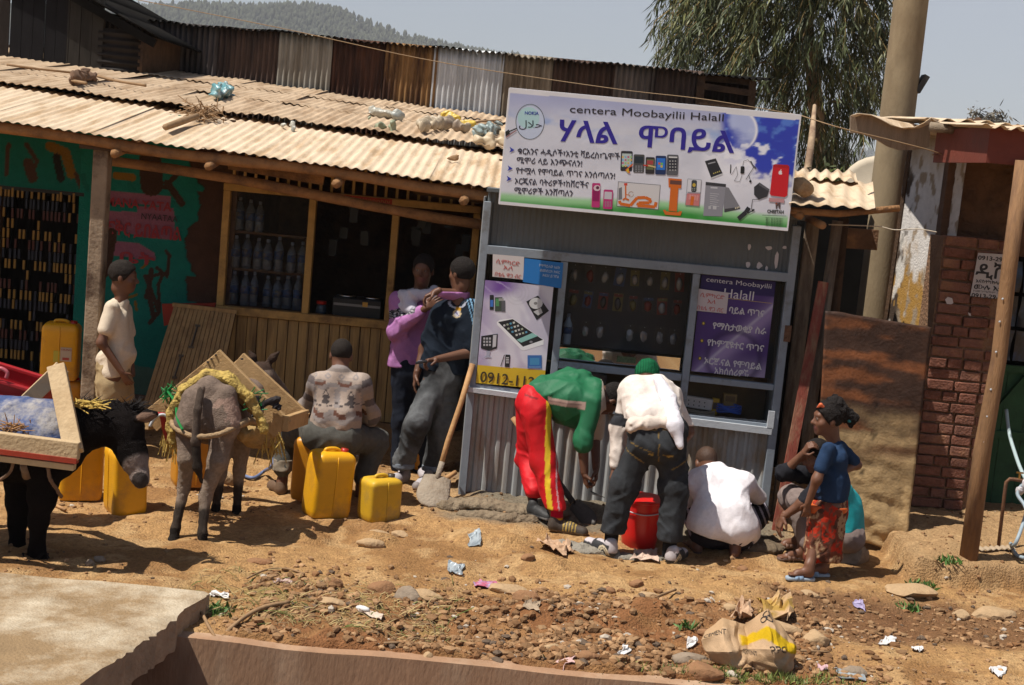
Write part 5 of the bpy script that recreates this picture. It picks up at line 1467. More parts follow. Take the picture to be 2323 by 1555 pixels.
for (px, py, rad) in CL:
    ns = max(5, int(rad * rad / 88))
    kk = 20 / FPX; rad *= .80
    lim = P(px, py, Y0 + random.uniform(-.5, .5))
    hub = P(px + .35 * (1835 - px), py - 10, Y0)
    tw.tube([fork.lerp(hub, .85) if py < 250 else P(1850, py - 60, 20), hub, lim], [.02, .014, .007], 5)
    for _ in range(ns):
        a = random.uniform(0, 6.28); r_ = rad * math.sqrt(random.random()) * kk
        dy = random.gauss(0, .45)
        st = lim + V(r_ * math.cos(a), dy, r_ * math.sin(a) * .85 + .10)
        out = (st - ctr); out.z *= .3
        out = out.normalized() if out.length > 0 else V(1, 0, 0)
        ln = random.uniform(.26, .58)
        tip = st + out * ln * .45 + V(random.uniform(-.1, .1), random.uniform(-.1, .1), -ln * .85)
        mid = st.lerp(tip, .5) + out * .07
        if random.random() < .5: tw.tube([st, mid, tip], [.005, .004, .002], 4, False)
        tone = random.random()
        base_c = np.array([.078, .092, .036]) * (.45 + .8 * tone) + np.array([.06, .05, .014]) * (random.random() < .25)
        nl_ = random.randint(11, 18)
        for q in range(nl_):
            t_ = q / nl_
            p_ = (st.lerp(mid, t_ * 2) if t_ < .5 else mid.lerp(tip, t_ * 2 - 1)) + V(random.gauss(0, .02), random.gauss(0, .02), random.gauss(0, .02))
            d_ = V(random.gauss(0, .45), random.gauss(0, .45), -1.0 - random.random() * .5) + out * .25
            lp.append(p_); ld.append(d_); lc.append(base_c * random.uniform(.75, 1.25))
leaves_mesh('crown', np.array(lp), np.array(ld), .185, .019, np.array(lc), M_LEAF, tr)
tw.build('twigs', mat('yellowish_twig', (.24, .16, .06), .8, .3, 6.), tr, True)


def small_tree(name, label, base, h, r, n, col, L, W, drop=.3, cat='tree', seed=1, grp=None):
    rg = np.random.default_rng(seed); b = np.array(base)
    t = thing(name, label, cat, base, grp)
    mb = MB(); top = V(*b) + V(0, 0, h * .8)
    mb.tube([V(*b) - V(0, 0, .1), V(*b) + V(.02 * h, 0, h * .4), top], [h * .022, h * .016, h * .006], 7)
    tips = []
    for k in range(9):
        s = h * (.35 + .5 * rg.random()); q = V(*b) + V(0, 0, s); a = rg.uniform(0, 6.28)
        e = q + V(math.cos(a) * r * .75, math.sin(a) * r * .75, r * .5 * rg.random()); mb.tube([q, e], [h * .008, h * .003], 5); tips.append(e)
    mb.build('trunk', M_BARK, t, True)
    cn = [np.array(e) for e in tips] + [b + np.array([0, 0, h * .9]), b + np.array([0, 0, h * .7])]
    pick = rg.integers(0, len(cn), n)
    p_ = np.array(cn)[pick] + rg.normal(size=(n, 3)) * np.array([r * .26, r * .26, r * .26])
    d_ = rg.normal(size=(n, 3)); d_[:, 2] -= drop * 2
    c_ = np.array(col)[None] * rg.uniform(.55, 1.35, (n, 1))
    leaves_mesh('crown', p_, d_, L, W, c_, M_LEAF, t)
    return t
q = P(2240, 400, 60); small_tree('young_tree', 'small sparse tree far off above the house roof', V(q.x, 60, -.1), P(2240, 232, 60).z, .95, 2600, (.10, .085, .06), .32, .07, seed=4)
q = P(1935, 480, 14.2); small_tree('bush', 'light green bush between the tin roof and the satellite dish', V(q.x, 14.2, 1.2), 1.55, .33, 900, (.10, .13, .03), .1, .03, .1, 'bush', 6)
q = P(1850, 460, 14.6); small_tree('bush', 'dark leafy bush under the eucalyptus trunk', V(q.x, 14.6, 1.2), 1.5, .42, 900, (.07, .085, .03), .1, .03, .1, 'bush', 7)

# ---------------------------------------------------------------- hills with forest
def hill(name, ridge, y, depth, col, label, ntree, th, seed):
    """ridge: photograph points of the skyline at distance y"""
    rp = [P(u, v, y) for u, v in ridge]
    rg = np.random.default_rng(seed)
    xs = np.linspace(rp[0].x, rp[-1].x, 120)
    zs = np.interp(xs, [p.x for p in rp], [p.z for p in rp])
    ys = np.linspace(y - depth, y + depth, 44)
    X, Y = np.meshgrid(xs, ys, indexing='ij')
    prof = np.clip(1 - np.abs(Y - y) / depth, 0, 1)
    ex = sst(0, .12, (X - xs[0]) / (xs[-1] - xs[0])) * sst(1, .88, (X - xs[0]) / (xs[-1] - xs[0]))
    hfun = lambda pr, z, e: z * (pr ** .8) * (.15 + .85 * e) + 3
    Z = hfun(prof, zs[:, None], ex) + th * 1.2 * (fbm(X / 60, Y / 60, None, 3, seed) - .5) - th * .5
    f = np.arange(120 * 44).reshape(120, 44); f = np.stack([f[:-1, :-1], f[1:, :-1], f[1:, 1:], f[:-1, 1:]], -1).reshape(-1, 4)
    o = mk(name, np.stack([X, Y, Z], -1).reshape(-1, 3), f, mat(name + '_earth', tuple(c * .9 for c in col), .95, .3, .02), None, True, loc=(0, y, 0)); tag(o, label, kind='structure')
    if not ntree: return
    tx = rg.uniform(xs[0], xs[-1], ntree); ty = y - depth * rg.beta(1.0, 2.2, ntree) * .9
    pr = np.clip(1 - np.abs(ty - y) / depth, 0, 1); e = sst(0, .12, (tx - xs[0]) / (xs[-1] - xs[0])) * sst(1, .88, (tx - xs[0]) / (xs[-1] - xs[0]))
    tz = hfun(pr, np.interp(tx, xs, zs), e) + th * 1.2 * (fbm(tx / 60, ty / 60, None, 3, seed) - .5) - th * .5 - 1
    v0 = np.array(ICO[1][0]); f0 = np.array(ICO[1][1]); nv = len(v0)
    s = th * rg.uniform(.55, 1.25, ntree); w = s * rg.uniform(.22, .42, ntree)
    vv = v0[None] * (1 + .5 * rg.uniform(-.5, .5, (ntree, nv, 1)))
    tap = 1 - .3 * (v0[:, 2] > .3)
    vv = vv * np.stack([np.ones(nv) * tap, np.ones(nv) * tap, np.ones(nv)], 1)[None] * np.stack([w, w, s * .55], 1)[:, None, :] + np.stack([tx, ty, tz + s * .5], 1)[:, None, :]
    ff = (f0[None] + (np.arange(ntree) * nv)[:, None, None]).reshape(-1, 3)
    cc = np.array(col)[None] * rg.uniform(.5, 1.4, (ntree, 1)) * np.array([1, 1, .9])
    o = mk('forest', vv.reshape(-1, 3), ff, vmat('far_foliage', .9, .2, 1., 0, 1.), None, True, np.repeat(cc, nv, 0), loc=(0, y, 0)); tag(o, 'wood of slender trees covering the far hillside', kind='stuff')
hill('hills', [(-500, 40), (100, 22), (420, 12), (600, 12), (660, 6), (720, 14), (770, 26), (850, 62), (920, 82), (1000, 98), (1070, 110), (1130, 122), (1200, 140), (1330, 180), (1500, 240), (1800, 330)], 1500, 420, (.045, .05, .032), 'wooded hill rising beyond the roofs', 15000, 6.5, 5)
hill('hills', [(1500, 420), (1750, 368), (1900, 344), (1990, 338), (2100, 372), (2300, 420), (2700, 480)], 2300, 500, (.05, .055, .04), 'low hazy hill far off to the side of the pole', 2500, 8., 8)
# ---------------------------------------------------------------- wires
M_WIRE = plain('tan_wire', (.33, .22, .12), .7)
def wire(pts, r, label, m=M_WIRE):
    mb = MB(); mb.tube(spl(pts, 8), r, 5); tag(mb.build('wire', m, None, True), label, 'wire')
wire([P(240, -14, 10.2), P(640, 65, 10.2), P(990, 140, 10.2), P(1380, 200, 10.2), P(1600, 226, 10.2), P(1815, 262, 10.15)], .003, 'long tan wire sagging across the tin wall to the sign')
wire([P(1815, 262, 10.15), P(1905, 290, 10.0), P(2020, 318, 10.1), P(2105, 340, 10.18), P(2140, 352, 10.3)], .004, 'thin wire running from the sign to the curved fascia')
wire([P(1880, 510, 10.2), P(1988, 514, 10.2), P(2030, 522, 10.2), P(2080, 520, 10.2), P(2125, 527, 10.2)], .004, 'pale bent wire between the lean-to and the plaster wall', plain('pale_wire', (.55, .48, .38), .6))
wire([P(2115, 352, 10.3), P(2150, 348, 10.7), P(2200, 344, 10.7)], .004, 'short wire end below the house roof')
# ---------------------------------------------------------------- people
SKIN = np.array([.135, .060, .034]); LIPC = np.array([.13, .045, .035])
M_SKIN = vmat('skin', .5, .10, 18., .06, 60., .35)
M_HAIR = mat('black_hair', (.014, .011, .010), .9, .4, 60., bump=.6, bsc=110., spec=.2)
M_HAIRS = mat('cropped_hair', (.019, .014, .011), .85, .3, 60., bump=.5, bsc=140., spec=.2)
M_CLOTH = vmat('cloth', .9, .10, 40., .22, 160., .08, 0, .22)
M_SATIN = vmat('shiny_sports_cloth', .62, .06, 20., .08, 90., .3, 0, .2)
M_DENIM = vmat('denim', .9, .28, 22., .25, 170., .08, 0, .25)
M_SHOE = vmat('shoe_leather', .6, .15, 30., .1, 60., .3)


def cfn(*c):
    c = np.array(c)
    return lambda v: np.repeat(c[None], len(v), 0)


def head(c, f, u, s=1.0):
    """skull, jaw, nose, brow, lips, ears and neck root; c is the middle of the skull, f where it faces"""
    r, f, u, M = frame(f, u); c = Vector(c)
    q = lambda a, b, d: c + (r * a + f * b + u * d) * s
    pr = [ell(q(0, -.012, .03), (.074 * s, .094 * s, .084 * s), M, .02), ell(q(0, .026, -.042), (.056 * s, .062 * s, .070 * s), M, .03 * s),
          ell(q(0, .060, -.094), (.024 * s, .022 * s, .020 * s), M, .03 * s), cap(q(0, .083, .004), q(0, .104, -.030), .008 * s, .013 * s, .012 * s),
          cap(q(-.013, .088, -.035), q(.013, .088, -.035), .009 * s, .009 * s, .01 * s),
          cap(q(-.034, .076, .024), q(.034, .076, .024), .012 * s, None, .02 * s),
          ell(q(.040, .052, -.030), (.024 * s,) * 3, None, .02 * s), ell(q(-.040, .052, -.030), (.024 * s,) * 3, None, .02 * s),
          cap(q(-.018, .082, -.060), q(.018, .082, -.060), .0095 * s, None, .006 * s), cap(q(-.015, .079, -.073), q(.015, .079, -.073), .010 * s, None, .006 * s),
          ell(q(.076, -.012, -.012), (.010 * s, .020 * s, .033 * s), M, .008 * s), ell(q(-.076, -.012, -.012), (.010 * s, .020 * s, .033 * s), M, .008 * s),
          ('e', np.array(q(.032, .098, .003)), np.array([.016 * s] * 3), None, -.012), ('e', np.array(q(-.032, .098, .003)), np.array([.016 * s] * 3), None, -.012),
          ell(q(.031, .074, .002), (.0135 * s,) * 3, None, .003), ell(q(-.031, .074, .002), (.0135 * s,) * 3, None, .003)]
    neck = [cap(q(0, -.028, -.03), q(0, -.035, -.09), .05 * s, .05 * s, .03)]
    feat = dict(eyes=[q(.031, .074, .002), q(-.031, .074, .002)], lips=[q(-.018, .082, -.066), q(.018, .082, -.066)], f=f, s=s)
    return pr + neck, feat


def skin_col(feats, skin=SKIN, pale=()):
    def fn(v):
        c = np.repeat(skin[None], len(v), 0) * (.85 + .3 * fbm(v[:, 0] * 14, v[:, 1] * 14, v[:, 2] * 14, 3, 3))[:, None]
        for ft in feats:
            s = ft['s']
            for e in ft['eyes']:
                d = np.linalg.norm(v - np.array(e), axis=1)
                m = (d < .0135 * s) & (((v - np.array(e)) @ np.array(ft['f'])) > .007 * s)
                c[m] = [.20, .17, .15]
                pu = np.array(e) + np.array(ft['f']) * .0135 * s
                c[np.linalg.norm(v - pu, axis=1) < .0075 * s] = [.012, .008, .006]
            a, b = np.array(ft['lips'][0]), np.array(ft['lips'][1])
            t = np.clip((v - a) @ (b - a) / ((b - a) @ (b - a)), 0, 1)
            d = np.linalg.norm(v - a - t[:, None] * (b - a), axis=1)
            c[d < .018 * s] = LIPC
        for (p, rad, col) in pale:
            c[np.linalg.norm(v - np.array(p), axis=1) < rad] = col
        return c
    return fn


def hair_prims(c, f, u, s=1., thick=.010):
    r, f, u, M = frame(f, u); c = Vector(c)
    q = lambda a, b, d: c + (r * a + f * b + u * d) * s
    pr = [ell(q(0, -.014, .032), ((.074 + thick) * s, (.094 + thick) * s, (.084 + thick) * s), M, .01)]
    n = (f * .80 - u * .60).normalized()
    n2 = (f * .15 - u * 1.0).normalized()
    return pr, [(np.array(q(0, .066, .045)), np.array(n)), (np.array(q(0, -.05, -.052)), np.array(n2))]


def hand(w, d, n, th, s=1., curl=.35, fist=False):
    """w wrist, d towards the fingers, n out of the back of the hand, th towards the thumb"""
    w = Vector(w); d = Vector(d).normalized(); th = Vector(th); th = (th - d * th.dot(d)).normalized(); n = d.cross(th) * (1 if d.cross(th).dot(Vector(n)) > 0 else -1)
    pr = [cap(w - d * .02 * s, w + d * .015 * s, .025 * s, .024 * s, .01)]
    for k in (-1.35, -.45, .45, 1.35):
        pr.append(cap(w + d * .012 * s + th * .009 * k * s, w + d * .082 * s + th * .018 * k * s, .014 * s, .0125 * s, .012 * s))
    c = .95 if fist else curl
    for k, L in ((-1.5, .060), (-.5, .074), (.5, .080), (1.5, .072)):
        b = w + d * .084 * s + th * .0175 * k * s
        p, a = b, c * .5
        for seg, fr, rad in ((0, .45, .0088), (1, .32, .0080), (2, .25, .0072)):
            a += c * (.9 if seg else .6)
            dd = d * math.cos(a) - n * math.sin(a) + th * .05 * k
            e = p + dd.normalized() * L * fr * s
            pr.append(cap(p, e, rad * s, rad * .93 * s, .003)); p = e
    b = w + d * .020 * s + th * .022 * s
    m = b + (d * .62 + th * .70 - n * .35 * (1 + c)).normalized() * .040 * s; e = m + (d * .85 + th * (.30 - .5 * c) - n * .5).normalized() * .034 * s
    pr += [cap(b, m, .0125 * s, .0105 * s, .010 * s), cap(m, e, .0102 * s, .0085 * s, .004)]
    return pr


def merge(parts):
    V_, F_, n = [], [], 0
    for v, f in parts:
        V_.append(v); F_.append(f + n); n += len(v)
    return np.concatenate(V_), np.concatenate(F_)


def body(t, prims, hands, feats, skin=SKIN, h=.0085, pale=()):
    parts = [soft(prims, h)]
    for hp in hands: parts.append(soft(hp, .0045))
    v, f = merge(parts)
    return mk('body', v, f, M_SKIN, t, True, skin_col(feats, skin, pale)(v))


def shoe(t, heel, toe, up=(0, 0, 1), s=1., col=None, m=None, name='shoe', low=False):
    """heel and toe on the ground"""
    heel, toe, up = Vector(heel), Vector(toe), Vector(up)
    f = (toe - heel).normalized(); L = (toe - heel).length; sd = f.cross(up).normalized()
    z = lambda a: up * a
    pr = [cap(heel + f * .035 + z(.022), toe - f * .04 + z(.018), .030 * s, .032 * s, .02), cap(heel + f * .04 + z(.05), heel + f * L * .55 + z(.042), .036 * s, .036 * s, .02),
          cap(heel + f * L * .5 + z(.036), toe - f * .045 + z(.026), .038 * s, .032 * s, .02), cap(heel + f * .042 + z(.05), heel + f * .045 + z(.085), .038 * s, .037 * s, .02)]
    pr.append(cap(heel + f * L * .55 + z(.03) - sd * .012, toe - f * .06 + z(.02) - sd * .006, .03, .028, .02))
    v, fc = soft(pr, .006, None, [(np.array(heel + z(.004)), np.array(-up))])
    if col is None: col = lambda a, b, c: np.repeat(np.array([[.05, .045, .04]]), len(a), 0)
    rel = v - np.array(heel)
    cc = col(rel @ np.array(f) / L, rel @ np.array(up), rel @ np.array(sd))
    return mk(name, v, fc, m or M_SHOE, t, True, cc)


def sandal(t, heel, toe, s=1., col=(.25, .36, .50), sole=(.30, .36, .42)):
    heel, toe = Vector(heel), Vector(toe); f = (toe - heel).normalized(); L = (toe - heel).length; sd = f.cross(V(0, 0, 1)).normalized()
    pr = [cap(heel + f * .03 + V(0, 0, .010), toe - f * .035 + V(0, 0, .010), .030 * s, .036 * s, .01)]
    v, fc = soft(pr, .006, None, [(np.array(heel + V(0, 0, .022)), np.array([0, 0, 1.])), (np.array(heel), np.array([0, 0, -1.]))])
    o = mk('sandal', v, fc, ink(sole, .6), t, True, crease=40)
    mb = MB()
    for a, b in ((.50, .66), (.66, .52)):
        pts = [heel + f * L * (a + (b - a) * k / 8) + sd * (.041 * s * (k / 4 - 1)) + V(0, 0, .012 + .047 * s * math.sin(math.pi * k / 8)) for k in range(9)]
        n0 = len(mb.v); w = .016 * s
        mb.add([p - f * w for p in pts] + [p + f * w for p in pts], [(k, k + 1, k + 10, k + 9) for k in range(8)])
    st = mb.build('strap', ink(col, .5), o, True); st.modifiers.new('t', 'SOLIDIFY').thickness = .004
    return o


def foot_prims(heel, toe, s=1.):
    heel, toe = Vector(heel), Vector(toe); f = (toe - heel).normalized(); L = (toe - heel).length; sd = f.cross(V(0, 0, 1)).normalized()
    pr = [cap(heel + f * .03 + V(0, 0, .032), heel + f * L * .6 + V(0, 0, .03), .028 * s, .03 * s, .02), cap(heel + f * .04 + V(0, 0, .03), heel + f * .05 + V(0, 0, .09), .028 * s, .027 * s, .03), cap(heel + f * L * .3 + V(0, 0, .05), heel + f * L * .7 + V(0, 0, .028), .026 * s, .024 * s, .02)]
    for k in (-2, -1, 0, 1, 2):
        a = heel + f * L * .72 + sd * .013 * k * s + V(0, 0, .022); pr.append(cap(a, a + f * (L * .28 - .008 - .004 * abs(k)), .011 * s, .009 * s, .006))
    return pr


def torso(chest, waist, pelvis, rt, f, w=1., depth=1., rc=.125):
    """blended trunk; rt is the body's right; f its front"""
    c, wa, p = Vector(chest), Vector(waist), Vector(pelvis); rt = Vector(rt).normalized(); f = Vector(f).normalized()
    o = []
    for sg in (-1, 1):
        o += [cap(c + rt * sg * .085 * w, wa + rt * sg * .065 * w, rc * .86 * depth, rc * .80 * depth, .06), cap(wa + rt * sg * .06 * w, p + rt * sg * .075 * w, rc * .80 * depth, rc * .88 * depth, .06)]
    return o


# ======== boy in a cream T-shirt, seen from the side ========
def boy():
    d = 10.6; t = thing('person', 'boy in cream T-shirt and khaki trousers standing sideways beside the post', 'person', V(P(258, 1025, d).x, d, .0))
    q = lambda u, v, dd=0.: P(u, v, d + dd)
    f, u = V(1, .12, -.03), V(-.06, 0, 1); hc = q(281, 628); hs = 1.02
    hp, ft = head(hc, f, u, hs)
    ch, wa, pe = q(268, 722), q(272, 800), q(262, 855)
    sh_n, sh_f = q(255, 700, -.13), q(283, 702, .14)
    el, wr = q(230, 778, -.19), q(277, 846, -.17)
    arm = limb([sh_n, el, wr], [.045, .034, .024]) + limb([sh_f, q(290, 775, .2), q(300, 850, .15)], [.045, .034, .024])
    kn, an = q(252, 945, -.07), q(250, 1018, -.07); kf, af = q(285, 942, .08), q(276, 1012, .08)
    legs = limb([pe + V(0, -.07, 0), kn, an], [.075, .05, .034]) + limb([pe + V(0, .07, 0), kf, af], [.075, .05, .034])
    pr = hp + [cap(hc - u * .06, q(270, 700), .045, .05, .03)] + limb([ch, wa, pe], [.065, .06, .065], .04) + arm + legs + foot_prims(an + V(-.07, 0, -.07), an + V(.15, -.02, -.07)) + foot_prims(af + V(-.07, 0, -.07), af + V(.15, .02, -.07))
    body(t, pr, [hand(wr, (q(290, 868, -.15) - wr), (-.2, -1, 0), (.8, 0, .3), .85)], [ft])
    hpz, cut = hair_prims(hc, f, u, hs, .011); softobj('hair', hpz, M_HAIRS, t, .008, cut=cut, rough=.004)
    tp = torso(ch, wa, q(262, 845), V(0, -1, 0), V(1, 0, 0), .72, .96, .118) + [cap(q(270, 800), q(284, 805), .08, .07, .06), cap(q(262, 690), q(278, 688), .055, .05, .05), cap(q(240, 815), q(245, 838), .08, .075, .05)] + limb([sh_n, sh_n.lerp(el, .62)], [.062, .066], .04) + limb([sh_f, q(290, 755, .2)], [.06, .062], .04)
    softobj('shirt', tp, M_CLOTH, t, .009, (.012, 6.), [(np.array(q(272, 672)), np.array([.25, 0, 1.])), (np.array(q(262, 853)), np.array(V(.22, 0, -1).normalized()))], seed=4, col=cfn(.60, .50, .38))
    lg = limb([q(250, 872, -.06), kn, an + V(0, 0, .02)], [.105, .082, .07], .05) + limb([q(272, 872, .07), kf, af + V(0, 0, .02)], [.105, .08, .07], .05) + [cap(q(256, 832), q(260, 880), .118, .118, .05)]
    softobj('trousers', lg, M_CLOTH, t, .010, (.016, 7.), seed=8, col=cfn(.33, .24, .13))


# ======== man in a patterned jumper sitting on a can, seen from behind ========
def sitter():
    d = 9.62; t = thing('person', 'man in patterned brown and grey jumper sitting with his back turned on a yellow can', 'person', V(P(745, 1010, d).x, d, .0))
    q = lambda u, v, dd=0.: P(u, v, d + dd)
    f, u = V(-.1, 1, -.25), V(0, .28, 1); hc = q(774, 806, .12); hs = .95
    hp, ft = head(hc, f, u, hs)
    ch, wa, pe = q(768, 880, .05), q(762, 950, .0), q(752, 985, .0)
    sl_, sr = q(722, 868, .04), q(820, 874, .04); el_, er = q(694, 925, .2), q(842, 945, .2)
    wl, wr = q(668, 930, .45), q(825, 965, .42)
    kl, kr = q(652, 985, .30), q(852, 1000, .32); al, ar = q(640, 1098, .22), q(818, 1105, .22)
    tl, tr_ = q(606, 1118, .40), q(800, 1135, .45)
    pr = hp + [cap(hc - u * .06, ch + V(0, .02, .12), .05, .055, .03)] + limb([ch, wa, pe], [.085, .08, .085], .04) + limb([sl_, el_, wl], [.05, .04, .028]) + limb([sr, er, wr], [.05, .04, .028]) + limb([pe + V(-.09, 0, 0), kl, al], [.068, .05, .036]) + limb([pe + V(.09, 0, 0), kr, ar], [.068, .05, .036])
    hl = al + V(.02, -.04, -.075)
    pr += foot_prims(hl, hl + V(-.12, .20, 0), 1.05) + foot_prims(ar + V(0, -.05, -.075), ar + V(.02, .2, -.075), 1.05)
    body(t, pr, [hand(wl, V(.1, 1, -.2), (-.3, 0, 1), (1, 0, .2)), hand(wr, V(-.2, 1, -.2), (.3, 0, 1), (-1, 0, .2))], [ft])
    hpz, cut = hair_prims(hc, f, u, hs, .006); softobj('hair', hpz, M_HAIRS, t, .008, cut=cut, rough=.001)
    tp = torso(q(769, 878, .04), q(764, 940, .0), q(757, 968, -.01), V(1, 0, 0), V(0, 1, 0), 1.0, .95, .130) + limb([sl_, el_, wl], [.066, .062, .052], .05) + limb([sr, er, wr], [.066, .062, .052], .05) + [cap(sl_, sr, .062, .062, .06), cap(hc - u * .085 + V(0, -.01, 0), ch + V(0, 0, .10), .062, .085, .04)]
    L1, L2, R1, R2 = np.array(q(690, 960)), 0, 0, 0
    x0, z1 = q(768, 840).x, q(768, 832).z
    kk = d / FPX
    def col(v):
        uu = (v[:, 0] - x0 + .10 * (v[:, 2] - z1) * .93) / kk; vv = (z1 - v[:, 2]) / kk + uu * .02      # widths in photo units from the collar
        side = np.abs(uu) > 52 + .06 * vv
        c = np.repeat(np.array([[.20, .165, .145]]), len(v), 0)
        lt, br, gr, dk = np.array([.36, .285, .235]), np.array([.13, .062, .045]), np.array([.25, .215, .20]), np.array([.075, .062, .06])
        def zig(a, per, amp): return a + amp * (np.abs((uu / per) % 1 - .5) * 2 - .5)
        def blk(a, per): return a + 4 * np.floor(1.5 * np.sin(uu / per * 6.28) + .5)
        c[(vv > 12) & (vv < 30)] = lt
        dm = np.abs((uu + 8) / 32 % 1 - .5) * 32 + np.abs(vv - 22)
        c[(dm < 8) & (vv < 32)] = gr; c[(dm < 3.5) & (vv < 32)] = lt
        m = (vv > blk(32, 60)) & (vv < blk(40, 60)); c[m] = np.where((np.sin(uu / 9.5) > -.1)[m][:, None], br, lt)
        m = (vv > blk(41, 60)) & (vv < blk(50, 60)); c[m] = gr
        m = (vv > blk(50, 44)) & (vv < blk(100, 44)); c[m] = lt
        for cx in (-28, 30):
            r = np.abs(uu - cx); tri = (vv > 52 + 0 * uu) & (r < (vv - 50) * .55) & (vv < 64); c[tri] = lt; c[tri & (r > (vv - 50) * .55 - 2.2)] = dk
            c[(vv > 63) & (vv < 84) & (r < 10 - np.abs((vv - 63) % 10 - 5) * 1.1)] = dk
        for cx in (-58, -2, 58):
            c[(np.abs(uu - cx) < 9 - np.abs((vv - 50) % 8 - 4)) & (vv > 48) & (vv < 90)] = gr
        g = (vv > 78) & (vv < 90); ph = (uu / 12) % 1; c[g & (ph > .3) & (np.abs(vv - 84 - 3 * np.sign(np.sin(uu / 4))) < 2.2)] = dk
        m = (vv > blk(100, 50)) & (vv < blk(112, 50)); c[m] = np.where((np.sin(uu / 8. + 1) > -.2)[m][:, None], br, gr)
        m = (vv > blk(112, 50)) & (vv < blk(124, 50)); c[m] = gr
        m = (vv > blk(124, 52)) & (vv < 138); c[m] = lt * .85
        c[vv > 138] = np.array([.17, .12, .10])
        sl = side & (vv > 8)
        band = ((vv - 10 + np.abs(uu) * .3) / 17) % 3
        c[sl] = np.where((band < 1)[sl][:, None], gr, np.where((band < 2)[sl][:, None], lt * .8, dk * 1.5))
        c[vv < 4] = gr * .9
        return c
    softobj('jumper', tp, M_CLOTH, t, .0075, (.011, 6.), [(np.array(q(757, 990)), np.array(V(.17, 0, -1).normalized()))], seed=14, col=col)
    lg = limb([pe + V(-.07, 0, -.01), kl, q(642, 1062, .24)], [.125, .088, .075], .05) + limb([pe + V(.07, 0, -.01), kr, q(825, 1085, .24)], [.125, .09, .075], .05) + [cap(pe + V(-.08, -.02, -.01), pe + V(.1, -.02, -.015), .125, .125, .05)]
    softobj('trousers', lg, M_DENIM, t, .010, (.014, 7.), None, seed=3, col=cfn(.085, .082, .072))
    mb = MB(); a = q(642, 1052, .24)
    softobj('turned_up_cuff', [cap(q(645, 1040, .25), q(641, 1066, .24), .083, .083, .02)], M_CLOTH, t, .008, (.008, 9.), [(np.array(q(641, 1066, .24)), np.array([0, 0, -1.])), (np.array(q(645, 1040, .25)), np.array([0, 0, 1.]))], seed=5, col=cfn(.24, .20, .15))
    shoe(t, hl + V(0, 0, -.005), hl + V(-.14, .24, -.005), s=1.05, col=lambda a, b, c: np.repeat(np.array([[.13, .08, .05]]), len(a), 0) * np.where(b < .016, .5, 1.)[:, None])


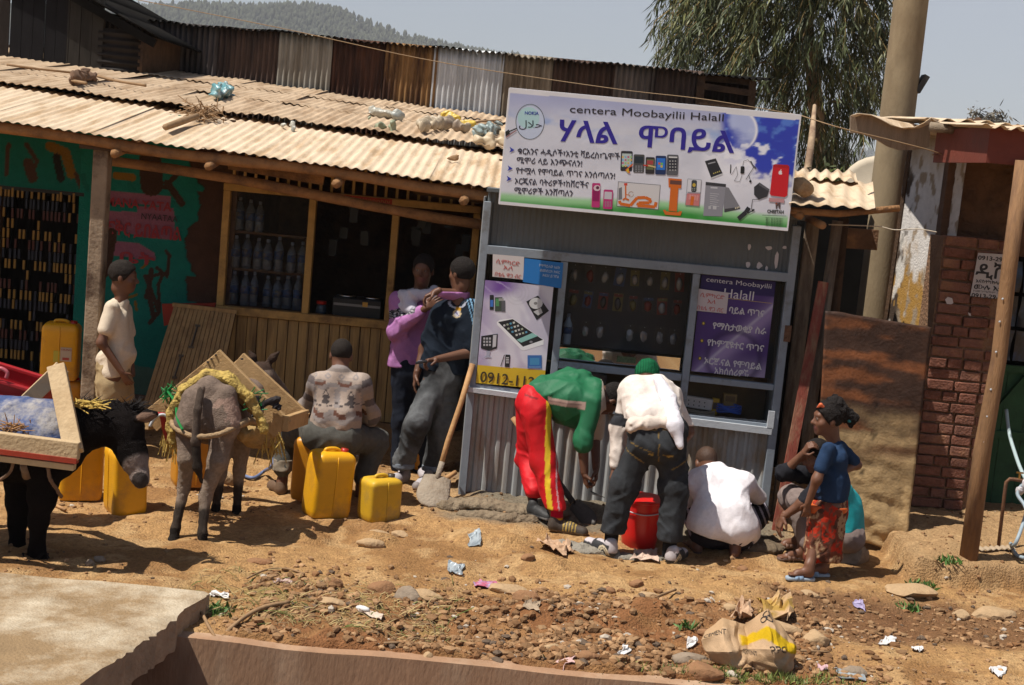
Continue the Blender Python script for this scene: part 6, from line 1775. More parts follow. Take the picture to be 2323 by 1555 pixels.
# ======== two men leaning together beside the kiosk ========
def pinkman():
    d = 10.78; t = thing('person', 'man in pink jumper and white scarf with folded arms beside the kiosk', 'person', V(P(930, 1080, d).x, d, 0))
    q = lambda u, v, dd=0.: P(u, v, d + dd)
    f, u = V(-.12, -1, -.05), V(.02, 0, 1); hc = q(960, 612); hp, ft = head(hc, f, u, .98)
    ch, wa, pe = q(948, 705), q(938, 790), q(932, 845)
    sr, sl_ = q(904, 682), q(1000, 678, .02); er, wr = q(897, 752, -.10), q(965, 700, -.26); hr = q(1002, 676, -.30)
    el_, wl = q(1046, 668, -.28), q(990, 662, -.42)
    pr = hp + [cap(hc - u * .06, ch + V(0, 0, .10), .05, .055, .03)] + limb([ch, wa, pe], [.08, .075, .08], .04) + limb([sr, er, wr], [.05, .042, .027]) + limb([sl_, el_, wl], [.048, .04, .027])
    kr, ar = q(912, 955), q(905, 1068); kl, al = q(958, 955, .05), q(955, 1068, .08)
    pr += limb([pe + V(-.08, 0, 0), kr, ar], [.068, .05, .036]) + limb([pe + V(.08, 0, 0), kl, al], [.068, .05, .036])
    body(t, pr, [hand(wr, hr - wr, (0, -1, .3), (0, 0, 1)), hand(wl, q(957, 668, -.42) - wl + V(0, 0, -.03), (0, -.3, 1), (0, -1, 0), curl=.6)], [ft], SKIN * .9)
    hpz, cut = hair_prims(hc, f, u, .98, .010); softobj('hair', hpz, M_HAIR, t, .008, cut=cut, rough=.002)
    tp = torso(ch, wa, q(932, 830), V(-1, 0, 0), V(0, -1, 0), 1.0, 1.0, .132) + limb([sr, er, er.lerp(wr, .85)], [.07, .062, .05], .05) + limb([sl_, el_, el_.lerp(wl, .8)], [.066, .056, .048], .05) + [cap(sr, sl_, .062, .06, .06)]
    def col(v):
        c = np.repeat(np.array([[.36, .155, .34]]), len(v), 0)
        a, b = np.array(q(890, 712, -.05)), np.array(q(945, 697, -.15))
        m = (np.abs(v[:, 2] - (a[2] + (v[:, 0] - a[0]) / (b[0] - a[0]) * (b[2] - a[2]))) < .032) & (v[:, 0] < b[0]) & (v[:, 1] < d + .05)
        c[m] = [.03, .028, .034]
        w = m & (np.abs(((v[:, 0] * 90) % 1) - .5) < .28) & (np.abs(((v[:, 2] * 60) % 1) - .5) < .28); c[w] = [.40, .38, .40]
        return c
    softobj('jumper', tp, M_CLOTH, t, .009, (.014, 6.), [(np.array(q(932, 832)), np.array(V(.05, 0, -1).normalized())), (np.array(hc - u * .115), np.array([0, 0, 1.]))], seed=22, col=col)
    sc = [cap(q(918, 672, -.06), q(938, 702, -.13), .05, .04, .04), cap(q(905, 690, -.04), q(925, 705, -.12), .055, .035, .04), cap(q(938, 668, -.1), q(985, 672, -.1), .05, .05, .04), cap(q(985, 660, -.04), q(1000, 672, 0), .045, .04, .04), cap(q(985, 690, -.14), q(1002, 760, -.15), .045, .03, .04), cap(q(940, 668, .08), q(985, 665, .08), .05, .05, .04), cap(q(918, 672, -.02), q(938, 668, .08), .05, .05, .04)]
    softobj('scarf', sc, M_CLOTH, t, .008, (.014, 8.), seed=7, col=cfn(.52, .50, .56))
    lg = limb([q(916, 850), kr, ar + V(0, 0, .03)], [.105, .08, .07], .05) + limb([q(948, 850), kl, al + V(0, 0, .03)], [.105, .08, .07], .05) + [cap(q(922, 822), q(942, 845), .12, .12, .05)]
    softobj('jeans', lg, M_DENIM, t, .011, (.012, 7.), seed=2, col=cfn(.014, .017, .026))
    wc = lambda a, b, c: np.where((b < .018)[:, None], np.array([.30, .26, .22]), np.where(((a > .45) & (b > .035))[:, None], np.array([.40, .36, .37]), np.array([.26, .21, .21])))
    shoe(t, q(915, 1078, .02), q(912, 1090, -.26), s=.95, col=wc); shoe(t, q(955, 1078, .12), q(962, 1088, -.15), s=.95, col=wc)


def navyman():
    d = 10.48; t = thing('person', 'man in dark football shirt and grey jeans holding a phone, leaning on the kiosk', 'person', V(P(960, 1090, d).x, d, 0))
    q = lambda u, v, dd=0.: P(u, v, d + dd)
    f, u = V(-.72, .62, -.04), V(.05, 0, 1); hc = q(1046, 620, .02); hp, ft = head(hc, f, u, .98)
    ch, wa, pe = q(1034, 725), q(1018, 800), q(1005, 850)
    sr, sl_ = q(1074, 702, -.02), q(998, 712, .0); er, wr = q(1068, 800, -.08), q(994, 815, -.22); el_, wl = q(962, 792, .05), q(945, 850, -.04)
    pr = hp + [cap(hc - u * .06, q(1040, 690), .05, .056, .03)] + limb([ch, wa, pe], [.08, .075, .08], .04) + limb([sr, er, wr], [.05, .041, .027]) + limb([sl_, el_, wl], [.048, .038, .027])
    kr, ar = q(1000, 965, -.02), q(980, 1068, .02); kl, al = q(946, 960, -.20), q(915, 1062, -.10)
    pr += limb([pe + V(.08, 0, 0), kr, ar], [.068, .05, .036]) + limb([pe + V(-.07, 0, 0), kl, al], [.068, .05, .036])
    hd = q(955, 820, -.27) - wr
    body(t, pr, [hand(wr, hd, (.1, -.3, 1), (0, -1, .2), curl=.75), hand(wl, V(-.1, -.1, -1), (-1, 0, 0), (0, -1, 0))], [ft], SKIN * .85)
    hpz, cut = hair_prims(hc, f, u, .98, .014); softobj('hair', hpz, M_HAIR, t, .008, cut=cut, rough=.002)
    tp = torso(ch, wa, q(1006, 838), V(.95, .1, 0), V(-.1, -1, 0), 1.0, 1.0, .135) + limb([sr, sr.lerp(er, .85)], [.074, .075], .05) + limb([sl_, sl_.lerp(el_, .7)], [.066, .066], .05) + [cap(q(1010, 700), q(1066, 696), .06, .06, .05)]
    cr = np.array(q(1036, 714, -.13)); nk = np.array(q(1036, 684, -.08))
    def col(v):
        c = np.repeat(np.array([[.012, .017, .026]]), len(v), 0)
        s = (v[:, 0] - np.array(q(1078, 690))[0]); zz = v[:, 2] - np.array(q(1078, 690))[2]
        m = (s + .35 * zz > -.05) & (zz > -.14) & (zz < .08); st = ((s * .9 + zz * .35) * 40) % 1; c[m & (st < .42) & (v[:, 1] < d)] = [.18, .34, .50]
        d2 = np.abs(np.linalg.norm((v - nk) * np.array([.8, .5, 1.]), axis=1) - .052); c[(d2 < .006) & (v[:, 2] < nk[2] + .0) & (v[:, 1] < d)] = [.40, .42, .5]
        front = v[:, 1] < d - .03
        r = np.hypot(v[:, 0] - cr[0], (v[:, 2] - cr[2]) * 1.0); c[(r < .030) & front] = [.46, .36, .22]; c[(r < .021) & front] = [.50, .48, .50]; c[(np.abs((v[:, 0] - cr[0]) + (v[:, 2] - cr[2])) < .005) & (r < .024) & front] = [.08, .07, .25]
        k = (np.abs(v[:, 0] - cr[0] - .008) < .020) & (np.abs(v[:, 2] - cr[2] - .036) < .012) & front; c[k] = [.46, .24, .03]
        return c
    softobj('football_shirt', tp, M_CLOTH, t, .008, (.011, 6.), [(np.array(q(1004, 842)), np.array(V(-.08, 0, -1).normalized())), (np.array(hc - u * .112), np.array(V(.0, 0, 1).normalized()))], seed=31, col=col)
    lg = limb([q(1016, 856), kr, ar + V(0, 0, .05)], [.112, .09, .082], .05) + limb([q(994, 856), kl, al + V(0, 0, .05)], [.112, .092, .082], .05) + [cap(q(1000, 825), q(1008, 855), .128, .125, .05)]
    softobj('jeans', lg, M_DENIM, t, .009, (.016, 7.), [(np.array(q(915, 1062)), np.array([0, 0, -1.]))], seed=12, col=lambda v: np.repeat(np.array([[.060, .062, .064]]), len(v), 0) * (.75 + .9 * sst(.45, .7, fbm(v[:, 0] * 7, v[:, 1] * 5, v[:, 2] * 5, 2, 4)))[:, None])
    for k_, (a, b) in enumerate(((kl, al), (kr, ar))):
        softobj('turned_up_cuff', [cap(b + V(0, 0, .045), b + V(0, 0, .0), .089, .091, .02)], M_DENIM, t, .008, (.006, 9.), [(np.array(b + V(0, 0, .002)), np.array([0, 0, -1.])), (np.array(b + V(0, 0, .045)), np.array([0, 0, 1.]))], seed=k_, col=cfn(.16, .18, .21))
    wc = lambda a, b, c: np.where((b < .016)[:, None], np.array([.34, .28, .24]), np.where(((a > .42) & (a < .85) & (b > .04))[:, None], np.array([.40, .37, .38]), np.array([.22, .19, .18])))
    g0 = on(905, 1098); g1 = on(968, 1108)
    shoe(t, V(g0.x + .06, g0.y + .12, g0.z), V(g0.x - .10, g0.y - .10, g0.z), s=1., col=wc); shoe(t, V(g1.x + .02, g1.y + .13, g1.z), V(g1.x - .09, g1.y - .10, g1.z), s=1., col=wc)
    ph = thing('phone', 'small black mobile phone in the hand of the man in the football shirt', 'phone', wr + hd.normalized() * .10)
    pc = q(956, 822, -.30); mb = MB(); mb.box(pc, (.085, .045, .016), Matrix.Rotation(R(-15), 3, 'Y')); mb.build('handset', plain('phone_black', (.02, .02, .022), .3), ph, bevel=.005)
    mb = MB(); mb.box(pc + V(-.012, -.0, .009), (.035, .03, .002), Matrix.Rotation(R(-15), 3, 'Y')); mb.build('screen', ink((.18, .2, .22), .15), ph)


# ======== man in green shirt and red trousers, stooping ========
def greenman():
    t = thing('person', 'man in green shirt and red tracksuit trousers with a yellow stripe, stooping over the cement', 'person', G(1240, 1200))
    D = 9.62; q = lambda u, v, dd=0.: P(u, v, D + dd)
    f, u = V(.35, .25, -.9), V(.8, .2, .35); hc = q(1386, 906, .08); hp, ft = head(hc, f, u, .98)
    pe = q(1215, 905, .12); wa = q(1262, 885, .08); ch = q(1335, 890, .08)
    sn, sf = q(1347, 912, -.12), q(1352, 905, .25); en, wn_ = q(1322, 1000, -.16), q(1326, 1072, -.18); ef, wf2 = q(1350, 985, .34), q(1352, 1060, .25)
    gn, gf_ = on(1262, 1205), on(1206, 1168)
    hn = V(gn.x - .06, gn.y, gn.z); tn = V(gn.x + .22, gn.y - .06, gn.z); hf = V(gf_.x - .03, gf_.y, gf_.z); tf = V(gf_.x + .14, gf_.y - .16, gf_.z)
    kn, an = P(1232, 1045, 9.52), hn + V(.045, 0, .10); kf, af = P(1196, 1040, 9.95), hf + V(.03, 0, .10)
    pr = hp + [cap(hc - u * .05, q(1362, 892, .08), .05, .056, .03)] + limb([pe, wa, ch], [.085, .08, .085], .04) + limb([sn, en, wn_], [.05, .042, .028]) + limb([sf, ef, wf2], [.05, .04, .028]) + limb([pe + V(0, -.08, 0), kn, an], [.07, .052, .036]) + limb([pe + V(-.03, .1, 0), kf, af], [.07, .052, .036])
    hd = q(1330, 1102, -.17) - wn_
    body(t, pr, [hand(wn_, hd, (-1, 0, 0), (.2, -1, 0), fist=True), hand(wf2, V(.1, 0, -1), (1, 0, 0), (0, -1, 0))], [ft], SKIN * .75)
    hpz, cut = hair_prims(hc, f, u, .98, .010); softobj('hair', hpz, M_HAIR, t, .008, cut=cut, rough=.002)
    tp = [cap(q(1228, 893, .0), q(1290, 905, -.05), .105, .125, .06), cap(q(1225, 890, .2), q(1290, 880, .2), .095, .12, .06), cap(q(1290, 905, -.04), q(1345, 905, -.02), .125, .11, .06), cap(q(1290, 880, .18), q(1345, 890, .18), .14, .12, .06), cap(q(1285, 930, 0.), q(1320, 950, .02), .11, .09, .06), cap(q(1240, 880, .08), q(1320, 868, .08), .095, .09, .06)] + limb([sn, en, sn.lerp(wn_, .62) + V(-.03, -.02, 0)], [.072, .062, .055], .05) + limb([sf, ef], [.082, .07], .05)
    tp += [cap(q(1352, 880, .0), q(1362, 905, .0), .07, .07, .04)]
    bz0 = P(1253, 912, 9.45); bz1 = P(1318, 923, 9.4)
    def col(v):
        c = np.repeat(np.array([[.012, .115, .048]]), len(v), 0)
        zt = bz0.z + (v[:, 0] - bz0.x) / (bz1.x - bz0.x) * (bz1.z - bz0.z)
        m = (np.abs(v[:, 2] - zt) < .024) & (v[:, 0] > bz0.x - .03) & (v[:, 0] < bz1.x + .03) & (v[:, 1] < D); c[m] = [.36, .24, .20]
        c[m & (np.abs(v[:, 2] - zt) < .004)] = [.22, .14, .12]
        w = (v[:, 0] > q(1362, 900).x) & (v[:, 2] < q(1362, 860).z); c[w] = [.42, .36, .30]
        hem = (v[:, 0] + (v[:, 2] - q(1205, 880).z) * -.4) < q(1196, 880).x; c[hem] = np.array([.05, .20, .10])
        return c
    hemn = V(-.85, 0, -.55).normalized()
    softobj('shirt', tp, M_SATIN, t, .009, (.016, 6.), [(np.array(P(1208, 890, D)), np.array(hemn)), (np.array(q(1372, 900)), np.array(V(.95, 0, .2).normalized()))], seed=41, col=col)
    lg = limb([P(1215, 925, 9.55), kn, an + V(0, 0, .06)], [.108, .092, .078], .05) + limb([P(1200, 915, 9.88), kf, af + V(0, 0, .07)], [.10, .082, .07], .05) + [cap(P(1205, 905, 9.62), P(1212, 905, 9.85), .11, .105, .06), cap(P(1235, 905, 9.65), P(1232, 900, 9.8), .13, .12, .05)]
    s0 = [P(1247, 905, 9.4), P(1243, 1000, 9.4), P(1242, 1100, 9.4), P(1249, 1165, 9.4)]
    xs_, zs_ = [p.x for p in s0][::-1], [p.z for p in s0][::-1]
    def col2(v):
        c = np.repeat(np.array([[.52, .006, .012]]), len(v), 0)
        xm = np.interp(v[:, 2], zs_, xs_); near = v[:, 1] < 9.66
        c[(np.abs(v[:, 0] - xm) < .019) & near] = [.66, .44, .02]
        e = v[:, 0] - xm - .062; c[(np.abs(e) < .005) & near] = [.50, .30, .32]
        pk = (np.abs(v[:, 2] - (P(1205, 906, 9.4).z - .15 * (v[:, 0] - P(1205, 906, 9.4).x))) < .006) & (v[:, 0] > P(1190, 906, 9.4).x) & (v[:, 0] < P(1222, 906, 9.4).x) & near; c[pk] = [.22, .005, .008]
        return c
    softobj('tracksuit_trousers', lg, M_SATIN, t, .008, (.014, 7.), [(np.array(an + V(0, 0, .055)), np.array([0, 0, -1.]))], seed=17, col=col2)
    softobj('sock', [cap(an + V(0, 0, .09), an + V(.01, 0, -.03), .046, .044, .02)], M_CLOTH, t, .008, seed=1, col=lambda v: np.where((v[:, 2] < an.z - .0)[:, None] & (v[:, 2] > an.z - .03)[:, None], np.array([[.5, .28, .02]]), np.array([[.36, .008, .03]])))
    sc1 = lambda a, b, c: np.where((b < .018)[:, None], np.array([.12, .085, .05]), np.where(((np.abs(((a * 14) % 1) - .5) < .2) & (a > .35) & (a < .7) & (b > .02))[:, None], np.array([.38, .26, .06]), np.array([.055, .042, .033])))
    shoe(t, hn, tn, s=1.05, col=sc1)
    shoe(t, hf, tf, s=1., col=lambda a, b, c: np.where((b < .02)[:, None], np.array([.26, .25, .24]), np.array([.03, .03, .03])))
    tw = thing('trowel', 'small pointing trowel in the fist of the stooping man', 'trowel', q(1332, 1112, -.17))
    a = q(1326, 1095, -.17); b = q(1343, 1118, -.19); mb = MB(); mb.tube([a, a.lerp(b, .55)], .011, 8); mb.build('grip', M_LOG, tw, True)
    b2 = q(1340, 1118, -.19); e = q(1372, 1130, -.21); sd = V(0, .045, 0)
    mb = MB(); mb.hexa([b2 - sd, e, e + V(0, .001, 0), b2 + sd, b2 - sd + V(0, 0, .004), e + V(0, 0, .004), e + V(0, .001, .004), b2 + sd + V(0, 0, .004)]); mb.build('blade', plain('worn_steel', (.08, .075, .07), .5, .7), tw)


# ======== man in cream hooded top and green cap, bending forward ========
def hoodieman():
    t = thing('person', 'man in cream top, dark jeans and green knit cap bending forward beside the red bucket', 'person', G(1450, 1275))
    D = 9.0; q = lambda u, v, dd=0.: P(u, v, D + dd)
    f, u = V(.05, .75, -.65), V(0, .62, .75); hc = q(1467, 856, .44); hp, ft = head(hc, f, u, .98)
    pe = q(1490, 1000, .02); wa = q(1486, 950, .08); ch = q(1474, 890, .30)
    sl_, sr = q(1427, 884, .32), q(1521, 898, .30); el_, wl = q(1406, 968, .28), q(1396, 1058, .22); er, wr = q(1560, 980, .34), q(1540, 1020, .50)
    gl, gr = on(1372, 1262), on(1520, 1280)
    kl, kr = q(1418, 1100, .02), q(1530, 1110, .0); al, ar = V(gl.x + .035, gl.y + .05, gl.z + .10), V(gr.x - .01, gr.y + .05, gr.z + .10)
    pr = hp + [cap(hc - u * .06, q(1472, 880, .34), .05, .056, .03)] + limb([ch, wa, pe], [.08, .075, .085], .04) + limb([sl_, el_, wl], [.048, .04, .027]) + limb([sr, er, wr], [.048, .04, .027]) + limb([pe + V(-.08, 0, 0), kl, al], [.07, .052, .036]) + limb([pe + V(.09, 0, 0), kr, ar], [.07, .052, .036])
    body(t, pr, [hand(wl, q(1384, 1098, .20) - wl, (-1, -.2, 0), (.3, 1, .1), curl=.25), hand(wr, V(-.4, .4, -.8), (1, 0, 0), (0, 1, .2))], [ft])
    r_, f_, u_, M_ = frame(f, u)
    softobj('knit_cap', [ell(hc - f_ * .012 + u_ * .032, (.09, .108, .10), M_, .01)], M_CLOTH, t, .008, (.006, 12.), [(np.array(hc - u_ * .012), np.array((-u_ + f_ * .1).normalized()))], rough=.002, seed=6, col=lambda v: np.repeat(np.array([[.008, .085, .035]]), len(v), 0) * (.7 + .6 * (np.sin(v[:, 0] * 420) > 0))[:, None])
    tp = torso(q(1474, 892, .28), q(1484, 940, .12), q(1488, 955, .05), V(1, 0, 0), V(0, 1, 0), 1.0, 1.0, .128) + [cap(sl_, sr, .064, .062, .05), cap(q(1434, 905, .26), q(1444, 950, .14), .088, .082, .05), cap(q(1516, 915, .24), q(1521, 955, .12), .088, .082, .05)] + limb([sl_, el_], [.066, .058], .04) + limb([sr, er, wr], [.064, .058, .05], .04)
    hood = [cap(q(1440, 872, .34), q(1495, 868, .34), .06, .055, .05), cap(q(1478, 868, .27), q(1502, 872, .26), .042, .038, .03)]
    an_ = np.array(q(1410, 953)); 
    def col(v):
        c = np.repeat(np.array([[.66, .58, .52]]), len(v), 0)
        m = (v[:, 0] < q(1436, 955).x) & (v[:, 2] < q(1410, 957).z + .01) ; c[m] = [.03, .03, .034]
        return c
    softobj('top', tp + hood, M_CLOTH, t, .009, (.013, 6.), [(np.array(q(1488, 968, 0)), np.array(V(.0, -.1, -1).normalized()))], seed=51, col=col)
    def col3(v):
        c = np.repeat(np.array([[.60, .52, .46]]), len(v), 0); c[v[:, 2] > q(1406, 982).z] = [.03, .03, .034]; return c
    softobj('sleeve', limb([el_.lerp(sl_, .12), el_, wl + V(0, 0, .01)], [.070, .068, .046], .04), M_CLOTH, t, .008, (.014, 9.), seed=52, col=col3)
    softobj('rolled_hem', [cap(q(1432, 965, -.03), q(1470, 962, -.06), .05, .05, .03), cap(q(1470, 962, -.06), q(1510, 960, -.05), .05, .045, .03), cap(q(1510, 960, -.05), q(1545, 968, .0), .045, .045, .03)], M_CLOTH, t, .008, (.018, 10.), seed=53, col=cfn(.58, .49, .42))
    softobj('scarf', limb([q(1494, 862, .20), q(1515, 905, .10), q(1532, 965, -.10), q(1543, 1012, -.15)], [.045, .055, .055, .03], .03), M_CLOTH, t, .008, (.009, 9.), seed=57, col=cfn(.66, .63, .66))
    lg = limb([q(1462, 1005, .02), kl, al + V(0, 0, .06)], [.112, .092, .082], .05) + limb([q(1520, 1008, .02), kr, ar + V(0, 0, .06)], [.112, .092, .086], .05) + [cap(q(1458, 975, .02), q(1526, 975, .02), .105, .105, .05), cap(q(1468, 1010, -.02), q(1515, 1012, -.02), .108, .108, .05)]
    def colj(v):
        n = fbm(v[:, 0] * 6, v[:, 1] * 6, v[:, 2] * 6, 3, 9)
        c = np.repeat(np.array([[.032, .034, .037]]), len(v), 0) * (.7 + .7 * n)[:, None]
        back = v[:, 1] < D + .03; st = np.array([.17, .11, .035])
        def ln(a, b, w=.0035):
            A, B = q(*a), q(*b); ax_, az = A.x, A.z; bx, bz = B.x, B.z
            tt = np.clip(((v[:, 0] - ax_) * (bx - ax_) + (v[:, 2] - az) * (bz - az)) / ((bx - ax_) ** 2 + (bz - az) ** 2), 0, 1)
            return (np.hypot(v[:, 0] - ax_ - tt * (bx - ax_), v[:, 2] - az - tt * (bz - az)) < w) & back
        for a, b in (((1492, 975), (1490, 1012)), ((1490, 1012), (1491, 1040)), ((1430, 1000), (1478, 1020)), ((1420, 1018), (1458, 1045)), ((1500, 1025), (1520, 1028)), ((1520, 1060), (1560, 1040)), ((1432, 968), (1545, 972))): c[ln(a, b)] = st
        c[ln((1470, 1022), (1477, 1024), .007)] = [.30, .20, .05]; c[ln((1512, 1029), (1520, 1027), .007)] = [.30, .20, .05]
        return c
    softobj('jeans', lg, M_DENIM, t, .0085, (.015, 7.), [(np.array(al + V(0, 0, .05)), np.array([0, 0, -1.]))], seed=61, col=colj)
    for a in (al, ar): softobj('sock', [cap(a + V(0, 0, .08), a + V(0, 0, -.04), .047, .045, .02)], M_CLOTH, t, .009, col=cfn(.012, .012, .013))
    def sc(a, b, c):
        o = np.repeat(np.array([[.03, .03, .032]]), len(a), 0)
        for rr in (.028, .044):
            o[np.abs(np.hypot((a - .22) * .28, b - .018) - rr) < .0055] = [.52, .44, .30]
        o[(b > .078) & (a < .55)] = [.46, .42, .43]; o[(a > .62) & (b > .045)] = [.46, .42, .43]; o[b < .012] = [.10, .09, .08]; o[(a < .06) & (b > .03)] = [.40, .36, .36]
        return o
    shoe(t, V(gl.x + .06, gl.y - .02, gl.z), V(gl.x - .12, gl.y + .24, gl.z), s=1.12, col=sc); shoe(t, V(gr.x - .01, gr.y - .02, gr.z), V(gr.x + .12, gr.y + .24, gr.z), s=1.12, col=sc)


# ======== squatting man in a white shirt ========
def squatter():
    t = thing('person', 'shaven headed man in white shirt squatting with his back turned', 'person', G(1630, 1262))
    D = 9.25; q = lambda u, v, dd=0.: P(u, v, D + dd)
    f, u = V(-.15, .75, -.6), V(-.1, .55, .8); hc = q(1602, 1052, .30); hp, ft = head(hc, f, u, .97)
    ch, wa, pe = q(1628, 1100, .16), q(1640, 1165, .02), q(1640, 1205, .0)
    sl_, sr = q(1578, 1098, .17), q(1688, 1098, .15); el_, wl = q(1560, 1165, .40), q(1590, 1180, .58); er, wr = q(1722, 1130, .33), q(1690, 1180, .55)
    gl, gr = on(1580, 1255), on(1660, 1268)
    kl, kr = q(1568, 1150, .42), q(1716, 1165, .42); al, ar = V(gl.x + .02, gl.y + .05, gl.z + .08), V(gr.x + .02, gr.y + .05, gr.z + .08)
    fl, fr_ = (V(gl.x + .02, gl.y, gl.z), V(gl.x - .05, gl.y + .22, gl.z)), (V(gr.x + .01, gr.y, gr.z), V(gr.x + .08, gr.y + .22, gr.z))
    pr = hp + [cap(hc - u * .06, q(1612, 1072, .24), .05, .056, .03)] + limb([ch, wa, pe], [.085, .08, .085], .04) + limb([sl_, el_, wl], [.048, .04, .027]) + limb([sr, er, wr], [.048, .04, .027]) + limb([pe + V(-.08, .02, 0), kl, al], [.068, .05, .036]) + limb([pe + V(.09, .02, 0), kr, ar], [.068, .05, .036]) + foot_prims(*fl, 1.05) + foot_prims(*fr_, 1.05)
    body(t, pr, [hand(wl, V(.3, .6, -.6), (0, -.3, 1), (1, 0, 0)), hand(wr, V(-.3, .6, -.6), (0, -.3, 1), (-1, 0, 0))], [ft], SKIN * .95)
    hpz, cut = hair_prims(hc, f, u, .97, .003); softobj('hair', hpz, mat('shaven_hair', (.06, .032, .020), .6, .25, 60., bump=.3, bsc=150.), t, .008, cut=cut)
    tp = torso(q(1630, 1098, .15), q(1640, 1160, .0), q(1638, 1195, -.04), V(1, .0, 0), V(0, 1, 0), 1.1, 1.0, .138) + [cap(sl_, sr, .075, .075, .06), cap(q(1590, 1185, .0), q(1690, 1195, .0), .10, .10, .08), cap(q(1610, 1068, .2), q(1630, 1066, .2), .06, .06, .04), cap(q(1586, 1195, .05), q(1700, 1210, .05), .075, .08, .06)] + limb([sl_, el_], [.075, .062], .05) + limb([sr, er], [.076, .064], .05)
    softobj('shirt', tp, M_CLOTH, t, .009, (.012, 5.), [(np.array(q(1640, 1222, 0)), np.array(V(-.22, 0, -1).normalized())), (np.array(er), np.array((er - sr).normalized()))], seed=71, col=cfn(.74, .70, .72))
    lg = limb([q(1610, 1205, .04), kl, al + V(0, 0, .06)], [.115, .085, .07], .05) + limb([q(1672, 1210, .04), kr, ar + V(0, 0, .06)], [.12, .09, .07], .05) + [cap(q(1600, 1205, .05), q(1680, 1212, .05), .105, .11, .05), cap(q(1610, 1215, .12), q(1685, 1222, .12), .09, .09, .05)]
    def col(v):
        c = np.repeat(np.array([[.022, .020, .026]]), len(v), 0)
        s = ((v[:, 0] * .5 + v[:, 2] * .25) * 38) % 1; m = ((v[:, 0] < q(1575, 1150).x) | (v[:, 0] > q(1706, 1150).x)) & (s < .32); c[m] = [.38, .35, .40]
        return c
    softobj('striped_trousers', lg, M_CLOTH, t, .009, (.013, 7.), seed=73, col=col)
    sandal(t, *fl, col=(.05, .03, .03), sole=(.06, .04, .035)); sandal(t, *fr_, col=(.05, .03, .03), sole=(.06, .04, .035))


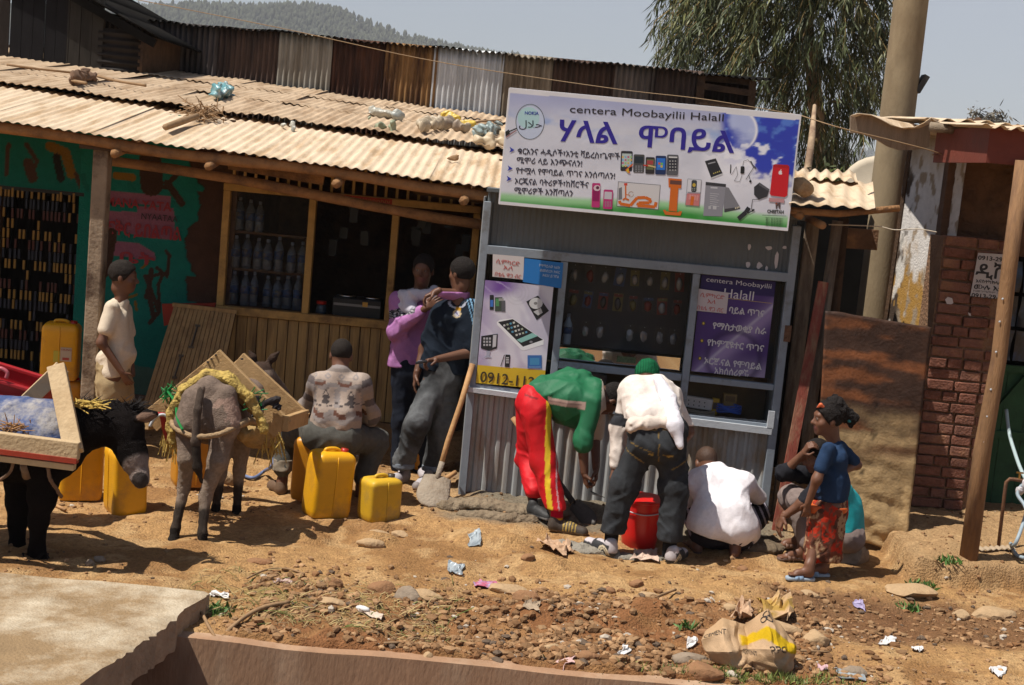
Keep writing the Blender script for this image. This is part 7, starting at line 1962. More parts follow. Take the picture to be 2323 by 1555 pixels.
# ======== small girl ========
def girl():
    D = 8.95; t = thing('person', 'small girl in navy T-shirt and red patterned skirt with an orange hair clip', 'person', G(1835, 1315))
    q = lambda u, v, dd=0.: P(u, v, D + dd)
    f, u = V(-1, -.12, -.05), V(-.03, 0, 1); hc = q(1877, 950); hs = .95; hp, ft = head(hc, f, u, hs)
    ch, wa, pe = q(1893, 1040), q(1890, 1100), q(1884, 1145)
    sn, sf = q(1880, 1018, -.10), q(1905, 1016, .11); en, wn_ = q(1853, 1088, -.15), q(1833, 1142, -.12); ef, wf2 = q(1944, 1055, .14), q(1908, 1072, .04)
    g1, g2 = on(1815, 1316), on(1862, 1316)
    a1, a2 = V(g1.x + .05, g1.y, g1.z + .07), V(g2.x + .03, g2.y + .08, g2.z + .07); k1, k2 = q(1850, 1215, -.06), q(1892, 1215, .06)
    f1, f2 = (V(g1.x + .09, g1.y + .01, g1.z + .016), V(g1.x - .09, g1.y - .02, g1.z + .016)), (V(g2.x + .07, g2.y + .09, g2.z + .016), V(g2.x - .11, g2.y + .06, g2.z + .016))
    pr = hp + [cap(hc - u * .05, q(1894, 1005), .038, .042, .03)] + limb([ch, wa, pe], [.06, .055, .065], .04) + limb([sn, en, wn_], [.038, .030, .022]) + limb([sf, ef, wf2], [.036, .028, .021]) + limb([pe + V(0, -.05, 0), k1, a1], [.065, .042, .030]) + limb([pe + V(0, .06, 0), k2, a2], [.065, .042, .030]) + foot_prims(*f1, .8) + foot_prims(*f2, .8)
    body(t, pr, [hand(wn_, q(1829, 1172, -.11) - wn_, (-.3, -1, 0), (-1, 0, 0), .72), hand(wf2, V(-1, .1, -.3), (0, -1, 0), (0, 0, 1), .7)], [ft], SKIN * 1.1, .0075)
    r_, f_, u_, M_ = frame(f, u)
    hpz, cut = hair_prims(hc, f, u, hs, .014)
    v1 = soft(hpz, .007, cut=cut, rough=.008)
    v2 = soft([ell(q(1893, 922), (.075, .062, .055), None, .03), ell(q(1912, 935), (.06, .055, .055), None, .03), ell(q(1897, 908), (.035, .035, .03), None, .03), cap(q(1915, 945), q(1935, 950), .035, .03, .02), ell(q(1938, 946), (.026, .026, .03), None, .02), cap(q(1925, 955), q(1930, 968), .02, .012, .02)], .006, rough=.016, seed=4)
    mk('hair', *merge([v1, v2]), M_HAIR, t, True)
    softobj('hair_clip', [cap(q(1853, 925, -.03), q(1862, 919, -.045), .012, .016, .01), cap(q(1862, 919, -.045), q(1873, 929, -.05), .015, .013, .01)], mat('orange_plastic', (.60, .13, .05), .4, .1, 20.), t, .005, (.004, 20.))
    softobj('hair_band', [cap(q(1926, 943, -.02), q(1927, 955, -.02), .014, .014, .01)], ink((.02, .20, .25)), t, .006)
    tp = torso(ch, q(1888, 1090), q(1882, 1126), V(0, -1, 0), V(-1, 0, 0), .56, .88, .108) + limb([sn, sn.lerp(en, .62)], [.046, .05], .03) + limb([sf, q(1935, 1046, .13)], [.045, .05], .03) + [cap(q(1888, 1012), q(1898, 1008), .05, .05, .04), cap(q(1868, 1060, -.02), q(1862, 1110, -.02), .06, .06, .05), cap(q(1900, 1100), q(1898, 1125), .08, .08, .05)]
    wx_ = q(1843, 1066)
    def col(v):
        c = np.repeat(np.array([[.020, .040, .085]]), len(v), 0)
        m = (v[:, 0] < q(1850, 1066).x) & (np.abs(v[:, 2] - wx_.z) < .022) & (np.sin(v[:, 2] * 260) > 0) & (np.sin(v[:, 1] * 300 + v[:, 0] * 200) > -.4); c[m] = [.45, .42, .45]
        return c
    softobj('shirt', tp, M_CLOTH, t, .008, (.011, 7.), [(np.array(q(1880, 1133)), np.array(V(.03, 0, -1).normalized())), (np.array(q(1895, 998)), np.array(V(.1, 0, 1).normalized()))], seed=81, col=col)
    sk = [cap(q(1890, 1140), q(1880, 1160), .10, .112, .05)]
    for (x_, dd, top) in ((1845, -.08, 1165), (1862, -.10, 1160), (1882, -.10, 1160), (1898, -.06, 1160), (1898, .04, 1165), (1880, .10, 1165), (1855, .08, 1165)):
        sk.append(cap(q(1884 + (x_ - 1884) * .6, top, dd * .5), q(x_ - 6 + (x_ - 1870) * .15, 1265, dd), .078, .046, .035))
    def cols(v):
        n = fbm(v[:, 0] * 13, v[:, 1] * 13, v[:, 2] * 9, 3, 6); n2 = vnoise(v[:, 0] * 28, v[:, 1] * 28, v[:, 2] * 22, 9); n3 = vnoise(v[:, 0] * 70, v[:, 1] * 70, v[:, 2] * 60, 3)
        c = np.repeat(np.array([[.15, .045, .027]]), len(v), 0)
        c[n > .50] = [.34, .21, .12]; c[n2 > .62] = [.07, .028, .018]; c[(n < .40) & (n3 > .45)] = [.36, .028, .012]; c[(n > .54) & (n3 > .60)] = [.14, .05, .03]
        return c
    softobj('skirt', sk, M_CLOTH, t, .0075, (.012, 9.), [(np.array(q(1870, 1272)), np.array(V(.12, 0, -1).normalized()))], seed=83, col=cols)
    softobj('belt', [cap(q(1846, 1151, -.055), q(1905, 1151, -.055), .06, .06, .03), cap(q(1852, 1151, .05), q(1904, 1151, .05), .06, .06, .03)], mat('orange_belt', (.52, .10, .02), .5, .1, 20.), t, .007, (.003, 12.), [(np.array(q(1880, 1143)), np.array([0, 0, 1.])), (np.array(q(1880, 1161)), np.array([0, 0, -1.]))])
    sandal(t, f1[0] + V(.01, 0, -.016), f1[1] + V(-.012, 0, -.016), .92); sandal(t, f2[0] + V(.01, 0, -.016), f2[1] + V(-.012, 0, -.016), .92)


# ======== boy in turquoise shirt seated on a stone ========
def seatedboy():
    D = 9.38; t = thing('person', 'boy in turquoise shirt seated on a stone with one hand to his forehead', 'person', G(1900, 1262))
    q = lambda u, v, dd=0.: P(u, v, D + dd)
    f, u = V(-.9, -.35, -.35), V(-.35, -.05, .93); hc = q(1851, 1034, -.02); hs = .93; hp, ft = head(hc, f, u, hs)
    ch, wa, pe = q(1895, 1112), q(1915, 1165), q(1918, 1210)
    sn, sf = q(1868, 1090, -.13), q(1868, 1084, .14); ef, wf2 = q(1780, 1072, .02), q(1822, 1030, -.06)
    en, wn_ = q(1820, 1142, -.18), q(1778, 1172, -.16)
    kf, kn = q(1796, 1128, .12), q(1812, 1136, -.02); g1, g2 = on(1800, 1246), on(1806, 1274)
    a1, a2 = V(g1.x + .05, g1.y, g1.z + .09), V(g2.x + .05, g2.y, g2.z + .09)
    f1, f2 = (V(g1.x + .07, g1.y + .02, g1.z + .014), V(g1.x - .14, g1.y - .06, g1.z + .014)), (V(g2.x + .07, g2.y + .02, g2.z + .014), V(g2.x - .14, g2.y - .06, g2.z + .014))
    pr = hp + [cap(hc - u * .06, q(1872, 1078), .046, .05, .03)] + limb([ch, wa, pe], [.08, .075, .08], .04) + limb([sf, ef, wf2], [.045, .036, .025]) + limb([sn, en, wn_], [.045, .036, .025]) + limb([pe + V(0, .08, 0), kf, a1], [.066, .05, .036]) + limb([pe + V(0, -.08, 0), kn, a2], [.066, .05, .036]) + foot_prims(*f1, .95) + foot_prims(*f2, .95)
    body(t, pr, [hand(wf2, q(1833, 1014, -.09) - wf2, (-.7, -.6, .3), (.3, -.5, .8), .9, .7), hand(wn_, V(-.35, -.1, -1), (-1, -.3, 0), (.2, -1, 0), .92)], [ft], SKIN * 1.05, .008)
    hpz, cut = hair_prims(hc, f, u, hs, .010); softobj('hair', hpz, M_HAIR, t, .008, cut=cut, rough=.002)
    tp = torso(ch, wa, q(1918, 1195), V(0, -1, 0), V(-1, 0, 0), .95, 1.0, .125) + [cap(q(1872, 1086, -.09), q(1872, 1086, .1), .06, .06, .05), cap(q(1925, 1140), q(1930, 1195), .09, .085, .06)]
    softobj('shirt', tp, M_SATIN, t, .009, (.013, 6.), [(np.array(q(1918, 1202)), np.array(V(.15, 0, -1).normalized())), (np.array(q(1872, 1070)), np.array(V(-.3, 0, 1).normalized()))], seed=91, col=cfn(.01, .26, .29))
    for k_, (a, b, c) in enumerate(((sf, ef, wf2), (sn, en, wn_))):
        softobj('sleeve', limb([a, b, b.lerp(c, .12)] if k_ == 0 else [a, b.lerp(a, .1)], [.066, .060, .055] if k_ == 0 else [.064, .055], .04), M_CLOTH, t, .009, (.014, 9.), seed=92 + k_, col=cfn(.018, .018, .022))
    lg = limb([pe + V(0, .08, 0), kf, a1 + V(0, 0, .03)], [.11, .082, .062], .05) + limb([pe + V(0, -.08, 0), kn, a2 + V(0, 0, .05)], [.11, .082, .062], .05) + [cap(pe + V(0, -.06, 0), pe + V(0, .06, 0), .115, .115, .05)]
    softobj('trousers', lg, M_CLOTH, t, .009, (.012, 7.), seed=95, col=cfn(.20, .155, .14))
    sandal(t, *f1, col=(.20, .12, .09), sole=(.14, .09, .07)); sandal(t, *f2, col=(.20, .12, .09), sole=(.14, .09, .07))


for fn_ in (boy, sitter, pinkman, navyman, greenman, hoodieman, squatter, girl, seatedboy): fn_()
# ---------------------------------------------------------------- donkeys and their loads
M_FUR = vmat('donkey_coat', .95, .30, 45., .5, 140., .06, 0)


def greydonkey():
    t = thing('donkey', 'grey donkey seen from behind carrying a wooden pack frame', 'donkey', P(465, 1215, 8.7))
    pr = [ell(P(472, 930, 8.60), (.162, .18, .165), None, .05), cap(P(474, 948, 8.66), P(528, 935, 9.2), .165, .155, .06), cap(P(440, 905, 8.52), P(436, 960, 8.5), .07, .10, .06), cap(P(512, 898, 8.52), P(512, 960, 8.5), .07, .10, .06), cap(P(474, 878, 8.55), P(520, 885, 9.0), .07, .07, .05)]
    pr += limb([P(430, 960, 8.52), P(425, 1040, 8.46), P(417, 1108, 8.50), P(398, 1200, 8.44), P(393, 1226, 8.42)], [.092, .056, .037, .025, .032], .03)
    pr += limb([P(508, 960, 8.52), P(494, 1045, 8.46), P(466, 1126, 8.46), P(459, 1210, 8.38), P(460, 1236, 8.37)], [.092, .060, .038, .026, .033], .03)
    pr += limb([P(512, 985, 9.05), P(500, 1075, 9.07), P(490, 1150, 9.1), P(488, 1168, 9.1)], [.07, .038, .024, .030], .03)
    pr += limb([P(552, 985, 9.1), P(543, 1070, 9.1), P(537, 1155, 9.12), P(536, 1172, 9.12)], [.07, .038, .024, .030], .03)
    pr += [cap(P(393, 1232, 8.42), P(390, 1240, 8.40), .040, .044, .02), cap(P(460, 1242, 8.37), P(461, 1252, 8.35), .040, .044, .02), cap(P(486, 1172, 9.1), P(486, 1180, 9.1), .036, .04, .02), cap(P(536, 1176, 9.12), P(536, 1184, 9.12), .036, .04, .02)]
    pr += [cap(P(545, 925, 9.2), P(588, 862, 9.55), .14, .09, .06), cap(P(592, 850, 9.58), P(640, 895, 9.92), .09, .055, .04)]
    for a, b in ((P(606, 826, 9.6), P(634, 798, 9.58)), (P(580, 824, 9.62), P(566, 797, 9.6))): pr += [cap(a, a.lerp(b, .5), .020, .028, .02), cap(a.lerp(b, .5), b, .028, .008, .01)]
    pr += limb([P(457, 882, 8.42), P(448, 930, 8.36), P(444, 1000, 8.34), P(448, 1060, 8.34), P(458, 1096, 8.36)], [.024, .023, .027, .026, .008], .02)
    zr, zb = P(470, 940, 8.5).z, 0.
    xc = P(466, 1000, 8.5).x
    def col(v):
        n = fbm(v[:, 0] * 9, v[:, 1] * 9, v[:, 2] * 9, 3, 2)
        c = np.repeat(np.array([[.175, .128, .10]]), len(v), 0) * (.65 + .7 * n)[:, None]
        lo = sst(.62, .5, v[:, 2]) * sst(.12, .2, v[:, 2]); c = c + (np.array([.25, .19, .145]) - c) * lo[:, None] * .8
        dk = sst(.13, .07, v[:, 2] - .12); c = c + (np.array([.05, .038, .03]) - c) * dk[:, None]
        c[v[:, 2] < .075] = [.018, .015, .013]
        tl = (np.abs(v[:, 0] - xc) < .05) & (v[:, 1] < 8.40); c[tl] = c[tl] * .45; er = (v[:, 1] > 9.3) & (v[:, 2] > P(600, 835, 9.6).z); c[er] = [.05, .032, .024]
        tf = tl & (v[:, 2] < .62); c[tf] = [.035, .027, .022]
        d = np.hypot(v[:, 0] - P(518, 935, 8.45).x, v[:, 2] - P(518, 935, 8.45).z); m = (d < .10) & (n > .52) & (v[:, 1] < 8.7); c[m] = [.30, .20, .155]
        return c
    softobj('body', pr, M_FUR, t, .009, None, None, .0045, 5, col)
    M_HEMP = mat('hemp_rope', (.30, .20, .11), .95, .3, 30., bump=.6, bsc=80.)
    tt = thing('harness', 'rope breeching strap round the grey donkey hindquarters', 'harness', P(460, 985, 8.4))
    mb = MB(); mb.tube(spl([P(392, 935, 8.75), P(392, 965, 8.5), P(420, 984, 8.385), P(452, 991, 8.33), P(492, 987, 8.355), P(530, 972, 8.44), P(572, 957, 8.72)]), .017, 7, wob=.3); mb.build('rope', M_HEMP, tt, True)
    mb = MB(); mb.tube(spl([P(540, 965, 8.47), P(565, 955, 8.6), P(590, 962, 8.72)]), .022, 7, wob=.4); mb.build('rope_end', M_HEMP, tt, True)
    M_STRAW = mat('yellow_straw', (.46, .32, .085), .9, .3, 20., (.30, .20, .06), .5, 7., .8, 70.)
    pd = thing('saddle_pad', 'yellow woven straw saddle pad on the grey donkey', 'saddle pad', P(480, 900, 8.9))
    arc = [(388, 990), (390, 932), (416, 878), (464, 846), (518, 852), (566, 898), (600, 965)]
    pp = []
    for dd in (8.58, 8.68, 8.80): pp += limb([P(u, v - (8.86 - dd) * -30, dd) for u, v in arc], [.029] * 7, .03)
    softobj('pad', pp, M_STRAW, pd, .010, (.018, 12.), rough=.006, seed=3)
    random.seed(6)
    mb, m2 = MB(), MB()
    for k in range(110):
        a = P(random.uniform(378, 405), random.uniform(940, 985), random.uniform(8.7, 9.0)); mb.tube([a, a + V(random.uniform(-.04, .04), random.uniform(-.03, .02), -random.uniform(.06, .2))], [.005, .003], 4)
        if k % 2:
            a = P(random.uniform(590, 640), random.uniform(960, 1010), random.uniform(8.8, 9.1)); m2.tube([a, a + V(random.uniform(-.04, .05), random.uniform(-.03, .02), -random.uniform(.05, .16))], [.005, .003], 4)
    mb.build('straw_fringe', M_STRAW, pd); m2.build('straw_fringe', M_STRAW, pd)
    o = softobj('sack', [ell(P(585, 985, 8.95), (.13, .12, .10), None, .04), cap(P(550, 985, 8.8), P(610, 970, 8.9), .05, .06, .04)], mat('tan_sacking', (.36, .24, .10), .95, .25, 20., (.22, .14, .06), .4, 6., .5, 60.), None, .010, (.016, 9.), rough=.003, seed=8)
    tag(o, 'stuffed tan sacking hanging under the grey donkey saddle pad', 'sack')
    fr = thing('pack_frame', 'wooden pack frame of crossed boards on the grey donkey', 'pack frame', P(500, 850, 8.85))
    M_BOARD = mat('raw_sawn_board', (.42, .265, .12), .8, .2, 5., (.30, .175, .075), .4, 2.4, .3, 50., stretch=(2, 2, 2))
    def plank(a, b, w, th, nm='board', m=M_BOARD):
        mb = MB(); mb.bar(a, b, w, th, V(0, 1, 0)); return mb.build(nm, m, fr, bevel=.004)
    plank(P(507, 822, 8.95), P(340, 958, 8.92), .15, .045); plank(P(480, 812, 8.90), P(642, 975, 8.86), .15, .045)
    plank(P(560, 828, 9.42), P(440, 930, 9.42), .135, .045); plank(P(538, 818, 9.38), P(688, 956, 9.34), .135, .045)
    mb = MB(); mb.bar(P(648, 962, 8.83), P(694, 946, 9.38), .04, .10); mb.build('side_rail', M_BOARD, fr, bevel=.004)
    mb = MB(); mb.bar(P(332, 958, 8.90), P(415, 945, 9.40), .04, .10); mb.build('side_rail', M_BOARD, fr, bevel=.004)
    mb = MB()
    for (u, v) in ((488, 806), (470, 822), (478, 815), (548, 815), (640, 955)): mb.tube([P(u, v, 8.9), P(u + 2, v, 8.865)], .007, 6)
    mb.build('nails', ink((.04, .03, .025)), fr)
    gm = ink((.012, .17, .04), .5); random.seed(2)
    for (u, v, d, lab) in ((380, 888, 8.86, 'green twine knotted on the left board of the pack frame by the dark donkey'), (578, 913, 8.78, 'green twine knot beside black rags on the pack frame')):
        mb = MB(); c = P(u, v, d)
        for k in range(22): mb.tube([c + V(random.gauss(0, .008), 0, random.gauss(0, .008)), c + V(random.gauss(0, .03), random.gauss(0, .015), random.gauss(.0, .03)), c + V(random.gauss(.01, .04), random.gauss(0, .02), random.gauss(-.01, .045))], .0035, 4)
        if u < 400: mb.tube(spl([c, P(398, 915, 8.62), P(402, 950, 8.45), P(414, 975, 8.36)]), .008, 5)
        tag(mb.build('twine', gm), lab, 'twine')
    o = softobj('rags', [cap(P(590, 918, 8.80), P(628, 908, 8.80), .022, .025, .02), cap(P(578, 945, 8.76), P(582, 905, 8.78), .018, .02, .02), cap(P(612, 915, 8.78), P(632, 926, 8.80), .018, .02, .02), cap(P(572, 955, 8.76), P(590, 935, 8.76), .02, .02, .02)], mat('black_rag', (.025, .02, .02), .9, .3, 20.), None, .007, (.02, 16.), seed=9)
    tag(o, 'black rags tied to the pack frame of the grey donkey', 'rags')


def darkdonkey():
    t = thing('donkey', 'black brown donkey with lowered head and grey muzzle', 'donkey', P(60, 1285, 7.85))
    D = 7.85; q = lambda u, v, dd=0.: P(u, v, D + dd)
    pr = [cap(q(-330, 990), q(80, 1015), .21, .205, .08), ell(q(130, 1005), (.17, .16, .20), None, .08), cap(q(130, 975), q(255, 965), .15, .115, .07), cap(q(255, 955), q(280, 965), .115, .10, .05),
          cap(q(285, 965, -.03), q(304, 1035, -.06), .098, .075, .05), cap(q(303, 1030, -.06), q(316, 1078, -.08), .070, .054, .04), cap(q(318, 1078, -.09), q(320, 1090, -.1), .050, .046, .02), cap(q(268, 1000, -.03), q(296, 1050, -.07), .06, .045, .03), ell(q(-360, 985), (.2, .19, .2), None, .08)]
    pr += limb([q(100, 1040, -.09), q(96, 1130, -.10), q(88, 1180, -.08), q(84, 1250, -.05), q(88, 1268, -.05)], [.115, .075, .052, .042, .05], .04) + limb([q(45, 1050, .10), q(44, 1140, .10), q(40, 1185, .10), q(38, 1245, .1), q(40, 1262, .1)], [.11, .07, .05, .042, .05], .04)
    pr += [cap(q(90, 1272, -.05), q(98, 1286, -.07), .05, .055, .02), cap(q(42, 1266, .1), q(48, 1276, .08), .048, .052, .02)]
    for (x, dd) in ((-380, -.1), (-340, .1)): pr += limb([q(x, 1020, dd), q(x + 5, 1120, dd), q(x - 22, 1180, dd), q(x - 20, 1255, dd), q(x - 15, 1275, dd)], [.13, .08, .048, .035, .05], .04)
    for (a, b, dd) in (((312, 950), (352, 940), -.12), ((298, 950), (312, 925), .08)):
        A, B = q(*a, dd), q(*b, dd); pr += [cap(A, A.lerp(B, .55), .024, .036, .02), cap(A.lerp(B, .55), B, .036, .02, .01)]
    mz = np.array(q(320, 1075, -.12))
    def col(v):
        c = np.repeat(np.array([[.0085, .0065, .006]]), len(v), 0) * (.6 + .8 * fbm(v[:, 0] * 9, v[:, 1] * 9, v[:, 2] * 9, 3, 2))[:, None]
        r = np.linalg.norm(v - mz, axis=1); tq = sst(.13, .09, r); c = c + (np.array([.20, .155, .135]) - c) * tq[:, None]
        nz = np.linalg.norm(v - np.array(q(318, 1092, -.14)), axis=1) < .05; c[nz] = [.05, .04, .036]
        e = np.linalg.norm((v - np.array(q(334, 948, -.15))) * np.array([.6, 1, 1.2]), axis=1) < .038; c[e & (v[:, 1] < D - .10)] = [.14, .085, .06]
        ey = np.linalg.norm(v - np.array(q(306, 1000, -.14)), axis=1) < .022; c[ey] = [.004, .004, .004]
        return c
    softobj('body', pr, M_FUR, t, .009, None, None, .006, 7, col)
    random.seed(12); mb = MB()
    for k in range(1300):
        s = random.random(); a = q(185 + 130 * s, 925 + 12 * math.sin(s * 3), random.gauss(0, .022)); a = a + V(0, 0, random.gauss(-.01, .022))
        mb.tube([a, a + V(random.gauss(.02, .03), random.gauss(0, .03), random.uniform(.012, .045))], [.0035, .001], 3, False)
    for k in range(60):
        a = q(random.uniform(50, 110), 1255, random.uniform(-.1, .1)); mb.tube([a, a + V(random.gauss(0, .03), -.02, -.06)], [.006, .002], 3, False)
    mb.build('mane', mat('dark_mane', (.010, .007, .006), .85, .3, 30.), t)
    M_BLUE = mat('stained_blue_canvas', (.055, .085, .20), .8, .3, 9., (.26, .24, .23), .52, 4.5, .4, 40.)
    pd = thing('saddle_pad', 'stained blue canvas saddle roll on the dark donkey', 'saddle pad', q(20, 950))
    softobj('roll', [cap(q(-260, 935, -.06), q(118, 968, -.06), .165, .155, .08), cap(q(-260, 985, -.16), q(118, 1000, -.14), .13, .13, .08), cap(q(-260, 960, .12), q(118, 985, .12), .14, .14, .08), cap(q(140, 985, -.02), q(148, 1010, -.05), .115, .115, .05)], M_BLUE, pd, .012, (.012, 6.), seed=4)
    random.seed(5); mb = MB()
    for k in range(110): a = q(random.uniform(170, 232), random.uniform(912, 925), random.gauss(-.03, .06)); mb.tube([a, a + V(random.gauss(.02, .05), random.gauss(0, .04), random.uniform(-.02, .025))], [.005, .003], 4)
    mb.build('straw_edge', mat('gold_straw', (.45, .30, .07), .9, .3, 20.), pd)
    mb = MB()
    for k in range(70): a = q(random.gauss(32, 14), random.gauss(975, 10), -.30); mb.tube([a, a + V(random.gauss(0, .05), random.gauss(0, .02), random.gauss(0, .04))], [.004, .002], 4)
    mb.build('loose_straw', mat('brown_straw', (.30, .16, .07), .9, .4, 20.), pd)
    fr = thing('pack_frame', 'wooden pack frame with a red painted lower edge on the dark donkey', 'pack frame', q(100, 930))
    M_B2 = mat('bleached_board', (.47, .34, .195), .85, .16, 5., (.36, .245, .13), .4, 2.2, .3, 50.)
    mb = MB(); mb.bar(q(128, 832, -.02), q(168, 1028, -.36), .10, .05, V(.3, -1, -.2)); mb.build('board', M_B2, fr, bevel=.005)
    mb = MB(); mb.bar(q(138, 838, .04), q(60, 912, .34), .09, .045, V(0, 1, .3)); mb.build('board', M_B2, fr, bevel=.005)
    mb = MB(); mb.bar(q(-260, 968, -.36), q(180, 1024, -.36), .05, .10); mb.build('side_rail', M_B2, fr, bevel=.005)
    mb = MB(); mb.bar(q(-260, 990, -.37), q(176, 1046, -.37), .045, .028); mb.build('red_edge', mat('red_painted_edge', (.30, .035, .015), .7, .3, 9.), fr)
    mb = MB(); mb.bar(q(-260, 1006, -.35), q(170, 1060, -.35), .05, .035); mb.build('side_rail', M_B2, fr, bevel=.004)
    mb = MB(); mb.bar(q(-260, 905, .34), q(75, 925, .34), .05, .10); mb.build('side_rail', M_B2, fr, bevel=.004)
    mb = MB(); mb.bar(q(-200, 800, 0), q(-160, 1005, -.34), .10, .05, V(.3, -1, -.2)); mb.build('board', M_B2, fr, bevel=.005)
    gs = thing('girth', 'frayed rope girth hanging under the dark donkey pack frame', 'rope', q(110, 1075, -.3))
    mb = MB(); mb.tube(spl([q(108, 1062, -.34), q(115, 1090, -.32), q(125, 1105, -.25), q(140, 1128, -.15)]), .010, 6, wob=.5); mb.tube(spl([q(30, 1050, -.34), q(20, 1075, -.3), q(-10, 1095, -.2)]), .009, 6, wob=.5); mb.build('rope', mat('brown_rope', (.16, .10, .065), .9, .3, 30.), gs, True)
    mb = MB(); mb.tube([q(52, 1055, -.3), q(60, 1085, -.24)], .02, 6, wob=.5); mb.build('frayed_knot', mat('brown_rope_end', (.18, .12, .08), .9, .3, 30.), gs, True)


greydonkey(); darkdonkey()

# red tub and red handle
t = thing('tub', 'red plastic tub with a handle behind the dark donkey load', 'tub', P(20, 930, 8.5))
M_RED = mat('red_plastic', (.34, .014, .018), .4, .12, 8., (.26, .02, .02), .3, 3., spec=.45)
a, b = P(-90, 838, 8.35), P(92, 893, 8.35); mb = MB()
up = V(0, 0, -.17); dp = V(0, .32, .02)
for (p0, p1) in ((a, b), (a + dp, b + dp), (a, a + dp), (b, b + dp)): mb.bar(p0 + up * .5, p1 + up * .5, .015, .17); mb.bar(p0, p1, .045, .022)
mb.bar(a + dp * .5 + up, b + dp * .5 + up, .32, .015); mb.build('tub_body', M_RED, t, bevel=.004)
mb = MB(); mb.tube(spl([P(-10, 850, 8.33), P(0, 836, 8.33), P(16, 845, 8.33), P(14, 858, 8.33)]), .012, 7); mb.build('handle', plain('pink_handle', (.42, .10, .12), .4), t, True)
t = thing('cage_handle', 'bright red plastic handle between the two donkeys', 'handle', P(372, 980, 8.75))
mb = MB(); mb.bar(P(346, 940, 8.7), P(372, 942, 8.7), .03, .03); mb.bar(P(368, 938, 8.7), P(374, 968, 8.72), .035, .03, V(0, 1, 0)); mb.bar(P(371, 965, 8.72), P(382, 1003, 8.76), .028, .03, V(0, 1, 0)); mb.build('grip', M_RED, t, bevel=.006)
mb = MB(); mb.tube(spl([P(340, 968, 8.66), P(352, 948, 8.66), P(370, 941, 8.67), P(384, 950, 8.68)]), .010, 7); mb.build('wire_bail', M_SILL, t, True)

# ---------------------------------------------------------------- jerrycans
M_CAN = mat('yellow_can_plastic', (.68, .33, .006), .42, .10, 5., (.46, .22, .03), .42, 3., .06, 20., spec=.45)
M_CANO = mat('orange_can_plastic', (.50, .21, .010), .42, .10, 5., (.36, .14, .01), .45, 3., .08, 20., spec=.45)
M_CAND = mat('dirty_can_plastic', (.55, .33, .020), .5, .12, 6., (.36, .23, .06), .48, 4., .1, 20., spec=.35)


def can_proto(name, label, h, w, d, m, capc=None):
    t = thing(name, label, 'jerrycan', (0, 0, 0), None)
    prof = [(0, .90, .90), (.012, .96, .96), (.05, 1, 1), (.35 * h / .43, .985, .985), (h * .86, 1, 1), (h * .93, .97, .97), (h * .975, .86, .86), (h, .72, .70)]
    vs, fs, n = [], [], 28
    def ring(z, a, b):
        o = []
        for k in range(n):
            w_ = 2 * math.pi * k / n; c, s = math.cos(w_), math.sin(w_); e = .28
            o.append((w / 2 * a * math.copysign(abs(c) ** e, c), d / 2 * b * math.copysign(abs(s) ** e, s), z))
        return o
    for z, a, b in prof: vs += ring(z, a, b)
    for i in range(len(prof) - 1):
        for k in range(n): fs.append((i * n + k, i * n + (k + 1) % n, (i + 1) * n + (k + 1) % n, (i + 1) * n + k))
    fs.append(tuple(range(n - 1, -1, -1))); fs.append(tuple((len(prof) - 1) * n + k for k in range(n)))
    mk('body', vs, fs, m, t, True, crease=50)
    mb = MB(); r0 = [V(0, s * (d / 2 * q + .002), z) for s in (1,) for z, q in ((.02, .95), (.06, 1), (h * .86, 1), (h * .94, .93))]
    for s in (1, -1): mb.tube([V(.0, s * (d / 2 * q + .001), z) for z, q in ((.02, .95), (.06, 1), (h * .86, 1), (h * .95, .93))], .0045, 5)
    mb.build('seam', m, t, True)
    mb = MB(); mb.tube(spl([V(-w * .20, 0, h - .004), V(-w * .16, 0, h + .014), V(w * .05, 0, h + .018), V(w * .18, 0, h + .004)]), .013, 8); mb.build('handle', m, t, True)
    cm = ink(capc or (.35, .02, .01), .4)
    mb = MB(); mb.tube([V(w * .30, 0, h - .03), V(w * .31, 0, h + .02)], .026, 12); mb.build('cap', cm, t, True)
    return t


def put(o, p, rz, tx=0, ty=0):
    o.location = p; o.rotation_euler = (R(tx), R(ty), R(rz))
GC = 'yellow water cans'
c1 = can_proto('jerrycan', 'tall yellow jerrycan standing right behind the seated man in the jumper', .445, .29, .225, M_CAN)
c1['group'] = GC
CANS = [(on(737, 1168), 32, 0, 3, None), (on(283, 1160), -58, 2, 0, 'yellow jerrycan standing under the dark donkey muzzle'), (on(180, 1128), 20, 0, 0, 'yellow jerrycan behind the dark donkey neck'),
        (None, 10, 0, 0, 'yellow jerrycan with paper label on top of a stack by the post'), (None, 15, 0, 0, 'jerrycan at the bottom of the stack by the post'),
        (V(P(716, 1060, 9.68).x, 9.66, .02), -8, 0, 0, 'orange yellow jerrycan under the seated man'), (V(P(438, 1075, 9.75).x, 9.75, .02), 25, 0, 0, 'yellow jerrycan half hidden by the grey donkey legs'), (V(P(962, 1040, 10.95).x, 10.95, .03), 40, 0, 0, 'jerrycan in the shade behind the legs of the two standing men')]
for i, (p, rz, tx, ty, lab) in enumerate(CANS):
    c = c1 if i == 0 else copy_tree(c1)
    if lab: c['label'] = lab
    if i == 3: p = V(P(135, 860, 11.0).x, 11.0, P(135, 858, 11.0).z)
    if i == 4: p = V(P(135, 990, 11.0).x + .01, 11.02, P(135, 858, 11.0).z - .455)
    put(c, p, rz, tx, ty)
    if i in (4, 5, 6, 7):
        for ch in c.children:
            if ch.name.split('.')[0] == 'body':
                ch.data = ch.data.copy(); ch.data.materials[0] = M_CANO
    if i == 3:
        can_top = c
mb = MB(); zz = P(135, 858, 11.0).z - .455
mb.box((P(135, 900, 11.0).x, 11.05, zz / 2), (.5, .45, zz)); tag(mb.build('stone_step', M_STONEG, bevel=.03), 'low stone block carrying the stacked jerrycans', 'block')
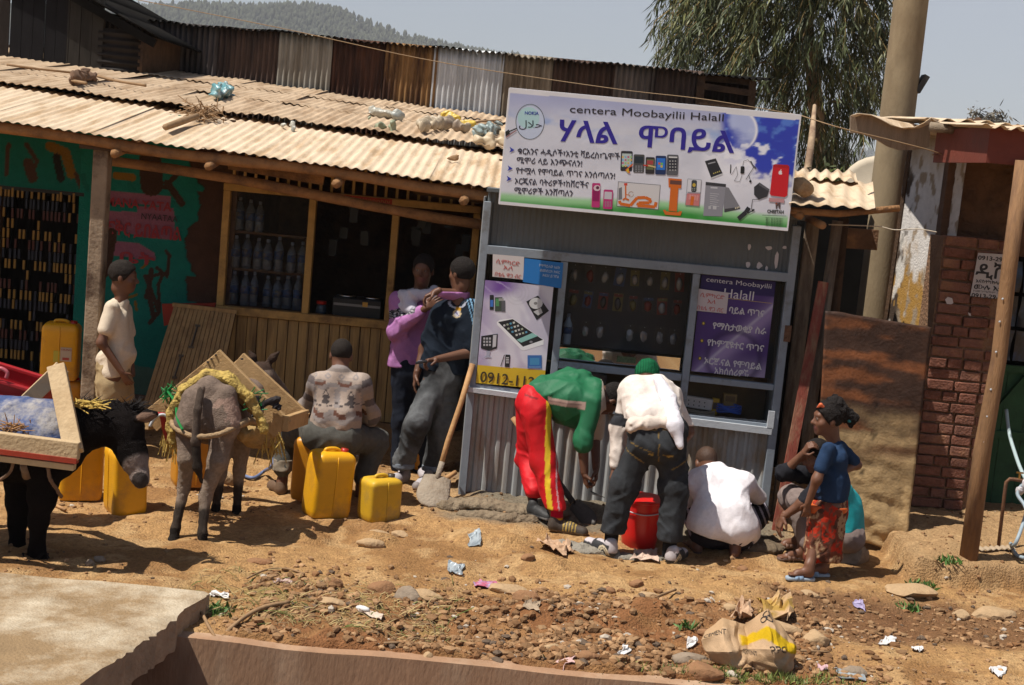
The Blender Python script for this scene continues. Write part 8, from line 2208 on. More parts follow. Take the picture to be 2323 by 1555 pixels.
c2p = can_proto('jerrycan', 'short dirty yellow jerrycan standing near the shovel', .29, .255, .20, M_CAND, (.05, .04, .03)); c2p['group'] = GC; put(c2p, on(858, 1176), 38)
lb = thing('paper_label', 'white paper label stuck on the stacked jerrycan', 'label', (0, 0, 0))
lx = P(158, 805, 10.87)
mb = MB(); mb.box((0, 0, 0), (.085, .001, .11)); mb.build('paper', ink((.48, .38, .28)), lb); mb = MB(); mb.box((-.07, 0, -.02), (.05, .001, .09)); mb.build('yellow_print', ink((.50, .42, .05)), lb)
lettering('YIKING', 'printed_lettering', ink((.35, .05, .04)), lb, V(-.04, -.002, .03), (1, 0, 0), (0, 0, 1), .016, width=.08); mb = MB(); mb.box((0, -.001, -.035), (.05, .001, .02)); mb.build('red_print', ink((.40, .06, .04)), lb)
lb.location = can_top.location + Matrix.Rotation(R(10), 3, 'Z') @ V(.055, -.1155, .21); lb.rotation_euler = (0, 0, R(10))

# ---------------------------------------------------------------- bucket, shovels, cement, hose
M_BUCK = mat('bright_red_plastic', (.62, .012, .010), .35, .05, 6., spec=.5)
bq = on(1448, 1238); t = thing('bucket', 'bright red plastic bucket between the legs of the bending man', 'bucket', bq)
prof = [(0, .112), (.004, .117), (.10, .126), (.25, .144), (.318, .152), (.322, .162), (.336, .163), (.338, .155), (.33, .149), (.20, .135), (.015, .112)]
mb = MB(); mb.tube([V(bq.x, bq.y, bq.z + z) for z, r in prof], [r for z, r in prof], 32); mb.build('bucket_body', M_BUCK, t, True, crease=60)
mb = MB(); mb.tube(spl([V(bq.x - .16, bq.y, bq.z + .318), V(bq.x - .13, bq.y - .10, bq.z + .27), V(bq.x, bq.y - .155, bq.z + .25), V(bq.x + .13, bq.y - .10, bq.z + .27), V(bq.x + .16, bq.y, bq.z + .318)]), .004, 6); mb.build('wire_handle', M_SILL, t, True)
M_HANDLE = mat('worn_shovel_shaft', (.42, .235, .10), .7, .2, 7., (.28, .15, .07), .4, 4., .2, 40.)
M_BLADE = mat('cement_caked_blade', (.30, .245, .185), .8, .2, 12., (.20, .155, .11), .5, 6., .5, 50.)


def blade_mesh(base, tip, wide, nrm, m, parent, w0=.085, w1=.10):
    base, tip = Vector(base), Vector(tip); d = tip - base; L = d.length; d.normalize(); s = d.cross(Vector(nrm)).normalized(); n = s.cross(d)
    vs, fs = [], []; NU, NV = 14, 16
    for j in range(NV + 1):
        v = j / NV
        w = w0 + (w1 - w0) * min(1, v * 2) if v < .62 else w1 * math.sqrt(max(0, 1 - ((v - .62) / .385) ** 2))
        for i in range(NU + 1):
            u = i / NU * 2 - 1
            vs.append(base + d * L * v + s * w * u + n * (-.028 * u * u * (1 - .4 * v) + .022 * math.sin(v * 2.6) - .012 * math.exp(-(u / .16) ** 2) * (v < .55) * (1 - v / .55)))
    for j in range(NV):
        for i in range(NU): a = j * (NU + 1) + i; fs.append((a, a + 1, a + NU + 2, a + NU + 1))
    o = mk('blade', vs, fs, m, parent, True); o.modifiers.new('t', 'SOLIDIFY').thickness = .004


t = thing('shovel', 'shovel with a pale worn shaft leaning on the kiosk corner', 'shovel', on(978, 1152))
g0 = on(974, 1152); top = P(1072, 826, 10.15); neck = P(994, 1078, 9.93)
mb = MB(); mb.tube([top, top.lerp(neck, .35) + V(.004, 0, 0), top.lerp(neck, .7) + V(-.006, 0, 0), neck], [.021, .021, .020, .018], 10); mb.build('shaft', M_HANDLE, t, True)
mb = MB(); mb.tube([neck - (neck - top).normalized() * .10, neck, neck + (neck - top).normalized() * .06], [.022, .021, .016], 10); mb.build('socket', M_BLADE, t, True)
blade_mesh(neck + V(.0, .0, .0), g0, 0, V(0, -1, .25), M_BLADE, t, .10, .118)
mb = MB(); mb.tube([P(1012, 1086, 10.02), P(1033, 1072, 10.12)], .018, 8); tag(mb.build('stick', M_HANDLE, None, True), 'short wooden stick end lying behind the shovel blade', 'stick')
t = thing('shovel', 'shovel with its blade in the wet cement behind the red trousers', 'shovel', on(1330, 1185))
a, b = P(1163, 948, 10.09), P(1300, 1140, 9.86); mb = MB(); mb.tube([a, a.lerp(b, .5), b], [.019, .019, .018], 10); mb.build('shaft', M_HANDLE, t, True)
mb = MB(); mb.tube([P(1262, 1086, 9.925), b], [.022, .024], 8); mb.build('socket', M_DRAIN and mat('dark_socket', (.05, .045, .04), .8, .3, 12.), t, True)
blade_mesh(b, on(1350, 1186), 0, V(-.5, -.6, .6), mat('wet_blade', (.06, .055, .05), .6, .3, 12.), t, .05, .06)
# cement heaps, card and sack pieces
M_CEM = mat('wet_cement', (.24, .215, .175), .85, .2, 12., (.17, .145, .11), .5, 5., .9, 45.)
def heap(name, pts, m, lab, hgt=.05, seed=0, kind=None, cat='cement'):
    pr = [ell(on(u, v, 0), (rx, ry * .8, hgt * .62), None, .03) for (u, v, rx, ry) in pts]
    o = softobj(name, pr, m, None, .010, (.02, 9.), rough=.006, seed=seed); tag(o, lab, cat, None, kind); return o
heap('cement_heap', [(1330, 1245, .22, .14), (1290, 1240, .14, .08), (1400, 1262, .14, .1)], M_CEM, 'grey wet cement heap at the feet of the bending man', .05, 3)
heap('cement_heap', [(1445, 1268, .2, .07), (1490, 1268, .1, .05)], M_CEM, 'strip of wet cement in front of the red bucket', .045, 5)
heap('mortar_bank', [(1090, 1152, .3, .12), (1200, 1160, .3, .12), (1020, 1150, .14, .10), (1130, 1175, .3, .08)], mat('damp_mortar', (.21, .16, .105), .95, .25, 12., (.15, .11, .07), .5, 5., 1., 40.), 'low bank of damp mortar along the kiosk foot', .07, 7, None, 'mortar')
heap('mortar_bank', [(1715, 1240, .2, .16), (1732, 1234, .15, .12)], mat('damp_earth', (.13, .095, .06), .95, .25, 12., bump=1., bsc=40.), 'dark mound of damp earth beside the squatting man', .09, 9, None, 'earth heap')


def scrap(name, pts, m, lab, cat, lift=.03, seed=0, group=None, curl=.05, res=9):
    """a crumpled thin piece lying on the ground; pts four photograph corners"""
    g = [on(u, v) for u, v in pts]; vs = []
    for j in range(res + 1):
        for i in range(res + 1):
            u, v = i / res, j / res
            p = g[0].lerp(g[1], u).lerp(g[3].lerp(g[2], u), v)
            n = fbm(np.array([u * 3.3 + seed]), np.array([v * 3.3]), None, 3, seed)[0]
            p.z += lift * (.15 + 1.6 * abs(n - .45)) + .004
            p.x += curl * (vnoise(np.array([u * 2.5]), np.array([v * 2.5 + seed]))[0] - .5); p.y += curl * (vnoise(np.array([u * 2.5 + 9]), np.array([v * 2.5 + seed]))[0] - .5)
            vs.append(p)
    W_ = res + 1
    o = mk(name, vs, [(j * W_ + i, j * W_ + i + 1, (j + 1) * W_ + i + 1, (j + 1) * W_ + i) for j in range(res) for i in range(res)], m, None, False)
    o.modifiers.new('t', 'SOLIDIFY').thickness = .003
    return tag(o, lab, cat, group)
M_CARD = mat('torn_kraft', (.46, .30, .19), .9, .2, 12., (.32, .20, .12), .4, 5., .3, 40.)
M_PAPER = mat('white_paper', (.62, .60, .58), .8, .1, 15., bump=.2, bsc=40.)
M_POLY = mat('dull_plastic_film', (.34, .38, .40), .35, .3, 12., (.20, .23, .25), .5, 6., .4, 40., spec=.6)
scrap('sack_piece', [(1222, 1248), (1285, 1268), (1290, 1240), (1232, 1228)], M_CARD, 'torn piece of brown cement sack in front of the cement heap', 'sack piece', .09, 3, None, .08)
scrap('sack_piece', [(1270, 1262), (1305, 1258), (1290, 1240), (1255, 1240)], M_CARD, 'small curled piece of brown sack beside the larger torn one', 'sack piece', .06, 6, None, .06)
scrap('sack_piece', [(1425, 1278), (1492, 1280), (1490, 1252), (1440, 1255)], mat('pale_torn_kraft', (.52, .38, .30), .9, .15, 12.), 'pale torn sack paper under the red bucket', 'sack piece', .05, 9, None, .06)
for i, (pts, m, lab, cat) in enumerate([
    ([(1018, 1305), (1050, 1308), (1055, 1288), (1020, 1285)], M_POLY, 'crumpled grey blue plastic bag in the middle of the bare ground', 'plastic bag'), ([(1060, 1240), (1090, 1243), (1085, 1228), (1062, 1230)], M_POLY, 'small grey plastic scrap beyond the crumpled bag', 'plastic scrap'),
    ([(1998, 1465), (2033, 1466), (2028, 1452), (2005, 1450)], M_PAPER, 'bright white paper on the smooth earth right of the damp strip', 'paper'), ([(2072, 1482), (2092, 1484), (2090, 1476), (2075, 1475)], M_PAPER, 'thin white paper scrap right of the bright one', 'paper'),
    ([(2250, 1530), (2275, 1540), (2278, 1518), (2255, 1515)], M_PAPER, 'crumpled white tissue near the lower corner of the earth', 'tissue'), ([(1265, 1512), (1300, 1508), (1300, 1496), (1270, 1500)], mat('pink_paper', (.55, .36, .33), .8, .15, 12.), 'pinkish torn paper among the pebbles', 'paper'),
    ([(808, 1400), (866, 1416), (866, 1398), (815, 1394)], mat('buff_paper', (.52, .42, .33), .8, .2, 12.), 'buff torn paper below the white shoe sole shape', 'paper'), ([(1560, 1470), (1575, 1473), (1577, 1455), (1565, 1452)], M_PAPER, 'white scrap left of the cement sack', 'paper'),
    ([(1408, 1486), (1425, 1488), (1422, 1474), (1411, 1474)], M_PAPER, 'small white scrap between the pebbles and the sack', 'paper'), ([(1905, 1540), (1965, 1550), (1960, 1525), (1890, 1522)], M_POLY, 'grey plastic strip right of the cement sack', 'plastic strip'),
    ([(1080, 1332), (1130, 1338), (1125, 1325), (1085, 1322)], mat('pink_thread', (.45, .10, .16), .8, .5, 30., (.3, .3, .45), .5, 20.), 'tangle of pink and lilac thread on the ground', 'thread'), ([(1195, 1395), (1220, 1400), (1222, 1385), (1190, 1382)], mat('grey_card', (.33, .25, .17), .9, .15, 10.), 'flat grey card lying in the loose soil', 'card'),
    ([(480, 1360), (515, 1362), (512, 1350), (485, 1348)], M_PAPER, 'white plastic wrapper at the corner of the slab', 'wrapper'), ([(622, 1328), (665, 1330), (660, 1320), (625, 1318)], mat('faded_pink', (.50, .36, .30), .8, .15, 12.), 'faded pink rag scrap among the straw litter', 'rag'),
    ([(1940, 1375), (1962, 1378), (1960, 1368), (1945, 1366)], mat('lilac_film', (.30, .26, .40), .5, .3, 12.), 'lilac foil wrapper on the damp strip', 'wrapper'), ([(1850, 1525), (1872, 1528), (1870, 1515), (1850, 1512)], mat('pink_film', (.52, .34, .36), .5, .2, 12.), 'pink tissue scrap by the foot of the cement sack', 'tissue')]):
    scrap(cat.replace(' ', '_'), pts, m, lab, cat, .035, i * 3 + 1)
q = on(822, 1390); mb = MB(); mb.ico(q + V(0, 0, .02), (.045, .02, .016), Matrix.Rotation(R(-25), 3, 'Z'), .1, 2); tag(mb.build('shoe_insole', M_PAPER, None, True), 'white oval insole lying on the loose soil', 'insole')
# cement sack
def cement_sack():
    t = thing('cement_sack', 'crumpled brown and yellow cement sack lying on the earth', 'cement sack', on(1700, 1480))
    q = lambda u, v, z: P(u, v - z * 400, y0 + .02)
    y0 = on(1700, 1526).y
    px = [[(1600, 1470), (1640, 1462), (1690, 1466), (1738, 1458), (1778, 1470)], [(1598, 1434), (1640, 1402), (1690, 1416), (1740, 1382), (1780, 1430)], [(1590, 1452), (1642, 1436), (1694, 1456), (1745, 1424), (1802, 1456)], [(1598, 1478), (1652, 1480), (1698, 1472), (1755, 1474), (1807, 1480)], [(1614, 1502), (1664, 1512), (1704, 1500), (1760, 1510), (1800, 1508)], [(1630, 1512), (1668, 1530), (1712, 1520), (1770, 1548), (1792, 1532)]]
    dy = [[.36, .38, .36, .4, .36], [.20, .20, .22, .22, .2], [.12, .05, .16, .06, .12], [.10, -.05, .10, -.06, .08], [.10, -.04, .06, -.05, .08], [.12, .0, .06, .0, .08]]
    NS, vs, cs = 9, [], []
    for j in range(5 * NS + 1):
        for i in range(4 * NS + 1):
            a, b = min(j // NS, 4), min(i // NS, 3); t_, s_ = j / NS - a, i / NS - b
            g = lambda A, k: (A[a][b][k] * (1 - s_) + A[a][b + 1][k] * s_) * (1 - t_) + (A[a + 1][b][k] * (1 - s_) + A[a + 1][b + 1][k] * s_) * t_ if k is not None else (A[a][b] * (1 - s_) + A[a][b + 1] * s_) * (1 - t_) + (A[a + 1][b] * (1 - s_) + A[a + 1][b + 1] * s_) * t_
            p = P(g(px, 0), g(px, 1), y0 + g(dy, None))
            if j == 0: p.z = gz(p.x, p.y)
            A = np.array([p.x * 9, p.y * 9, p.z * 9])
            e = sum(abs((A @ np.array(w) + .8 * vnoise(A[:1] * .7 + k, A[1:2] * .7, A[2:] * .7, k)[0]) % 1 - .5) - .25 for k, w in enumerate(((.9, .2, .7), (-.5, .4, .9), (.3, -.8, 1.3), (1.5, .3, -.9))))
            p = p + V(.008 * e, -.022 * e, .010 * e); vs.append(p)
            r, c = j / NS, i / NS
            yb = 1.75 + .5 * (c - 2) ** 2 * .3 < r < 2.75 + .4 * math.sin(c * 2) and c > 1.75
            cs.append((.50, .32, .012) if yb else ((.40, .26, .145) if fbm(A[:1] * .6, A[1:2] * .6, A[2:] * .6, 3, 2)[0] > .45 else (.46, .31, .185)))
    W_ = 4 * NS + 1
    o = mk('sack_body', vs, [(j * W_ + i, (j + 1) * W_ + i, (j + 1) * W_ + i + 1, j * W_ + i + 1) for j in range(5 * NS) for i in range(4 * NS)], M_CLOTH, t, True, np.array(cs), crease=28)
    o.modifiers.new('t', 'SOLIDIFY').thickness = .004
    vg = np.array([tuple(p) for p in vs]).reshape(5 * NS + 1, W_, 3)
    def smp(r, c):
        r, c = min(max(r * NS, 0), 5 * NS - .01), min(max(c * NS, 0), 4 * NS - .01); i, j = int(r), int(c); a, b = r - i, c - j
        return (vg[i, j] * (1 - b) + vg[i, j + 1] * b) * (1 - a) + (vg[i + 1, j] * (1 - b) + vg[i + 1, j + 1] * b) * a
    for tx, r0, c0, w, h, sl in (('CEMENT', 1.95, .12, .95, .34, .1), ('O', 1.62, 2.72, .26, .34, 0), ('O', 1.62, 2.92, .26, .34, 0), ('O', 1.40, 2.82, .26, .34, 0), ('CEMENT', 3.3, 1.75, .55, .4, .25), ('PPC', 3.25, 2.9, .6, .4, -.1)):
        l = lettering(tx, 'printed_lettering', ink((.075, .065, .06)), t, wloc(t), (1, 0, 0), (0, 1, 0), 1., width=1.)
        for vtx in l.data.vertices:
            c, r = c0 + vtx.co.x * w, r0 - vtx.co.y * h + vtx.co.x * sl
            p = smp(r, c); nn = np.cross(smp(r, c + .05) - p, smp(r - .05, c) - p); nn /= np.linalg.norm(nn) + 1e-9
            vtx.co = Vector(p + nn * (.003 if nn[1] < 0 else -.003)) - wloc(t)
    o = scrap('sack_flap', [(1715, 1412), (1790, 1425), (1790, 1372), (1722, 1378)], mat('yellow_brown_flap', (.36, .22, .05), .85, .3, 8., (.45, .30, .18), .5, 3., .3, 40.), 'torn yellow brown flap sticking up behind the cement sack', 'sack flap', .16, 4, None, .12)
    scrap('sack_flap', [(1655, 1420), (1705, 1420), (1700, 1385), (1668, 1385)], M_CARD, 'pointed brown paper corner behind the cement sack', 'sack flap', .14, 8, None, .08)
cement_sack()
# blue hose by the seated man
mb = MB(); mb.tube(spl([on(548, 1083, .02), on(575, 1090, .02), on(600, 1080, .04), P(615, 1060, 9.85), P(622, 1040, 9.9)]), .013, 8); tag(mb.build('hose', plain('blue_hose', (.13, .17, .30), .45), None, True), 'short blue hose curling on the ground beside the seated man', 'hose')
mb = MB(); mb.tube([on(118, 1150, .02), on(148, 1164, .02)], .011, 7); tag(mb.build('stick', M_HANDLE, None, True), 'short peeled stick lying behind the dark donkey legs', 'stick')

# ---------------------------------------------------------------- stones, gravel, litter, grass
ST = [(1925, 1268, .16, .13, .11, 1, 'dark round stone under the boy in the turquoise shirt'), (2070, 1345, .17, .10, .05, 0, 'flat tan stone below the brick step'), (1765, 1432, .16, .06, .05, 0, 'long tan stone right behind the cement sack'),
      (1853, 1460, .085, .06, .055, 0, 'rounded tan stone right of the cement sack'), (925, 1358, .09, .06, .055, 1, 'dark cornered stone in the loose soil'), (868, 1345, .09, .06, .05, 2, 'red brown stone beside the dark cornered one'),
      (965, 1350, .10, .07, .03, 0, 'flat pale stone behind the dark cornered one'), (1195, 1360, .08, .05, .035, 2, 'brown stone under the overhanging clod'), (500, 1095, .13, .10, .09, 0, 'big dusty stone behind the grey donkey legs'), (1590, 1530, .12, .08, .05, 2, 'big brown clod by the grass in front of the cement sack'),
      (1560, 1500, .10, .06, .045, 1, 'grey brown stone left of the cement sack'), (592, 1275, .09, .05, .018, 2, 'flat brown stone in front of the grey donkey'), (1445, 1330, .05, .035, .03, 2, 'small brown stone in front of the bending man'), (1380, 1345, .045, .03, .03, 2, 'small reddish stone near the pebbles ridge'),
      (1195, 1290, .05, .035, .03, 2, 'red brown stone below the cement heap'), (970, 1478, .035, .03, .04, 0, 'pale upright pebble above the drain wall'), (965, 1495, .035, .025, .02, 0, 'small tan pebble at the drain edge'), (840, 1218, .09, .05, .035, 0, 'tan stone in front of the small jerrycan'),
      (905, 1210, .06, .04, .03, 0, 'light tan stone beside the jerrycan shadow'), (860, 1205, .08, .05, .035, 0, 'pale stone close to the small jerrycan foot'), (1330, 1495, .07, .045, .03, 2, 'lumpy brown clod in the pebble patch'), (1250, 1475, .05, .035, .03, 0, 'tan clod at the head of the pebble patch'),
      (1470, 1355, .06, .04, .03, 0, 'tan stone between pebbles and bending man'), (2180, 1400, .06, .05, .04, 0, 'tan stone at the side of the damp strip'), (2250, 1395, .14, .09, .05, 0, 'wide tan stone at the far end of the damp strip'), (1940, 1530, .07, .04, .035, 1, 'brown stone on the plastic strip'),
      (1685, 1285, .04, .03, .025, 2, 'small red stone left of the blue sandal'), (1830, 1355, .1, .06, .04, 0, 'tan stone in front of the girl'), (225, 1272, .035, .03, .025, 1, 'small dark dung clod in front of the dark donkey'), (205, 1282, .03, .025, .03, 1, 'round dark dung clod beside the donkey hoof'),
      (765, 1330, .04, .03, .04, 2, 'upright brown clod above the straw litter'), (750, 1370, .09, .05, .03, 0, 'pale flat stone at the edge of the straw litter'), (1150, 1345, .12, .08, .05, 0, 'big half buried tan stone in the middle of the ground'), (1600, 1440, .05, .035, .03, 2, 'brown clod under the cement sack corner'), (1660, 1385, .06, .04, .03, 0, 'tan stone behind the cement sack')]
for i, (u, v, a, b, c, mm, lab) in enumerate(ST):
    q = on(u, v); q.z += c * .25; stone_obj('stone', q, (a, b, c), (M_STONE, M_STONEG, M_STONER)[mm], lab, 'stone', 'stones on the ground', i + 20)
rg = np.random.default_rng(5)
def gravel(name, n, fx, fy, smin, smax, m, lab, power=2.5, dens=None):
    vs, fs, cs, k = [], [], [], 0
    v0 = np.array(ICO[1][0]); f0 = np.array(ICO[1][1])
    X, Y = fx(n), fy(n)
    if dens is not None:
        keep = rg.random(len(X)) < dens(X, Y); X, Y = X[keep], Y[keep]
    n = len(X); Zg = ground_h(X, Y)
    s = smin + (smax - smin) * rg.random(n) ** power
    sc = np.stack([s * rg.uniform(.7, 1.4, n), s * rg.uniform(.7, 1.3, n), s * rg.uniform(.45, .9, n)], 1)
    jit = 1 + rg.uniform(-.28, .28, (n, len(v0), 1)); a = rg.uniform(0, 6.28, n)
    P0 = v0[None] * jit * sc[:, None, :]
    x = P0[..., 0] * np.cos(a)[:, None] - P0[..., 1] * np.sin(a)[:, None]; y = P0[..., 0] * np.sin(a)[:, None] + P0[..., 1] * np.cos(a)[:, None]
    vv = np.stack([x + X[:, None], y + Y[:, None], P0[..., 2] + (Zg + sc[:, 2] * .3)[:, None]], -1).reshape(-1, 3)
    ff = (f0[None] + (np.arange(n) * len(v0))[:, None, None]).reshape(-1, 3)
    tone = rg.random(n)[:, None]
    cc = np.array([.19, .095, .043])[None] * (1 - tone) + np.array([.36, .22, .115])[None] * tone
    cc = cc * rg.uniform(.65, 1.2, (n, 1)); cc[rg.random(n) < .03] = [.42, .36, .29]; cc[rg.random(n) < .05] = [.12, .085, .06]
    o = mk(name, vv, ff, m, None, False, np.repeat(cc, len(v0), 0)); tag(o, lab, kind='stuff')
M_GRAV = vmat('soil_crumbs', .95, .15, 40., .3, 90., .1)
gravel('gravel', 15000, lambda n: rg.uniform(-1.4, 2.3, n), lambda n: rg.uniform(6.86, 8.3, n), .004, .030, M_GRAV, 'red brown soil crumbs and pebbles above the drain', 4.0, lambda x, y: zones(x, y)[0] * sst(.36, .58, fbm(x * 3.5, y * 3.5, None, 3, 91)) + .08)
gravel('gravel', 700, lambda n: rg.normal(.55, .42, n), lambda n: rg.normal(7.06, .12, n).clip(6.88, 7.6), .010, .032, M_GRAV, 'rounded pebbles along the drain edge', 1.8)
gravel('gravel', 9000, lambda n: rg.uniform(-4.5, 4.2, n), lambda n: rg.uniform(6.9, 11.3, n), .003, .019, M_GRAV, 'scattered small stones over the bare earth', 3.2, lambda x, y: .25 + .75 * sst(.5, .62, fbm(x * 2.2, y * 2.2, None, 3, 95)))
gravel('gravel', 2500, lambda n: rg.uniform(1.4, 3.6, n), lambda n: rg.uniform(7.5, 9.0, n), .004, .028, M_GRAV, 'crumbs of damp dark soil', 3.5, lambda x, y: zones(x, y)[1])
# straw and twig litter by the slab
mb = MB(); random.seed(31)
for k in range(750):
    x, y = random.uniform(-1.65, -.15), 7.0 + abs(random.gauss(0, .38))
    if y > 8.0: continue
    z = gz(x, y) + .008; a = random.uniform(0, 3.14); l = random.uniform(.015, .10) * (1 if random.random() < .9 else 2)
    d = V(math.cos(a), math.sin(a), random.uniform(-.12, .25)) * l; mb.cur = 0 if random.random() < .7 else (1 if random.random() < .6 else 2)
    mb.tube([V(x, y, z), V(x, y, z) + d * .5 + V(0, 0, .006), V(x, y, z) + d], random.uniform(.0012, .003), 3, False)
tag(mb.build('straw_litter', [mat('dry_straw', (.42, .31, .14), .9, .3, 20.), mat('brown_stalk', (.20, .13, .07), .9, .3, 20.), mat('green_stalk', (.10, .13, .03), .9, .3, 20.)]), 'dry straw and stalk litter beside the slab', kind='stuff')
M_TWIG = mat('dry_twig', (.27, .165, .085), .85, .3, 12.)
for pts, r, lab in (([(500, 1440), (545, 1415), (600, 1390), (655, 1375)], .011, 'long dry twig beside the slab corner'), ([(455, 1395), (470, 1425), (490, 1437)], .009, 'bent twig touching the slab edge'), ([(1488, 1362), (1532, 1345)], .008, 'straight reddish twig in front of the bending man'), ([(870, 1470), (905, 1465)], .007, 'short twig in the loose soil'), ([(560, 1320), (605, 1300), (650, 1298), (690, 1310)], .006, 'thin curved stalk among the straw litter'), ([(1815, 1490), (1880, 1488)], .007, 'thin stick right of the cement sack')):
    mb = MB(); mb.tube(spl([on(u, v, .02) for u, v in pts], 4), r, 6, wob=.4); tag(mb.build('twig', M_TWIG, None, True), lab, 'twig')
def tuft(n, fx, fy, lmin, lmax, name, lab, col):
    p = np.stack([fx(n), fy(n)], 1); z = ground_h(p[:, 0], p[:, 1])
    P3 = np.column_stack([p, z]); d = rg.normal(size=(n, 3)) * np.array([.55, .55, .3]) + np.array([0, 0, .9])
    o = leaves_mesh(name, P3, d, (lmin + lmax) / 2, .006, np.array(col)[None] * rg.uniform(.5, 1.4, (n, 1)), M_LEAF, None); tag(o, lab, kind='stuff')
g1 = G(1720, 1540); tuft(1500, lambda n: g1.x + rg.normal(0, .28, n), lambda n: (g1.y + rg.normal(-.02, .05, n)), .02, .06, 'grass', 'short green grass in front of the cement sack', (.16, .19, .045))
g2 = G(1490, 1552); tuft(500, lambda n: g2.x + rg.normal(0, .18, n), lambda n: (g2.y + rg.normal(0, .04, n)), .02, .05, 'grass', 'thin grass at the drain edge', (.19, .20, .05))
for (u, v, n, s, lab) in ((2090, 1333, 90, .04, 'small green weed at the foot of the earth step'), (2150, 1325, 50, .04, 'sparse weed on the earth step edge'), (478, 1388, 120, .05, 'dark green weed at the slab corner'), (2070, 1385, 60, .04, 'dry grass tuft on the damp strip'), (1560, 1425, 30, .025, 'tiny weed left of the sack flap')):
    q = on(u, v); t = thing('weed', lab, 'weed', q)
    leaves_mesh('leaves', np.array(q)[None] + rg.normal(size=(n, 3)) * np.array([s, s * .8, .004]), rg.normal(size=(n, 3)) * np.array([.6, .6, .3]) + np.array([0, 0, .8]), .05, .016, np.array([[.07, .15, .03]]) * rg.uniform(.5, 1.5, (n, 1)), M_LEAF, t)
    mb = MB(); mb.tube([q, q + V(.01, 0, .03)], .003, 4); mb.build('stem', M_TWIG, t)

# ---------------------------------------------------------------- odds and ends on the tin roof
def roofpt(px, py, lift=0.):
    y = 11.0
    for _ in range(30):
        p = P(px, py, y)
        zz = eave_z(p.x) + (.275 * (y - 10.42) / 1.9 if y < 12.2 else .345 + .075 * (y - 12.14) )
        y += max(-.5, min(.5, (zz - p.z) * -4))
        y = max(10.45, min(16.3, y))
    p = P(px, py, y); p.z += lift
    return p
def bundle(name, pts, r, m, lab, cat, fold=.03, seed=0):
    o = softobj(name, limb([roofpt(u, v) + V(0, 0, r * .6) for u, v in pts], [r * .6] * len(pts), .02) if len(pts) > 1 else [ell(roofpt(*pts[0]) + V(0, 0, r * .6), (r * 1.1, r * .8, r * .6))], m, None, r / 7, (fold * 1.6, 10., 1), rough=fold * .15, seed=seed)
    return tag(o, lab, cat)
M_FILM = mat('weathered_film', (.42, .40, .33), .4, .25, 9., (.24, .26, .24), .5, 5., .4, 40., spec=.6)
bundle('plastic_bag', [(490, 222), (520, 216)], .09, mat('teal_film', (.10, .26, .28), .35, .3, 9., (.30, .36, .36), .45, 5., spec=.6), 'teal plastic bag blown onto the tin roof', 'plastic bag', .04, 1)
bundle('plastic_bag', [(650, 292), (672, 298)], .05, M_FILM, 'clear crumpled film on the lower roof lap', 'plastic bag', .03, 2)
bundle('plastic_bag', [(845, 262), (900, 272)], .07, M_FILM, 'pale film bundle at the upper edge of the roof', 'plastic bag', .04, 3)
bundle('plastic_bag', [(845, 290), (885, 298)], .06, mat('green_film', (.28, .30, .20), .4, .25, 9.), 'greenish film lying below the pale bundle on the roof', 'plastic bag', .04, 4)
bundle('plastic_bag', [(950, 295), (1010, 290), (1050, 298)], .075, mat('clear_sack', (.46, .38, .27), .45, .25, 9., (.26, .2, .15), .5, 4.), 'long clear plastic sack on the roof beside the yellow bag', 'plastic sack', .04, 5)
bundle('plastic_bag', [(1012, 270), (1035, 285), (1065, 292)], .055, mat('yellow_film', (.52, .36, .05), .4, .2, 9., spec=.5), 'yellow plastic bag on the tin roof', 'plastic bag', .04, 6)
bundle('plastic_bag', [(1085, 308), (1125, 302)], .07, mat('blue_grey_film', (.26, .32, .31), .4, .35, 9., (.10, .09, .07), .5, 4.), 'grey blue bag and rags on the roof near the sign', 'plastic bag', .05, 7)
bundle('plastic_bag', [(1085, 335), (1140, 328)], .075, mat('cream_film', (.50, .40, .27), .45, .2, 9.), 'cream film bundle on the roof against the sign', 'plastic bag', .04, 8)
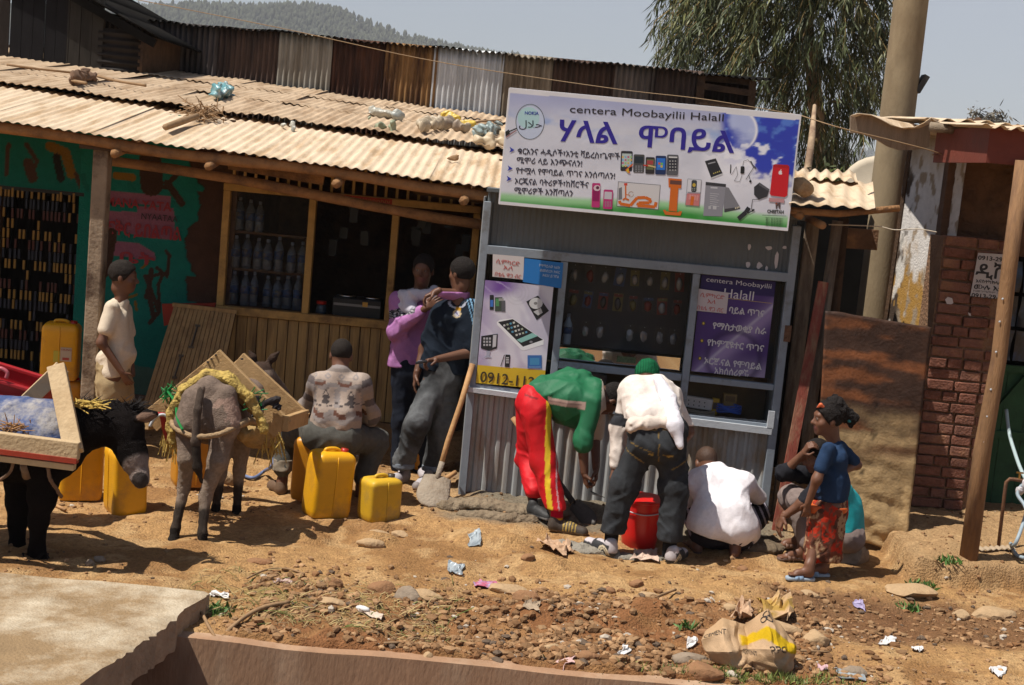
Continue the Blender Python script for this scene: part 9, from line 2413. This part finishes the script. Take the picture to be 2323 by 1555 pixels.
bundle('rag', [(170, 188), (205, 182)], .07, mat('brown_rag', (.16, .095, .06), .9, .3, 12.), 'brown rag caught on a branch on the roof', 'rag', .04, 9)
bundle('rag', [(1005, 362), (1040, 370)], .03, M_TWIG, 'dry leaf scraps lying on the lower roof sheets', 'scraps', .025, 10)
mb = MB(); a = roofpt(375, 301, .04); b = roofpt(445, 278, .05); mb.tube([a, a.lerp(b, .5), b], [.026, .03, .028], 8, wob=.2)
tag(mb.build('branch', mat('cut_branch', (.27, .17, .09), .85, .3, 10.), None, True), 'cut branch with a tuft of twigs lying on the tin roof', 'branch')
random.seed(8); mb = MB(); c = roofpt(455, 272, .06)
for k in range(140): p = c + V(random.gauss(0, .08), random.gauss(0, .06), random.gauss(0, .03)); mb.tube([p, p + V(random.gauss(0, .06), random.gauss(0, .04), random.gauss(0, .04))], [.006, .003], 4)
tag(mb.build('twig_bundle', M_TWIG), 'tangle of dry twigs at the thick end of the roof branch', 'twigs')
for pts, r, lab in (([(15, 157), (90, 167), (165, 175)], .012, 'long thin stick lying high on the roof'), ([(210, 180), (260, 193), (330, 205)], .013, 'dry branch trailing from the brown rag on the roof'), ([(160, 193), (195, 200)], .014, 'short dark stick under the brown rag on the roof'), ([(1050, 295), (1090, 285), (1135, 282)], .013, 'dark stick lying by the yellow bag on the roof')):
    mb = MB(); mb.tube(spl([roofpt(u, v, .04) for u, v in pts], 4), r, 6, wob=.3); tag(mb.build('stick', M_TWIG, None, True), lab, 'stick')
def add_haze(dens):
    mb = MB(); mb.box((0, 1700, 300), (9000, 5400, 640))
    m = bpy.data.materials.new('haze_air'); m.use_nodes = True; t = m.node_tree
    for n in list(t.nodes):
        if n.bl_idname != 'ShaderNodeOutputMaterial': t.nodes.remove(n)
    pv = t.nodes.new('ShaderNodeVolumePrincipled'); pv.inputs['Color'].default_value = (.93, .95, 1, 1); pv.inputs['Density'].default_value = dens; pv.inputs['Anisotropy'].default_value = -.15
    t.links.new(pv.outputs[0], t.nodes['Material Output'].inputs['Volume'])
    o = mb.build('haze', m); tag(o, 'thin dusty haze in the air', kind='stuff')
add_haze(.00025)
